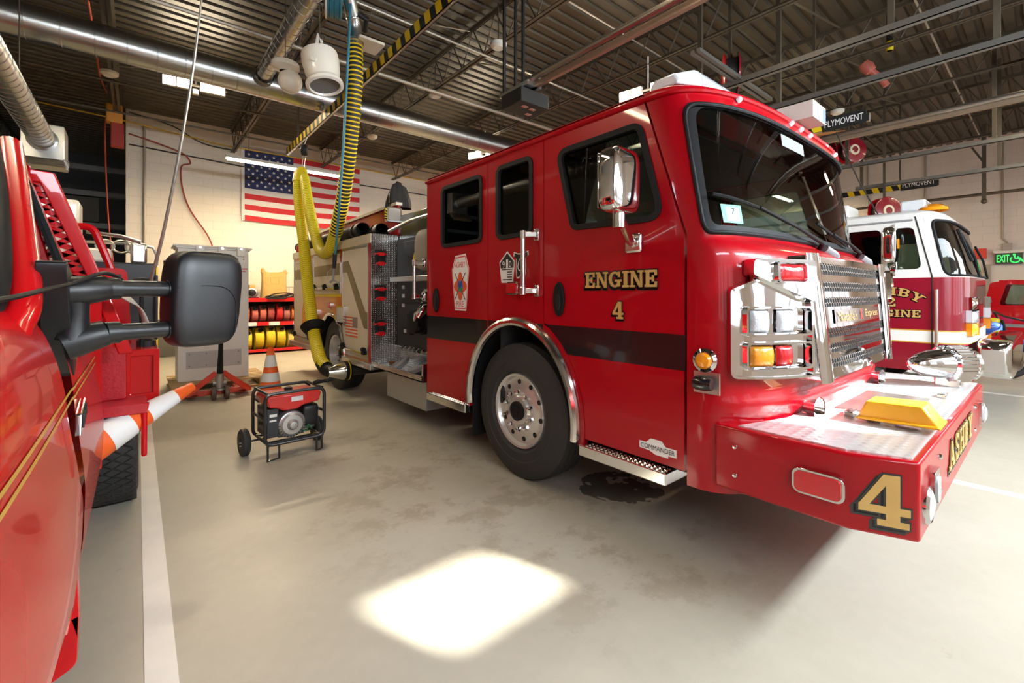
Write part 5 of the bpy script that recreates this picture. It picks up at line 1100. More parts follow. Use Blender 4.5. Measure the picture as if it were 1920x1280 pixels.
pinks = [(.55, .14, .08), (.42, .10, .08), (.50, .12, .09), (.35, .06, .05), (.62, .02, .02), (.40, .14, .12), (.70, .19, .04), (.78, .26, .05), (.68, .16, .05), (.60, .18, .09)]
names = ['salmon', 'dusty red', 'pale red', 'brownish red', 'bright red', 'greyish pink', 'orange', 'light orange', 'dark orange', 'rust orange']
x = 2.0
for i in range(10):
    m = mat('hose ' + names[i], pinks[i], .75, bump=.3, bscale=120); hose_roll(x, 12.50, .73, .235 - .012 * ((i * 7) % 4) , .135, m, '%s rolled fire hose on the middle shelf of the red rack' % names[i], 'hoses on the middle shelf', .03 * ((i * 5) % 3 - 1), (i * 13) % 14); x += .178
yl = [('leftmost yellow hose roll on the bottom shelf, beside the cabinet'), ('second yellow hose roll from the left, on the bottom shelf'), ('third yellow hose roll from the left, standing tallest of its neighbours'), ('fourth yellow hose roll from the left, on the bottom shelf'), ('faded small yellow hose roll sitting lower than the rest'), ('yellow hose roll between the faded one and the rack post'), ('big yellow hose roll leaning right beside the rear of the engine'), ('yellow hose roll at the right end, half hidden by the engine')]
x = 2.02
for i in range(8):
    r = (.26, .27, .29, .28, .225, .29, .32, .26)[i]; m = mat('hose yellow' if i != 4 else 'hose faded yellow', (.78, .60, .02) if i != 4 else (.70, .58, .16), .7, bump=.3, bscale=120)
    hose_roll(x, 12.50, .075, r, .19, m, yl[i], 'yellow hoses on the bottom shelf', .04 * ((i * 5) % 3 - 1), (i * 11) % 12); x += .245
# things on top of the rack
BG = thing('burlap_sack', 'tan burlap sack with frayed top standing on the red rack', 'sack', (2.62, 12.45, 1.31))
def sack(u, v):
    a = 2 * PI * u; w = .30 * (1 - .12 * math.sin(PI * v) + .05 * math.sin(4 * v)) * (1 if v < .93 else 1 - 1.6 * (v - .93)); d = .15 * (1 - .35 * v)
    sg = lambda t: math.copysign(abs(t) ** .6, t)
    return V((2.62 + w * sg(math.cos(a)) + .03 * (v > .9) * math.sin(3 * a), 12.45 + d * sg(math.sin(a)), 1.31 + .70 * v + (.045 * math.cos(2 * a) * v ** 3) + .01 * math.sin(7 * a) * v))
BUR = mat('burlap', (.56, .36, .12), .85, bump=.5, bscale=90, vary=.15)
q = MB(); q.grid(sack, 56, 26, cu=True); q.build('sack_body', BUR, BG, sm=70)
for s in (-1, 1):
    q = MB(); q.ball((2.62 + s * .25, 12.43, 2.0 - .03 * (s > 0)), .05 if s < 0 else .06, 14, 10, 1.6 if s < 0 else .8); q.build('tied_corner', BUR, BG, sm=70)
q = MB()
for z in (1.68, 1.84): q.bar((2.52, 12.318, z), (2.70, 12.318, z), .006, .004)
for x in (2.52, 2.70): q.bar((x, 12.318, 1.68), (x, 12.318, 1.84), .006, .004)
q.build('stencil', mat('faded ink', (.25, .15, .05), .8), BG, sm=0)
def simple(name, label, cat, loc, parts, group=None):
    t = thing(name, label, cat, loc, 0, group)
    for nm, fn, m in parts: q = MB(); fn(q); q.build(nm, m, t, sm=50, bevel=.004 if nm.endswith('_box') else 0)
    return t
simple('electric_motor', 'grey round motor lying on the rack left of the sack', 'motor', (2.15, 12.5, 1.31), [('motor_housing', lambda q: q.lathe([(.0001, -.16), (.10, -.16), (.12, -.14), (.12, .14), (.10, .16), (.0001, .16)], (2.15, 12.5, 1.47), (.2, 1, 0), 24), mat('silver housing', (.5, .5, .5), .4, .7)), ('face_plate', lambda q: q.lathe([(.085, .0), (.05, .02), (.0001, .02)], V((2.15, 12.5, 1.47)) - V((.2, 1, 0)).normalized() * .16, (-.2, -1, 0), 20), BLK), ('motor_base', lambda q: q.box((2.04, 12.38, 1.31), (2.27, 12.62, 1.36)), BLK), ('terminal_box', lambda q: q.box((2.08, 12.42, 1.585), (2.20, 12.54, 1.66)), BUR)])
simple('cord_coil', 'coil of black cable hanging over the front edge of the rack', 'cable', (2.65, 12.2, 1.28), [('coil_loop', lambda q, k=k: q.tube([(2.62 + .04 * k + (.24 + .01 * k) * math.cos(2 * PI * i / 30), 12.20 + .08 * math.sin(2 * PI * i / 30), 1.36 + .012 * k + (.035 + .01 * k) * math.sin(2 * PI * i / 30 + k)) for i in range(30)], .014, 6, closed=True), WIRE) for k in range(4)])
simple('tool_case', 'flat black tool case lying on the rack right of the sack', 'case', (3.55, 12.5, 1.31), [('case_box', lambda q: q.box((3.05, 12.3, 1.31), (3.95, 12.7, 1.38)), RUB), ('lid_tube', lambda q: q.tube([(3.1, 12.35, 1.44), (3.9, 12.4, 1.46)], .055, 10), mat('dark grey tube', (.07, .075, .08), .4))])
simple('wire_basket', 'pale wire frame standing against the wall on the rack', 'frame', (3.1, 12.8, 1.31), [('wire_rim', lambda q: q.tube([(2.95, 12.8, 1.31), (2.95, 12.8, 1.62), (3.38, 12.8, 1.62), (3.38, 12.8, 1.31)], .012, 6), COND), ('wire_bar', lambda q: [q.tube([(x, 12.8, 1.31), (x, 12.8, 1.62)], .006, 5) for x in (3.05, 3.16, 3.27)], COND)])
# ================================================================ flag and wall things
FL = thing('hanging_flag', 'large american flag hanging flat on the back wall above the rack', 'flag', (3.47, 12.93, 3.28))
fx0, fx1, fzt, fzb = 1.99, 4.97, 5.05, 3.28
wav = lambda x, z: 12.93 - .02 * math.sin(x * 3 + z) - .012 * math.sin(6.5 * x - 2 * z)
def fz(x, z): u = (x - fx0) / (fx1 - fx0); return z - .07 * math.sin(PI * u) * (1 - (z - fzb) / (fzt - fzb)) * .6
FW_, FR_, FB_ = mat('flag white', (.78, .73, .66), .8), mat('flag red', (.56, .025, .03), .8), mat('flag blue', (.018, .028, .10), .8)
st = (fzt - fzb) / 13; xc = 3.18
q = MB(); q.grid(lambda u, v: (lambda x, z: V((x, wav(x, z) + .003, fz(x, z))))(fx0 + (fx1 - fx0) * u, fzb + (fzt - fzb) * v), 50, 14); q.build('flag_cloth', FW_, FL, sm=60)
for i in range(7):
    z1 = fzt - 2 * i * st; xa = xc if i < 4 else fx0 + .07
    q = MB(); q.grid(lambda u, v: (lambda x, z: V((x, wav(x, z) - .001, fz(x, z))))(xa + (fx1 - xa) * u, z1 - st + st * v), 46, 3); q.build('red_stripe', FR_, FL, sm=60)
q = MB(); q.grid(lambda u, v: (lambda x, z: V((x, wav(x, z) - .002, fz(x, z))))(fx0 + .07 + (xc - fx0 - .07) * u, fzt - 7 * st + 7 * st * v), 24, 10); ct = q.build('canton', FB_, FL, sm=60)
for r in range(9):
    for c_ in range(6 if r % 2 == 0 else 5):
        x = fx0 + .07 + (xc - fx0 - .07) * ((c_ * 2 + 1 + r % 2) / 12); z = fzt - 7 * st * (r + 1) / 10
        q = MB(); q.plate([[(x + (.042 if i % 2 == 0 else .017) * math.sin(i * PI / 5), fz(x, z) + (.042 if i % 2 == 0 else .017) * math.cos(i * PI / 5)) for i in range(10)]], (0, wav(x, z) - .004, 0), (1, 0, 0), (0, 0, 1), (0, -1, 0), .001); q.build('star', FW_, ct, sm=0)
# ================================================================ ducts
def spiral(path, r, pitch=.13):
    """Spiral duct skin along straight path p -> q with raised seams."""
    p, q = V(path[0]), V(path[1]); L = (q - p).length; k = int(L / pitch); m = MB(); m.lathe([(r, 0), (r, L)], p, q - p, 40)
    for i in range(1, k): m.lathe([(r - .001, i * pitch - .007), (r + .004, i * pitch - .003), (r + .004, i * pitch + .003), (r - .001, i * pitch + .007)], p, q - p, 40)
    return m
t = thing('air_duct', 'long spiral metal duct crossing below the ceiling from left to right', 'duct', (2, 7.6, 4.4), 0)
q = spiral(((-7, 7.6, 4.60), (16.5, 7.6, 4.60)), .20, .30); q.build('duct_run', GALV, t, sm=40)
q = MB(); q.lathe([(.215, 0), (.215, .35)], (-2.35, 7.6, 4.6), (1, 0, 0), 28); q.build('duct_collar', GALV, t, sm=40)
for x in (-2, 3.9, 6.0, 8.1):
    q = MB(); q.tube([(x, 7.6, 5.45), (x, 7.6, 4.79)], .006, 6); q.build('duct_hanger', STEEL, t)
t = thing('air_duct', 'shorter spiral branch duct running toward the camera beside the white pendants', 'duct', (1.46, 3, 4.45), 0)
q = spiral(((1.40, -2.1, 4.60), (1.40, 7.36, 4.60)), .105, .16); q.build('duct_run', GALV, t, sm=40)
q = MB(); q.lathe([(.135, 0), (.135, .12)], (1.40, 7.26, 4.6), (0, 1, 0), 24); q.build('duct_collar', mat('dark collar', (.10, .10, .095), .5, .5), t, sm=40)
t = thing('air_duct', 'spiral duct at the upper left corner ending in a louvred box', 'duct', (-1.05, 6, 3.4), 0)
q = spiral(((-.95, 3.2, 3.45), (-.95, 8.45, 3.45)), .125, .14); q.build('duct_run', GALV, t, sm=40)
q = MB(); q.box((-1.15, 8.4, 3.21), (-.75, 8.85, 3.66)); bx_ = q.build('diffuser_box', GALV, t, sm=0, bevel=.006)
q = MB(); q.lathe([(.15, 0), (.15, .05), (.125, .06)], (-.95, 8.4, 3.45), (0, -1, 0), 28); q.build('duct_collar', GALV, t, sm=40)
for i in range(5):
    q = MB(); q.bar((-1.14, 8.25 + .035 * i, 3.06 + .03 * i), (-.70, 8.25 + .035 * i, 3.06 + .03 * i), .07, .004, up=(0, .7, .7)); q.build('louvre', ALU, bx_, sm=0)
q = MB(); q.bar((-1.15, 8.40, 3.21), (-1.14, 8.23, 3.05), .03, .03); q.bar((-.75, 8.40, 3.21), (-.70, 8.23, 3.05), .02, .02); q.build('louvre_frame', ALU, bx_, sm=0)
for y in (4.4, 6.9):
    q = MB(); q.tube([(-.95, y, 5.45), (-.95, y, 3.59)], .006, 6); q.build('duct_hanger', STEEL, t)
# ================================================================ lamps
LIT = mat('lit lamp face', (1, .9, .75), .5, emit=(1, .86, .62), es=40)
TUBE = mat('lit fluorescent tube', (1, 1, 1), .5, emit=(1, .90, .72), es=14)
HOUS = mat('lamp housing white', (.75, .72, .66), .4)
FPOW = [270, 50, 25, 210, 25, 160, 25, 160]
FLUOR = [(2.53, 10.4, 4.15, 2.4), (-1.2, 4.2, 4.35, 2.4), (2.6, 2.2, 4.6, 2.4), (7.6, 9.4, 4.35, 2.4), (9.5, .1, 4.75, 2.4), (10.8, 8.0, 4.5, 2.4), (13.2, -.4, 4.6, 2.4), (15.3, 5.5, 4.5, 2.4)]  # only the first is in view; the rest are added fill lights
flab = ['bright fluorescent strip light hanging in front of the flag', 'unseen fluorescent fill light added above the pickup truck', 'unseen fluorescent fill light added above the floor beside the engine cab', 'unseen fluorescent fill light added behind the fire engine near the back wall', 'unseen fluorescent fill light added above the far side of the engine cab', 'unseen fluorescent fill light added deep between the two engines', 'unseen fluorescent fill light added above the second engine', 'unseen fluorescent fill light added near the right wall']
for (x, y, z, l), lb_ in zip(FLUOR, flab):
    t = thing('strip_light', lb_, 'ceiling light', (x, y, z), 0, 'fluorescent strip lights')
    q = MB(); q.add([(a, y + b, z + c) for a in (x - l / 2, x + l / 2) for b, c in ((-.09, -.035), (-.045, .03), (.045, .03), (.09, -.035), (.03, -.02), (-.03, -.02))], [(i, (i + 1) % 6, 6 + (i + 1) % 6, 6 + i) for i in range(6)] + [tuple(range(6)), tuple(range(6, 12))]); q.build('light_housing', HOUS, t, sm=0)
    for dy in (-.045, .045):
        q = MB(); q.cyl((x - l / 2 + .03, y + dy, z - .045), (x + l / 2 - .03, y + dy, z - .045), .017, n=10); q.build('fluorescent_tube', TUBE, t)
    for dx in (-.8, .8): q = MB(); q.tube([(x + dx, y, z + .03), (x + dx, y, 5.5)], .004, 5); q.build('hanger_wire', STEEL, t)
def flood(loc, rz, label, power=None):
    t = thing('ceiling_floodlight', label, 'floodlight', loc, rz, 'four headed floodlights under the roof')
    q = MB(); q.cyl((-.45, 0, 0), (.45, 0, 0), .018, n=10); q.cyl((0, 0, 0), (0, 0, .5), .014, n=8); q.build('light_bar', HOUS, t, local=True)
    for x in (-.36, -.17, .15, .33):
        q = MB(); q.box((x - .09, -.06, -.10), (x + .09, .0, .06)); h = q.build('lamp_head', HOUS, t, local=True, bevel=.008)
        q = MB(); q.box((x - .08, -.064, -.09), (x + .08, -.060, .05)); q.build('lamp_face', LIT, h, local=True, sm=0)
    q = MB(); q.box((-.04, -.08, -.17), (.04, -.01, -.09)); q.build('motion_sensor', HOUS, t, local=True, bevel=.006)
    return t
flood((.76, 9.3, 4.97), math.radians(-6), 'lit four headed floodlight under the roof left of the yellow hose')
flood((5.97, 3.95, 4.55), math.radians(-80), 'lit four headed floodlight glowing above the engine cab roof')
flood((6.1, 8.3, 4.66), math.radians(-75), 'lit four headed floodlight low over the rear roof edge of the engine cab')
SHELL = mat('white pendant shell', (.78, .74, .65), .35, coat=.3)
t = thing('pendant_speaker', 'white bell shaped pendant with a dark grille hanging beside the yellow hose', 'speaker', (1.46, 5.02, 3.84))
ax = V((.10, -.22, -1)).normalized(); o = V((1.50, 5.05, 4.03))
q = MB(); q.lathe([(.0001, 0), (.15, 0), (.185, .02), (.192, .10), (.175, .24), (.155, .30), (.16, .325), (.19, .355), (.19, .385), (.16, .395), (.15, .375)], o, ax, 36); q.build('bell_shell', SHELL, t)
q = MB(); q.lathe([(.155, .372), (.10, .362), (.0001, .358)], o, ax, 28); q.build('speaker_grille', mat('grey grille', (.16, .155, .14), .6, bump=.5, bscale=200), t)
for s in (-1, 1):
    q = MB(); p = o + ax * .17 + V((.118 * s, .142 * s, 0)); q.bar(p, V((1.50, 5.03, 4.20)) + V((.02 * s, .025 * s, 0)), .045, .012, up=(.77, -.64, 0)); q.cyl(p + V((-.012 * s, -.014 * s, 0)), p + V((.012 * s, .015 * s, 0)), .028, n=12); q.build('yoke_arm', SHELL, t)
q = MB(); q.bar((1.45, 5.06, 4.20), (1.55, 5.0, 4.20), .06, .02); q.tube([(1.50, 5.03, 4.2), (1.50, 5.03, 4.9)], .006, 6); q.build('chain', STEEL, t)
t = thing('globe_pendant', 'white globe pendant under a round cap behind the bell shaped one', 'speaker', (1.30, 5.62, 3.75))
q = MB(); q.lathe([(.0001, .0), (.14, 0), (.148, -.012), (.148, -.055), (.10, -.07), (.06, -.09)], (1.30, 5.62, 4.08), (0, 0, 1), 32); q.build('cap', SHELL, t)
q = MB(); q.ball((1.35, 5.62, 3.885), .130, 28, 18); q.build('globe', SHELL, t, sm=80); q = MB(); q.tube([(1.30, 5.62, 4.08), (1.30, 5.62, 4.95)], .005, 6); q.build('chain', STEEL, t)
# ================================================================ exhaust extraction: striped rail, elbow, ribbed yellow hose
HAZ = mat('hazard yellow', (.82, .58, .01), .45)
def rail(x, z, y0, y1, label, sign=None, s=.10, hz=(0, 99)):
    t = thing('exhaust_rail', label, 'rail', (x, (y0 + y1) / 2, z), 0, 'striped exhaust extraction rails')
    q = MB(); q.box((x - .055, y0, z), (x - .01, y1, z + .012)); q.box((x - .055, y0, z), (x - .047, y1, z + s)); q.box((x - .018, y0, z), (x - .01, y1, z + s)); q.box((x - .055, y0, z + s - .012), (x - .01, y1, z + s)); q.build('rail_profile', ALU, t, sm=0)
    q = MB(); q.box((x - .058, max(y0, hz[0]), z + .005), (x - .055, min(y1, hz[1]), z + s - .005)); q.build('black_strip', BLK, t, sm=0)
    q = MB(); y = max(y0, hz[0]) + .05
    while y < min(y1, hz[1]) - .18: q.plate([[(y, z + .005), (y + .11, z + .005), (y + .15, z + s - .005), (y + .04, z + s - .005)]], (x - .060, 0, 0), (0, 1, 0), (0, 0, 1), (-1, 0, 0), .002); y += .22
    q.build('yellow_stripes', HAZ, t, sm=0)
    y = y0 + .6
    while y < y1:
        q = MB(); q.bar((x - .03, y, z + s), (x - .03, y, 5.45), .03, .03); q.build('rail_hanger', STEEL, t, sm=0); y += 2.6
    if sign:
        ya, yb = sign; q = MB(); q.box((x - .064, ya, z - .015), (x - .056, yb, z + s + .06)); b = q.build('sign_board', BLK, t, sm=0); q = MB(); text(q, 'PLYMOVENT', (x - .0655, (ya + yb) / 2, z + s / 2 + .025), (0, -1, 0), (0, 0, 1), abs(yb - ya) * .88, .085); q.build('sign_lettering', SIGNW, b, sm=0)
    return t
r1 = rail(2.33, 4.20, -2.0, 9.75, 'yellow and black striped exhaust rail above the engine holding the yellow hose', None, .14)
rail(7.05, 3.60, 1.47, 6.0, 'exhaust rail with its name sign seen above the white box on the cab', (1.50, 1.97), .10)
rail(12.4, 3.62, 1.48, 3.6, 'far exhaust rail with name sign in front of the right wall', (1.50, 2.07), .12)
EH = thing('exhaust_hose', 'ribbed yellow and black exhaust hose looping from the ceiling down to the tail pipe', 'hose', (2.15, 6.5, 0.4))
HB = mat('black hose fabric', (.02, .02, .018), .6); HY = mat('yellow hose rib', (.80, .60, .015), .45)
def ribbed(pts, r, pitch, body, rib, parent, name, rw=.011):
    rh = .010 if rw > .005 else .0015
    P = spline(pts, 40); q = MB(); q.tube(P[::3] + [P[-1]], r, 20, caps=False); b = q.build(name, body, parent, sm=80)
    L = 0; q = MB(); nxt = 0; x = None
    for i in range(len(P) - 1):
        a, c = P[i], P[i + 1]; d = (c - a); l = d.length
        while nxt <= L + l:
            o = a + d * ((nxt - L) / max(l, 1e-6)); dd = (P[min(i + 3, len(P) - 1)] - P[max(i - 3, 0)]).normalized()
            q.lathe([(r - .002, -rw), (r + rh, -rw * .5), (r + rh, rw * .5), (r - .002, rw)], o, dd, 20); nxt += pitch
        L += l
    q.build('hose_ribs', rib, b, sm=80); return b
ribbed([(2.03, 5.42, 4.50), (2.04, 5.45, 4.0), (2.06, 5.68, 3.3), (2.10, 6.05, 2.7), (2.14, 6.45, 2.30)], .082, .052, HB, HY, EH, 'hose_upper')
ribbed([(2.14, 6.45, 2.30), (2.16, 6.82, 2.07), (2.17, 7.2, 2.10), (2.17, 7.55, 2.45), (2.17, 7.9, 2.98), (2.19, 8.2, 3.42), (2.20, 8.38, 3.52)], .084, .036, mat('yellow hose fabric', (.90, .74, .02), .45), HB, EH, 'hose_middle', .0028)
ribbed([(2.20, 8.30, 3.50), (2.12, 8.26, 3.35), (2.10, 8.16, 3.0), (2.07, 7.75, 2.2), (2.02, 7.3, 1.4), (1.97, 6.85, .85), (1.93, 6.45, .55), (1.95, 6.25, .46)], .085, .036, mat('yellow hose fabric'), HB, EH, 'hose_lower', .0026)
q = MB(); q.tube(spline([(2.21, 8.46, 3.36), (2.21, 8.42, 3.48), (2.19, 8.34, 3.55), (2.14, 8.27, 3.48), (2.11, 8.23, 3.34)], 6), .096, 16); q.build('hose_saddle', HY, EH, sm=80)
q = MB(); dd = V((0, .58, .76)).normalized(); q.lathe([(.10, -.07), (.13, -.05), (.155, 0), (.175, .05), (.165, .055), (.145, .01), (.11, -.02)], (1.98, 6.92, .94), dd, 28); q.build('hose_collar', RUB, EH)
q = MB(); q.tube(spline([(1.93, 6.38, .505), (1.95, 6.24, .43), (2.0, 6.15, .41), (2.06, 6.12, .41)], 6), [.086] * 19, 18); q.build('hose_cuff', BLK, EH, sm=60)
q = MB(); q.lathe([(.06, -.06), (.075, .0), (.118, .12), (.118, .15)], (1.99, 6.12, .41), (1, 0, 0), 28); q.build('nozzle_cone', POL, EH)
q = MB(); q.lathe([(.11, .15), (.128, .152), (.128, .19), (.11, .20), (.11, .205), (.128, .207), (.128, .235), (.10, .24)], (1.99, 6.12, .41), (1, 0, 0), 28); q.build('nozzle_clamp', RUB, EH); q = MB(); q.lathe([(.126, .193), (.131, .195), (.131, .203), (.126, .205)], (1.99, 6.12, .41), (1, 0, 0), 28); q.build('yellow_band', HY, EH)
q = MB(); q.tube(spline([(1.62, 5.0, 5.38), (1.78, 5.15, 5.12), (1.95, 5.33, 4.82), (2.02, 5.41, 4.66), (2.03, 5.42, 4.46)], 6), .083, 20); q.build('exhaust_elbow', GALV, EH, sm=60)
for k in (6, 14):
    q = MB(); p = spline([(1.62, 5.0, 5.38), (1.78, 5.15, 5.12), (1.95, 5.33, 4.82), (2.02, 5.41, 4.66), (2.03, 5.42, 4.46)], 6); q.lathe([(.084, -.012), (.090, 0), (.084, .012)], p[k], p[k + 1] - p[k - 1], 20); q.build('elbow_seam', GALV, EH, sm=60)
q = MB(); q.plate([rr(2.02, 5.25, 2.34, 5.55, .02)], (0, 0, 4.52), (1, 0, 0), (0, 1, 0), (0, 0, 1), .03); q.build('trolley_plate', CREAM, EH, sm=0); q = MB(); q.lathe([(.088, 0), (.100, 0), (.100, -.03), (.088, -.03)], (2.03, 5.42, 4.52), (0, 0, 1), 24); q.build('hose_clamp', ALU, EH)
t = thing('hose_balancer', 'round black spring balancer on wires holding up the yellow hose saddle', 'balancer', (2.25, 8.4, 3.9))
q = MB(); q.lathe([(.0001, -.05), (.09, -.05), (.10, -.03), (.10, .03), (.09, .05), (.0001, .05)], (2.25, 8.40, 3.96), (.9, -.4, 0), 24); q.build('balancer_drum', BLK, t); q = MB(); q.lathe([(.06, -.052), (.05, -.062), (.0001, -.062)], (2.25, 8.40, 3.96), (.9, -.4, 0), 20); q.build('face_plate', ALU, t)
q = MB(); q.tube([(2.25, 8.40, 4.06), (2.30, 8.40, 4.22)], .008, 6); q.tube([(2.23, 8.40, 3.88), (2.19, 8.34, 3.60)], .007, 6); q.tube([(2.28, 8.4, 3.9), (2.22, 8.35, 3.6)], .004, 5); q.build('wire_rope', ALU, t)
TEAL = mat('teal air hose', (.035, .20, .28), .45)
t = thing('air_hose', 'thin teal air hose hanging straight down in front of the yellow hose', 'hose', (1.78, 5.6, 1.75))
q = MB(); q.tube(spline([(1.84, 5.05, 4.70), (1.84, 5.12, 4.2), (1.855, 5.36, 3.0), (1.87, 5.62, 2.05), (1.875, 5.68, 1.93)], 10), .014, 10); q.build('hose_line', TEAL, t)
q = MB(); q.tube([(1.875, 5.68, 1.95), (1.875, 5.69, 1.86), (1.87, 5.70, 1.76)], [.022, .026, .02], 10); q.build('spring_guard', BLK, t)
q = MB(); q.tube([(1.87, 5.70, 1.76), (1.865, 5.71, 1.62), (1.83, 5.73, 1.585)], .015, 8); q.tube([(1.865, 5.71, 1.62), (1.93, 5.70, 1.575)], .012, 8); q.tube([(1.85, 5.72, 1.76), (1.80, 5.74, 1.70), (1.81, 5.74, 1.62)], .006, 6); q.build('blow_gun', GREYP, t)
t = thing('hose_reel', 'cream and teal air hose reel under the roof beside the metal elbow', 'hose reel', (1.86, 5.1, 4.7))
axr = V((.95, -.3, 0)).normalized(); o = V((1.66, 5.12, 4.80))
q = MB(); q.lathe([(.0001, -.08), (.26, -.08), (.28, -.07), (.28, -.055), (.0001, -.05)], o, axr, 32); q.build('reel_flange', CREAM, t); q = MB(); q.lathe([(.06, -.05), (.24, -.05), (.25, .0), (.24, .10), (.06, .10)], o, axr, 28)
for k in range(6): q.tube([o + axr * (-.04 + .025 * k) + (perp(axr)[0] * math.cos(a) + perp(axr)[1] * math.sin(a)) * (.245 + .006 * (k % 2)) for a in [2 * PI * i / 28 for i in range(28)]], .016, 6, closed=True)
q.build('wound_hose', mat('dark teal hose', (.03, .16, .21), .5), t); q = MB(); q.bar((1.69, 5.10, 5.06), (1.69, 5.10, 5.49), .12, .04); q.box((1.59, 5.05, 5.02), (1.83, 5.15, 5.08)); q.build('reel_bracket', CREAM, t)
q = MB(); q.tube(spline([(1.50, 5.1, 4.80), (1.58, 5.1, 4.86), (1.70, 5.1, 4.84), (1.74, 5.05, 4.70)], 8), .02, 8); q.build('supply_hose', TEAL, t)
q = MB(); q.tube([(1.93, 5.05, 4.62), (2.02, 5.05, 4.60), (2.06, 5.2, 4.55)], .035, 10); q.build('hose_guide', BLK, t)
# ================================================================ door tracks, openers, reels
def plain(name, label, cat, fn, m, group=None, sm=35, bevel=0): q = MB(); fn(q); return tag(q.build(name, m, None, sm=sm, bevel=bevel), label, cat, group)
def opener(x, z, y1, lab1):
    t = thing('door_opener', lab1, 'door opener', (x, y1, z), 0, 'garage door openers')
    q = MB(); q.cyl((x - .03, -2.1, z + .1), (x - .03, y1, z + .1), .035, n=12); q.build('opener_tube', mat('shiny track', (.32, .29, .25), .3, .9), t); q = MB(); q.box((x + .02, -2.1, z + .02), (x + .07, y1, z + .08)); q.build('opener_rail', mat('tan rail', (.30, .22, .15), .4, .5), t, sm=0)
    q = MB(); q.box((x - .10, y1 - .1, z + .02), (x + .12, y1 + .42, z + .07)); q.build('mount_plate', ALU, t, sm=0)
    q = MB(); q.box((x - .14, y1 - .04, z - .16), (x + .30, y1 + .34, z + .01)); b = q.build('motor_box', BLK, t, bevel=.01)
    for dx, dy in ((-.03, .05), (.10, .06), (.16, .2)): q = MB(); q.box((x + dx, y1 + dy, z - .163), (x + dx + .08, y1 + dy + .05, z - .16)); q.build('warning_label', mat('pink label', (.55, .30, .24), .6), b, sm=0)
    for dx, dy in ((-.08, .0), (-.08, .35), (.10, .35)): q = MB(); q.bar((x + dx, y1 + dy, z + .07), (x + dx, y1 + dy, 5.45), .03, .03); q.build('hanger_strap', BLK, t, sm=0)
opener(3.53, 3.83, 3.95, 'black garage door opener with long rail above the engine cab'); opener(8.35, 3.80, 4.2, 'garage door opener rail over the second engine')
def track(x, y1, z, lab):
    t = thing('door_track', lab, 'door track', (x, 0, z), 0, 'overhead door tracks')
    q = MB(); q.box((x - .03, -2.1, z), (x + .03, y1, z + .01)); q.box((x - .03, -2.1, z), (x - .024, y1, z + .07)); q.box((x + .0, -2.1, z + .06), (x + .06, y1, z + .075)); q.build('track_channel', TRACK, t, sm=0)
    for y in (y1 - .1, y1 - 2.0): q = MB(); q.bar((x, y, z + .07), (x, y, 5.45), .05, .05); q.build('track_hanger', STEEL, t, sm=0)
track(1.62, 3.35, 4.55, 'overhead door track ending at the top edge left of the engine'); track(5.55, 3.0, 3.95, 'overhead door track above the far side of the engine'); track(6.30, 2.35, 3.80, 'pale overhead door track above the white box on the cab'); track(10.3, 2.6, 3.80, 'overhead door track above the second engine'); track(11.3, 2.6, 3.55, 'far overhead door track below the red reels')
plain('strut_channel', 'double metal strut crossing under the joists above the light bar', 'strut', lambda q: [q.box((4.55, 2.38 + a, 4.0), (6.45, 2.42 + a, 4.04)) for a in (0, .07)] and None, TRACK, sm=0)
def reel(loc, r, label, ax=(.5, -.85, 0)):
    t = thing('cord_reel', label, 'hose reel', loc, 0, 'red hose reels under the roof'); ax = V(ax).normalized()
    for s, nm in ((-1, 'front_flange'), (1, 'rear_flange')): q = MB(); q.lathe([(.0001, .10 * s), (r - .02, .10 * s), (r, .09 * s), (r, .075 * s), (.0001, .07 * s)], loc, ax, 32); q.build(nm, DARKRED if s > 0 else RED, t)
    q = MB(); q.lathe([(r * .35, -.07), (r * .8, -.07), (r * .8, .07), (r * .35, .07)], loc, ax, 24); q.build('wound_cord', WIRE, t); q = MB(); q.lathe([(r * .42, .102), (r * .40, .108), (r * .25, .108)], loc, ax, 20); q.build('hub_label', mat('cream label', (.7, .62, .45), .6), t)
    q = MB(); q.bar(V(loc) + V((0, 0, r * .5)), V(loc) + V((0, 0, 5.4 - loc[2])), .04, .03); q.build('reel_bracket', STEEL, t, sm=0)
reel((6.05, 2.75, 4.33), .28, 'large red hose reel behind the light bar of the engine'); reel((10.45, 2.95, 4.20), .27, 'dark red hose reel left of its pair under the orange plank', (.8, -.5, 0)); reel((10.75, 2.55, 4.24), .24, 'red hose reel with pale hub label under the orange plank', (-.6, -.8, 0)); reel((11.2, 2.12, 3.05), .27, 'red hose reel low in front of the right wall above the second engine', (-.6, -.8, 0))
plain('wooden_plank', 'orange wooden plank under the joists above the two red reels', 'plank', lambda q: q.bar((10.3, 3.1, 4.58), (10.8, 2.2, 4.58), .14, .05), mat('orange wood', (.55, .22, .05), .6, vary=.2), sm=0)
t = thing('carton', 'white printed carton resting on the roof edge of the engine cab', 'box', (3.7, 1.1, 2.64)); 
WB = mat('white carton', (.60, .59, .57), .6)
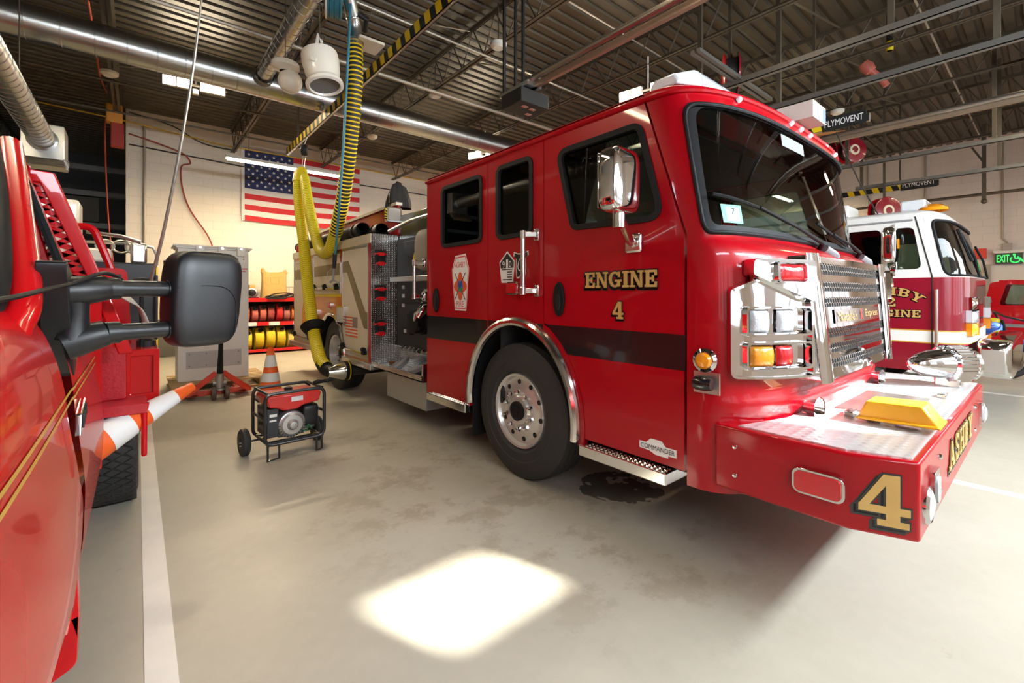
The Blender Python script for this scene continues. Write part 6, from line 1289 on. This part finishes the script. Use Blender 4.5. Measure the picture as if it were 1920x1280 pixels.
# on the light bar: sits across it
q = MB(); q.box((3.37, 1.0, 2.60), (3.62, 1.27, 2.71)); q.build('carton_body', WB, t, sm=0)
q = MB(); q.box((3.45, .9985, 2.61), (3.46, .9995, 2.70)); q.box((3.53, .9985, 2.61), (3.535, .9995, 2.70)); q.build('print_lines', mat('grey print', (.12, .12, .12), .6), t, sm=0); q = MB(); q.box((3.56, .9985, 2.61), (3.615, .9995, 2.70)); q.build('blue_print', mat('blue grey print', (.12, .18, .32), .6), t, sm=0)
det = [(-.34, 9.45, 'round white ceiling detector on the leftmost joist by the orange cord'), (3.96, 9.58, 'round white ceiling detector right of the long yellow hose'), (3.85, 4.93, 'round white ceiling detector near the top beside the striped rail'), (3.97, 6.86, 'small white ceiling detector on the joist above the rear of the cab'), (10.2, 2.63, 'round white ceiling detector above the name sign')]
for x, y, l in det:
    t = thing('ceiling_detector', l, 'detector', (x, y, 4.86), 0, 'white ceiling detectors'); q = MB(); q.lathe([(.0001, -.05), (.07, -.05), (.11, -.02), (.115, .02), (.0001, .02)], (x, y, 4.895), (0, 0, 1), 24); q.build('detector_body', SHELL, t); q = MB(); q.tube([(x, y, 4.91), (x, y, 5.48)], .008, 6); q.build('drop_pipe', STEEL, t)
# cords and cables
plain('orange_cord', 'orange extension cord hanging beside the end of the back wall', 'cord', lambda q: q.tube(spline([pt(165, 0, 6.0), pt(175, 60, 6.6), pt(181, 100, 7.4), pt(190, 150, 8.2), pt(214, 205, 9.5), pt(199, 222, 9.6), pt(197, 260, 9.6), pt(199, 330, 9.6), pt(204, 420, 9.6), pt(212, 490, 9.6)], 8), .014, 8), REDCORD)
plain('extension_cord', 'red cord hooked on the wall and falling to the white cabinet', 'cord', lambda q: q.tube(spline([(-.15, 12.95, 4.95), (.3, 12.93, 4.85), (.8, 12.93, 4.70), (.95, 12.93, 4.50), (.78, 12.93, 4.38), (.80, 12.93, 3.9), (.95, 12.93, 3.4), (1.3, 12.9, 2.8), (1.45, 12.9, 2.3)], 8), .016, 8), mat('dark red cord', (.30, .04, .02), .5))
plain('wall_cable', 'black cable drooping along the top of the back wall', 'cable', lambda q: q.tube(spline([(-.15, 12.95, 5.42), (.6, 12.95, 5.3), (1.2, 12.95, 5.02), (1.9, 12.95, 4.98)], 8), .014, 6), WIRE)
plain('wall_conduit', 'straight dark conduit along the back wall behind the flag', 'cable', lambda q: q.tube([(-.15, 12.96, 4.72), (2.0, 12.96, 4.62), (6, 12.96, 4.62), (9, 12.96, 4.62)], .016, 6), WIRE)
plain('yellow_rope', 'yellow rope strung along the top of the back wall', 'rope', lambda q: q.tube(spline([(-3.2, 12.9, 5.32), (-.3, 12.9, 5.2), (1.0, 12.9, 5.1), (1.85, 12.9, 5.05), (5, 12.9, 5.08), (8, 12.9, 5.06)], 8), .014, 6), mat('yellow rope', (.66, .42, .03), .6))
t = thing('chain_hoist', 'yellow and red hoist block hanging at the end of the back wall', 'hoist', (-.35, 11.5, 4.2)); q = MB(); q.box((-.46, 11.4, 4.70), (-.22, 11.6, 5.05)); q.build('hoist_body', mat('amber paint', (.62, .26, .03), .5), t, bevel=.02); q = MB(); q.box((-.40, 11.42, 4.25), (-.20, 11.58, 4.72)); q.build('lower_block', mat('faded red', (.35, .03, .02), .5), t, bevel=.02); q = MB(); q.box((-.44, 11.42, 5.05), (-.24, 11.58, 5.45)); q.build('hoist_mount', STEEL, t)
plain('wall_pipe', 'pale conduit running down the end of the back wall', 'pipe', lambda q: q.tube([(.12, 12.97, 5.2), (.12, 12.97, 2.3)], .03, 8), COND)
plain('yellow_pole', 'yellow post tool leaning on the wall behind the white cabinet', 'tool', lambda q: [q.box((.28, 12.80, 0), (.35, 12.86, 2.05)), q.tube([(.30, 12.78, .35), (.26, 12.74, .45), (.30, 12.74, .62)], .02, 6)] and None, YEL, sm=0)
# dim back room: beams and shelving, the darkness put into their colours
DB = mat('dim steel', (.10, .10, .10), .5, .3)
for i, (z, lab) in enumerate(((4.35, 'upper dim shelf beam in the dark back room'), (3.75, 'middle dim shelf beam in the dark back room'), (3.0, 'lower dim shelf beam in the dark back room'))):
    plain('shelf_beam', lab, 'beam', lambda q: q.box((-6.5, 14.5, z), (-.1, 14.7, z + .12)), DB, 'dim beams in the back room', sm=0)
plain('storage_box', 'dim dark carton stored on the back room shelf', 'box', lambda q: q.box((-1.9, 14.45, 3.14), (-.7, 14.75, 3.70)), mat('dim board', (.05, .045, .04), .8), sm=0)
# ================================================================ second engine, maroon and white
E2 = thing('fire_engine', 'maroon and white fire engine with gold arched lettering parked at the right', 'fire engine', (8.65, 3, 0))
X0, X1 = 7.38, 9.92; C2 = (X0 + X1) / 2; H2 = (X1 - X0) / 2
YF2 = ((.5, .62), (1.66, .62), (1.70, .64), (2.36, .80), (2.44, .86)); YC2 = ((.5, .94), (1.645, .94), (2.40, 1.10), (2.44, 1.11))
def S2(a, z, off=0):
    p = a * PI / 2; yc, yf = lerp_table(YC2, z), lerp_table(YF2, z); k = 2 / 3.6; f = lambda p: V((C2 + H2 * math.copysign(abs(math.sin(p)) ** k, p), yc - (yc - yf) * max(0, math.cos(p)) ** k, z))
    q_ = f(p)
    if off: d = f(min(PI / 2, p + .02)) - f(max(-PI / 2, p - .02)); q_ = q_ + V((d.y, -d.x, 0)).normalized() * off
    return q_
zl = [.50, .9, 1.2, 1.58, 1.645]
q = MB(); q.grid(lambda u, v: S2(-1 + 2 * u, zl[round(v * 4)]), 49, 5); q.plate([[(.94, .50), (.94, 1.645), (3.6, 1.645), (3.6, .50)]], (X0, 0, 0), (0, 1, 0), (0, 0, 1), (-1, 0, 0), .03); q.plate([[(.94, .50), (.94, 1.645), (3.6, 1.645), (3.6, .50)]], (X1, 0, 0), (0, 1, 0), (0, 0, 1), (1, 0, 0), .03); q.box((X0 + .02, 3.56, .5), (X1 - .02, 3.6, 2.36)); low = q.build('cab_lower', DARKRED, E2, sm=40)
w1 = rpoly([(1.035, 1.75), (1.37, 1.75), (1.37, 2.27), (1.115, 2.27)], .07); w2 = rr(1.43, 1.75, 2.6, 2.27, .06)
q = MB(); wsh = densify(rpoly([(-.885, 1.675), (.885, 1.675), (.84, 2.33), (-.84, 2.33)], .10, 6)); oc = (0, 2.0)
def rect2(p):
    dx, dy = p[0], p[1] - oc[1]; k = min(  .95 / abs(dx) if dx else 9e9, ((2.40 - oc[1]) / dy if dy > 0 else (1.645 - oc[1]) / dy) if dy else 9e9); return (dx * k, oc[1] + dy * k)
o2 = [rect2(p) for p in wsh]
for cx in (-.95, .95):
    for cz in (1.645, 2.40): i = min(range(len(o2)), key=lambda i: (o2[i][0] - cx) ** 2 + 3 * (o2[i][1] - cz) ** 2); o2[i] = (cx, cz)
q.ring(S2, o2, wsh, 3); q.grid(lambda u, v: S2(-1 + 2 * u, 2.40 + .04 * v), 49, 3)
for s in (-1, 1): q.grid(lambda u, v: S2(s * (.95 + .05 * u), 1.645 + .755 * v), 3, 8)
for X, n in ((X0, -1), (X1, 1)): q.plate([[(.945, 1.645), (1.10, 2.44), (3.6, 2.44), (3.6, 1.645)], w1, w2], (X, 0, 0), (0, 1, 0), (0, 0, 1), (n, 0, 0), .03)
def roof2(u, r):
    if u < .5: p = S2(-1 + 4 * u, 2.44)
    else:
        t = (u - .5) / .5; p = V((X1, 1.11 + 2.49 * t / .4, 2.44)) if t < .4 else V((X1 - (X1 - X0) * (t - .4) / .2, 3.6, 2.44)) if t < .6 else V((X0, 3.6 - 2.49 * (t - .6) / .4, 2.44))
    k = 1 - r; return V((C2 + (p.x - C2) * k, 2.2 + (p.y - 2.2) * k, 2.44 + .09 * (1 - k ** 5) ** .6))
rv2 = [0, .01, .03, .07, .2, .5, .999]; q.grid(lambda u, v: roof2(u, rv2[round(v * 6)]), 120, 7, cu=True); up = q.build('cab_upper', WHITE, E2, sm=40)
q = MB(); q.disc(lambda a, z: S2(a, z, -.006), wsh, 6); q.build('windshield', GLASS, E2, sm=60, recalc=False); q = MB(); q.tube([S2(p[0] * 1.01, oc[1] + (p[1] - oc[1]) * 1.02, .004) for p in wsh], .016, 6, closed=True); q.build('windshield_gasket', RUB, E2)
for w in (w1, w2):
    q = MB(); q.plate([w], (X0 + .01, 0, 0), (0, 1, 0), (0, 0, 1), (-1, 0, 0), .004); q.build('side_window', GLASS if w is w1 else DGLASS, E2, sm=0); q = MB(); q.plate([w], (X1 - .01, 0, 0), (0, 1, 0), (0, 0, 1), (1, 0, 0), .004); q.build('side_window', GLASS, E2, sm=0)
q = MB(); q.box((X0 + .04, 1.2, .6), (X1 - .04, 3.5, .7)); q.box((X0 + .04, 2.9, .7), (X1 - .04, 2.95, 2.3)); q.box((X0 + .15, .85, 1.2), (X1 - .15, 1.15, 1.64)); q.box((X0 + .5, 1.6, .7), (X0 + 1.0, 2.2, 1.75)); q.build('cab_lining', DARKIN, E2, sm=0)
# stripes, door seam, rain gutter, handrail
q = MB(); q.grid(lambda u, v: S2(-1 + 2 * u, .86 + .13 * v, .003), 49, 2); q.box((X0 - .003, 0.94, .86), (X0, 3.6, .99)); q.build('white_band', WHITE, E2, sm=60)
for z in (.845, .99):
    q = MB(); q.grid(lambda u, v: S2(-1 + 2 * u, z + .016 * v, .0035), 49, 2); q.box((X0 - .0035, 0.94, z), (X0, 3.6, z + .016)); q.build('gold_pinstripe', mat('gold pinstripe'), E2, sm=60)
q = MB(); q.tube([(X0 - .001, .945, .55), (X0 - .001, .945, 1.66), (X0 - .001, 1.10, 2.40)], .007, 6); q.build('door_seam', BLK, E2); q = MB(); q.bar((X0 - .01, 1.12, 2.36), (X0 - .01, 3.4, 2.36), .02, .02); q.build('rain_gutter', GREYP, E2)
q = MB(); q.cyl((X0 - .05, .90, .60), (X0 - .05, .90, 1.50), .016, n=10); q.build('hand_rail', ALU, E2)
# arched gold lettering on the door
def arcf(yc, zc, R, spread):
    return lambda u, v: (lambda th: (V((X0 - .003, yc - (R + v) * math.sin(th), zc + (R + v) * math.cos(th) - R)), V((-1, 0, 0))))((u / spread - .5) * spread / R)
o_ = gold_word('door_lettering', 'ASHBY', arcf(1.335, 1.43, .42, .60), .60, .10, .006, (-.005, -.007), E2, .1)
o_ = gold_word('door_number', '2', lambda u, v: (V((X0 - .003, 1.385 - u, 1.285 + v)), V((-1, 0, 0))), .10, .12, .006, (-.005, -.007), E2)
o_ = gold_word('door_lettering', 'ENGINE', lambda u, v: (V((X0 - .003, 1.60 - u, 1.155 + v)), V((-1, 0, 0))), .555, .09, .006, (-.005, -.007), E2, .08)
# tall chrome mirror with amber marker, spot lamp
q = MB(); q.grid(sbox((X0 - .20, 1.30, 2.05), (.25, .14, .44), .40), 32, 20, cu=True); mm = q.build('mirror_head', CHROME, E2, sm=80); q = MB(); q.box((X0 - .20, 1.220, 2.0), (X0 - .15, 1.232, 2.12)); q.build('amber_reflector', AMBLENS, mm, sm=0); q = MB(); q.tube([(X0 + .01, 1.3, 2.32), (X0 - .06, 1.28, 2.30), (X0 - .06, 1.27, 1.72), (X0 + .01, 1.3, 1.68)], .012, 8); q.build('mirror_bracket', ALU, mm)
q = MB(); q.lathe([(.0001, .05), (.05, .04), (.075, .0), (.078, -.01), (.06, -.02), (.0001, -.025)], (X0 - .18, 1.27, 1.74), (-.2, 1, 0), 20); q.build('spot_mirror', CHROME, E2)
# light bar, beacon, wipers, headlights, chrome bumper end
q = MB(); q.box((X0 + .35, 1.05, 2.52), (X1 - .35, 1.30, 2.66)); q.build('light_bar', WHLENS, E2, bevel=.02); q = MB(); q.lathe([(.16, 0), (.15, .04), (.10, .08), (.0001, .10)], (X0 + .45, 1.0, 2.50), (0, 0, 1), 20); q.build('amber_beacon', AMBLENS, E2); q = MB(); q.box((X0 + .1, 1.8, 2.50), (X0 + .6, 3.3, 2.66)); q.build('roof_box', WHITE, E2, bevel=.02)
q = MB(); q.tube([S2(-.12, 1.66, .02), S2(-.18, 1.9, .06), S2(-.26, 2.2, .03)], .014, 8); q.tube([S2(-.2, 1.85, .03), S2(-.28, 2.25, .02)], .018, 6); q.build('wiper_arm', RUB, E2); q = MB(); q.tube([S2(.20, 1.66, .02), S2(.14, 1.9, .05), S2(.06, 2.1, .03)], .014, 8); q.build('wiper_arm', RUB, E2)
for a in (-.38, .38):
    for z, m in ((1.32, WHLENS), (1.16, WHLENS), (1.02, AMBLENS)):
        q = MB(); q.grid(lambda u, v: S2(a - .10 + .20 * u, z - .06 + .13 * v, .05 + .02 * math.sin(PI * u) * math.sin(PI * v)), 8, 8); q.add([S2(a + da, z + dz, o) for o in (.0, .05) for da, dz in ((-.115, -.075), (.115, -.075), (.115, .085), (-.115, .085))], [(i, (i + 1) % 4, 4 + (i + 1) % 4, 4 + i) for i in range(4)]); q.build('headlight', CHROME if z == 1.32 else m, E2, sm=40)
q = MB(); q.box((X0 + .02, .30, .50), (X1 - .02, .62, .52)); q.grid(sbox((C2, .43, .70), (H2 * 2 + .10, .30, .44), .25), 40, 20, cu=True); q.build('chrome_bumper', CHROME, E2, sm=70); q = MB(); q.box((X0 - .06, .34, .56), (X0 - .045, .53, .82)); q.build('bumper_panel', mat('satin steel', (.60, .58, .53), .4, .9), E2, bevel=.01)
q = MB(); q.box((X0 + .05, 3.65, .5), (X1 - .05, 8.6, 2.3)); q.build('hose_body', DARKRED, E2, bevel=.02)
for y in (1.95, 6.8):
    for x in (X0 + .16, X1 - .16): q = MB(); q.lathe([(.0001, -.1), (.26, -.12), (.30, -.15), (.48, -.15), (.52, -.12), (.52, .12), (.48, .15), (.30, .15), (.26, .12), (.0001, .1)], (x, y, .52), (1, 0, 0), 36); q.build('wheel', TYRE, E2)
# ================================================================ red car, motorcycle
RC = thing('red_car', 'red pickup car with white tail panel at the right edge beyond the motorcycle', 'car', (13.8, 0, 0))
def carsec(y, hgt, xh): return lambda u: None
q = MB(); prof_ = [(-.9, .45), (-.95, 1.18), (-.80, 1.28), (.6, 1.30), (1.05, 1.26), (1.10, .9), (1.05, .45)]
cx0 = 12.95
def shell(pts, x0, x1, inset, m, name, bev=.06):
    q = MB(); q.plate([pts], (x0, 0, 0), (0, 1, 0), (0, 0, 1), (-1, 0, 0), x1 - x0); return q.build(name, m, RC, sm=40, bevel=bev, seg=4)
shell([(-3.0, .45), (-3.0, 1.02), (-1.0, 1.16), (.75, 1.18), (2.35, 1.18), (2.35, .5)], cx0, cx0 + 1.8, 0, PRED, 'car_body')
rf = [(-.95, 1.16), (-.30, 1.66), (.55, 1.72), (.82, 1.66), (.90, 1.17)]
q = MB(); wn = rpoly([(-.66, 1.22), (-.20, 1.60), (.60, 1.63), (.70, 1.22)], .05); q.plate([rpoly(rf, .06), wn], (cx0 + .08, 0, 0), (0, 1, 0), (0, 0, 1), (-1, 0, 0), .05); q.plate([rpoly(rf, .06), wn], (cx0 + 1.7, 0, 0), (0, 1, 0), (0, 0, 1), (1, 0, 0), .05); q.box((cx0 + .09, -.28, 1.63), (cx0 + 1.7, .70, 1.71)); q.build('car_cabin', PRED, RC, sm=30, bevel=.02)
q = MB(); q.plate([wn], (cx0 + .10, 0, 0), (0, 1, 0), (0, 0, 1), (-1, 0, 0), .005); q.build('car_window', GLASS, RC, sm=0)
q = MB(); q.box((cx0 - .005, 1.0, .95), (cx0 + .02, 1.3, 1.14)); q.build('tail_lamp', REDLENS, RC, bevel=.01); q = MB(); q.box((cx0 - .006, -2.2, .80), (cx0, .9, .86)); q.build('side_moulding', GREYP, RC, sm=0)
for y in (-2.0, 1.5): q = MB(); q.lathe([(.0001, -.08), (.2, -.1), (.33, -.1), (.35, -.06), (.35, .06), (.33, .1), (.2, .1), (.0001, .08)], (cx0 + .14, y, .35), (1, 0, 0), 28); q.build('wheel', TYRE, RC)
MC = thing('motorcycle', 'blue and yellow motorcycle by the second engine, cut off by the right edge', 'motorcycle', (11.2, .9, 0))
ux = V((math.cos(2.25), math.sin(2.25), 0)); nx = V((-ux.y, ux.x, 0)); o = V((11.45, .50, .33)); mp = lambda a, h, s=0: o + ux * a + V((0, 0, h - .33)) + nx * s
for c_, nm in ((0, 'front_wheel'), (1.42, 'rear_wheel')):
    q = MB(); q.tube([mp(c_ + .285 * math.cos(t), .33 + .285 * math.sin(t)) for t in [2 * PI * i / 36 for i in range(36)]], .048, 10, closed=True); w_ = q.build(nm, TYRE, MC); q = MB()
    for i in range(18): t = 2 * PI * i / 18; q.tube([mp(c_, .33, .02 * (-1) ** i), mp(c_ + .25 * math.cos(t), .33 + .25 * math.sin(t))], .004, 4)
    q.tube([mp(c_ + .245 * math.cos(t), .33 + .245 * math.sin(t)) for t in [2 * PI * i / 36 for i in range(36)]], .014, 6, closed=True); q.build('spokes', ALU, w_)
    q = MB(); q.tube([mp(c_ + .33 * math.cos(t), .33 + .36 * math.sin(t)) for t in [math.radians(30 + 130 * i / 12) for i in range(13)]], [.03 + .03 * math.sin(PI * i / 12) for i in range(13)], 8); q.build('mudguard', BLK if c_ else mat('blue fairing', (.03, .10, .45), .3, coat=.5), w_)
q = MB()
for s in (-.09, .09): q.tube([mp(0, .33, s), mp(.16, 1.0, s)], .022, 8)
q.build('fork', BLK, MC); q = MB(); q.tube([mp(-.14, .92, -.34), mp(.08, 1.14, -.2), mp(.14, 1.06, .12), mp(.06, 1.0, .40)], .016, 8); q.build('handlebar', BLK, MC)
q = MB(); q.grid(sbox(mp(.30, .86), (.42, .36, .22), .6), 24, 14, cu=True); q.build('fuel_tank', mat('blue fairing'), MC, sm=80); q = MB(); q.grid(sbox(mp(1.05, .84), (.55, .26, .12), .6), 20, 10, cu=True); q.build('seat', BLK, MC, sm=80); q = MB(); q.grid(sbox(mp(.22, .96), (.14, .16, .14), .6), 16, 10, cu=True); q.build('head_fairing', YEL, MC, sm=80); q = MB(); q.grid(sbox(mp(.68, .48), (.42, .28, .40), .5), 20, 12, cu=True); q.build('engine_block', mat('cast grey'), MC, sm=80); q = MB(); q.tube([mp(.3, .95), mp(.75, .55), mp(.7, .3), mp(1.42, .33)], .025, 8); q.build('frame_tube', BLK, MC)
# ================================================================ right wall fittings
XW = 16.99
t = thing('exit_sign', 'green lit EXIT sign with wheelchair symbol on the right wall', 'sign', (XW - .05, .76, 2.2))
q = MB(); q.box((XW - .09, .50, 2.20), (XW, .97, 2.47)); q.build('sign_housing', mat('dark sign case', (.05, .08, .05), .5), t, sm=0); GRN = mat('lit green', (.05, .9, .15), .5, emit=(.03, 1, .12), es=1.6)
q = MB(); q.box((XW - .12, .47, 2.47), (XW, 1.0, 2.53)); q.build('sign_cap', SHELL, t, sm=0)
q = MB(); text(q, 'EXIT', (XW - .092, .835, 2.335), (0, -1, 0), (0, 0, 1), .215, .18); q.build('sign_lettering', GRN, t, sm=0)
q = MB(); c0 = V((XW - .092, .60, 2.33)); q.tube([c0 + V((0, .03 + .08 * math.cos(a), -.03 + .075 * math.sin(a))) for a in [math.radians(120 + 290 * i / 20) for i in range(21)]], .013, 6); q.tube([c0 + V((0, .04, .06)), c0 + V((0, .03, .0)), c0 + V((0, -.06, .0)), c0 + V((0, -.10, -.08)), c0 + V((0, -.14, -.07))], .014, 6); q.ball(c0 + V((0, .045, .095)), .024, 10, 8); q.build('wheelchair_symbol', GRN, t)
q = MB(); q.tube([(XW - .03, .76, 2.53), (XW - .03, .76, 2.75), (XW - .03, .84, 2.85), (XW - .03, .84, 5.3)], .02, 8); q.box((XW - .07, .68, 2.53), (XW, .84, 2.72)); q.build('sign_conduit', COND, t)
plain('mounted_alarm_box', 'red alarm pull box on the right wall left of the exit sign', 'alarm box', lambda q: q.box((XW - .12, 1.12, 2.36), (XW, 1.36, 2.62)), mat('bright red box', (.75, .06, .03), .4), sm=0, bevel=.01)
struct(MB().box((XW - .05, -.6, 0), (XW, 1.05, 2.15)).build('door_5', mat('pale wall door', (.70, .66, .58), .5), None, sm=0)); struct(MB().box((XW - .07, 1.05, 0), (XW, 1.17, 2.2)).build('trim_4', COND, None, sm=0))
plain('wall_pipe', 'dark horizontal pipe in front of the right wall above the second engine', 'pipe', lambda q: q.tube([(15.2, -2, 3.77), (15.2, 6, 3.77)], .035, 8), STEEL); plain('drop_hanger', 'dark vertical hanger holding the pipe near the right wall', 'hanger', lambda q: [q.bar((15.2, 1.05, 3.6), (15.2, 1.05, 5.4), .07, .07), q.bar((15.2, 1.05, 4.5), (15.2, 1.3, 5.0), .04), q.ball((15.2, 1.05, 3.6), .06, 10, 8)] and None, STEEL)
for i, y in enumerate((2.3, 3.6)): plain('wall_conduit', ('pale upright conduit on the right wall above the second engine windshield', 'pale upright conduit on the right wall behind the engine cab')[i], 'pipe', lambda q: q.tube([(XW - .03, y, 5.4), (XW - .03, y, 1.0)], .025, 8), COND)
plain('sprinkler_head', 'red valve with silver pipe hanging under the joists at upper right', 'sprinkler', lambda q: [q.lathe([(.0001, -.1), (.07, -.08), (.09, 0), (.07, .08), (.0001, .1)], (8.2, 1.75, 4.75), (.2, -.4, -.6), 14), q.tube([(8.2, 1.75, 4.75), (8.3, 1.6, 4.55), (8.32, 1.55, 4.45)], .045, 10)] and None, mat('faded red valve', (.40, .10, .07), .5)); plain('drop_pole', 'black drop pole with yellow tip hanging from the roof at upper right', 'pole', lambda q: q.cyl((8.35, 1.52, 5.45), (8.35, 1.52, 4.95), .04, n=10), BLK); plain('pole_band', 'yellow band on the black drop pole at upper right', 'band', lambda q: q.cyl((8.35, 1.52, 5.08), (8.35, 1.52, 4.95), .044, n=10), YEL)
plain('whip_antenna', 'thin black whip rising from the second engine roof', 'antenna', lambda q: q.tube([(7.7, 1.5, 2.46), (7.62, 1.72, 3.0), (7.5, 1.95, 3.7)], .008, 6), WIRE)
# ================================================================ light, sky, camera
def area(name, loc, rot, sx, sy, power, col):
    l = bpy.data.lights.new(name, 'AREA'); l.shape = 'RECTANGLE'; l.size = sx; l.size_y = sy; l.energy = power; l.color = col
    o = bpy.data.objects.new(name, l); COL.objects.link(o); o.location = loc; o.rotation_euler = rot; return o
DAY = (.82, .92, 1.0); WARM = (1.0, .78, .50)
for di, (c, a, b) in enumerate(doors):     # daylight through the upper glazed row of each bay door
    w = [x for x in WINX[di]]
    area('daylight_window', ((w[0] + w[-1]) / 2, -2.15, 3.0), (math.radians(62), 0, 0), w[-1] - w[0] + .68, .34, (110, 420, 70, 45)[di], DAY)
s = bpy.data.lights.new('sun', 'SUN'); s.energy = 60; s.angle = math.radians(2.0); s.color = (1, .96, .9)
so = bpy.data.objects.new('sun', s); COL.objects.link(so)
so.rotation_euler = V((-.51, 1.35, -1)).to_track_quat('-Z', 'Y').to_euler()
for (x, y, z, l), fp in zip(FLUOR, FPOW):
    area('tube_light', (x, y, z - .09), (0, 0, 0), l, .12, fp, WARM)
for (x, y, z, rz) in ((.76, 9.22, 4.95, -6), (5.90, 3.94, 4.53, -80), (6.03, 8.28, 4.64, -75)):   # the lit floodlight heads
    area('floodlight_beam', (x, y, z), (math.radians(50), 0, math.radians(rz + 180)), .8, .14, 70, (1, .84, .60))
w = bpy.data.worlds.new('World'); SC.world = w; w.use_nodes = True
bg = w.node_tree.nodes['Background']; bg.inputs[0].default_value = (.75, .87, 1, 1); bg.inputs[1].default_value = 2.0
cam = bpy.data.cameras.new('camera'); co = bpy.data.objects.new('camera', cam); COL.objects.link(co); SC.camera = co
cam.sensor_width = 36; cam.lens = 845 / 1920 * 36; cam.shift_y = -(640 - 550) / 1920; cam.clip_start = .03
co.location = (0, 0, 1.45); co.rotation_euler = (math.radians(90), 0, -math.atan2(702, 845))
SC.view_settings.view_transform = 'Standard'; SC.view_settings.look = 'None'; SC.view_settings.exposure = .12; SC.view_settings.gamma = 1
SC.cycles.use_denoising = True; SC.cycles.max_bounces = 8; SC.cycles.transparent_max_bounces = 12; SC.cycles.sample_clamp_indirect = 6; SC.cycles.caustics_reflective = False; SC.cycles.caustics_refractive = False
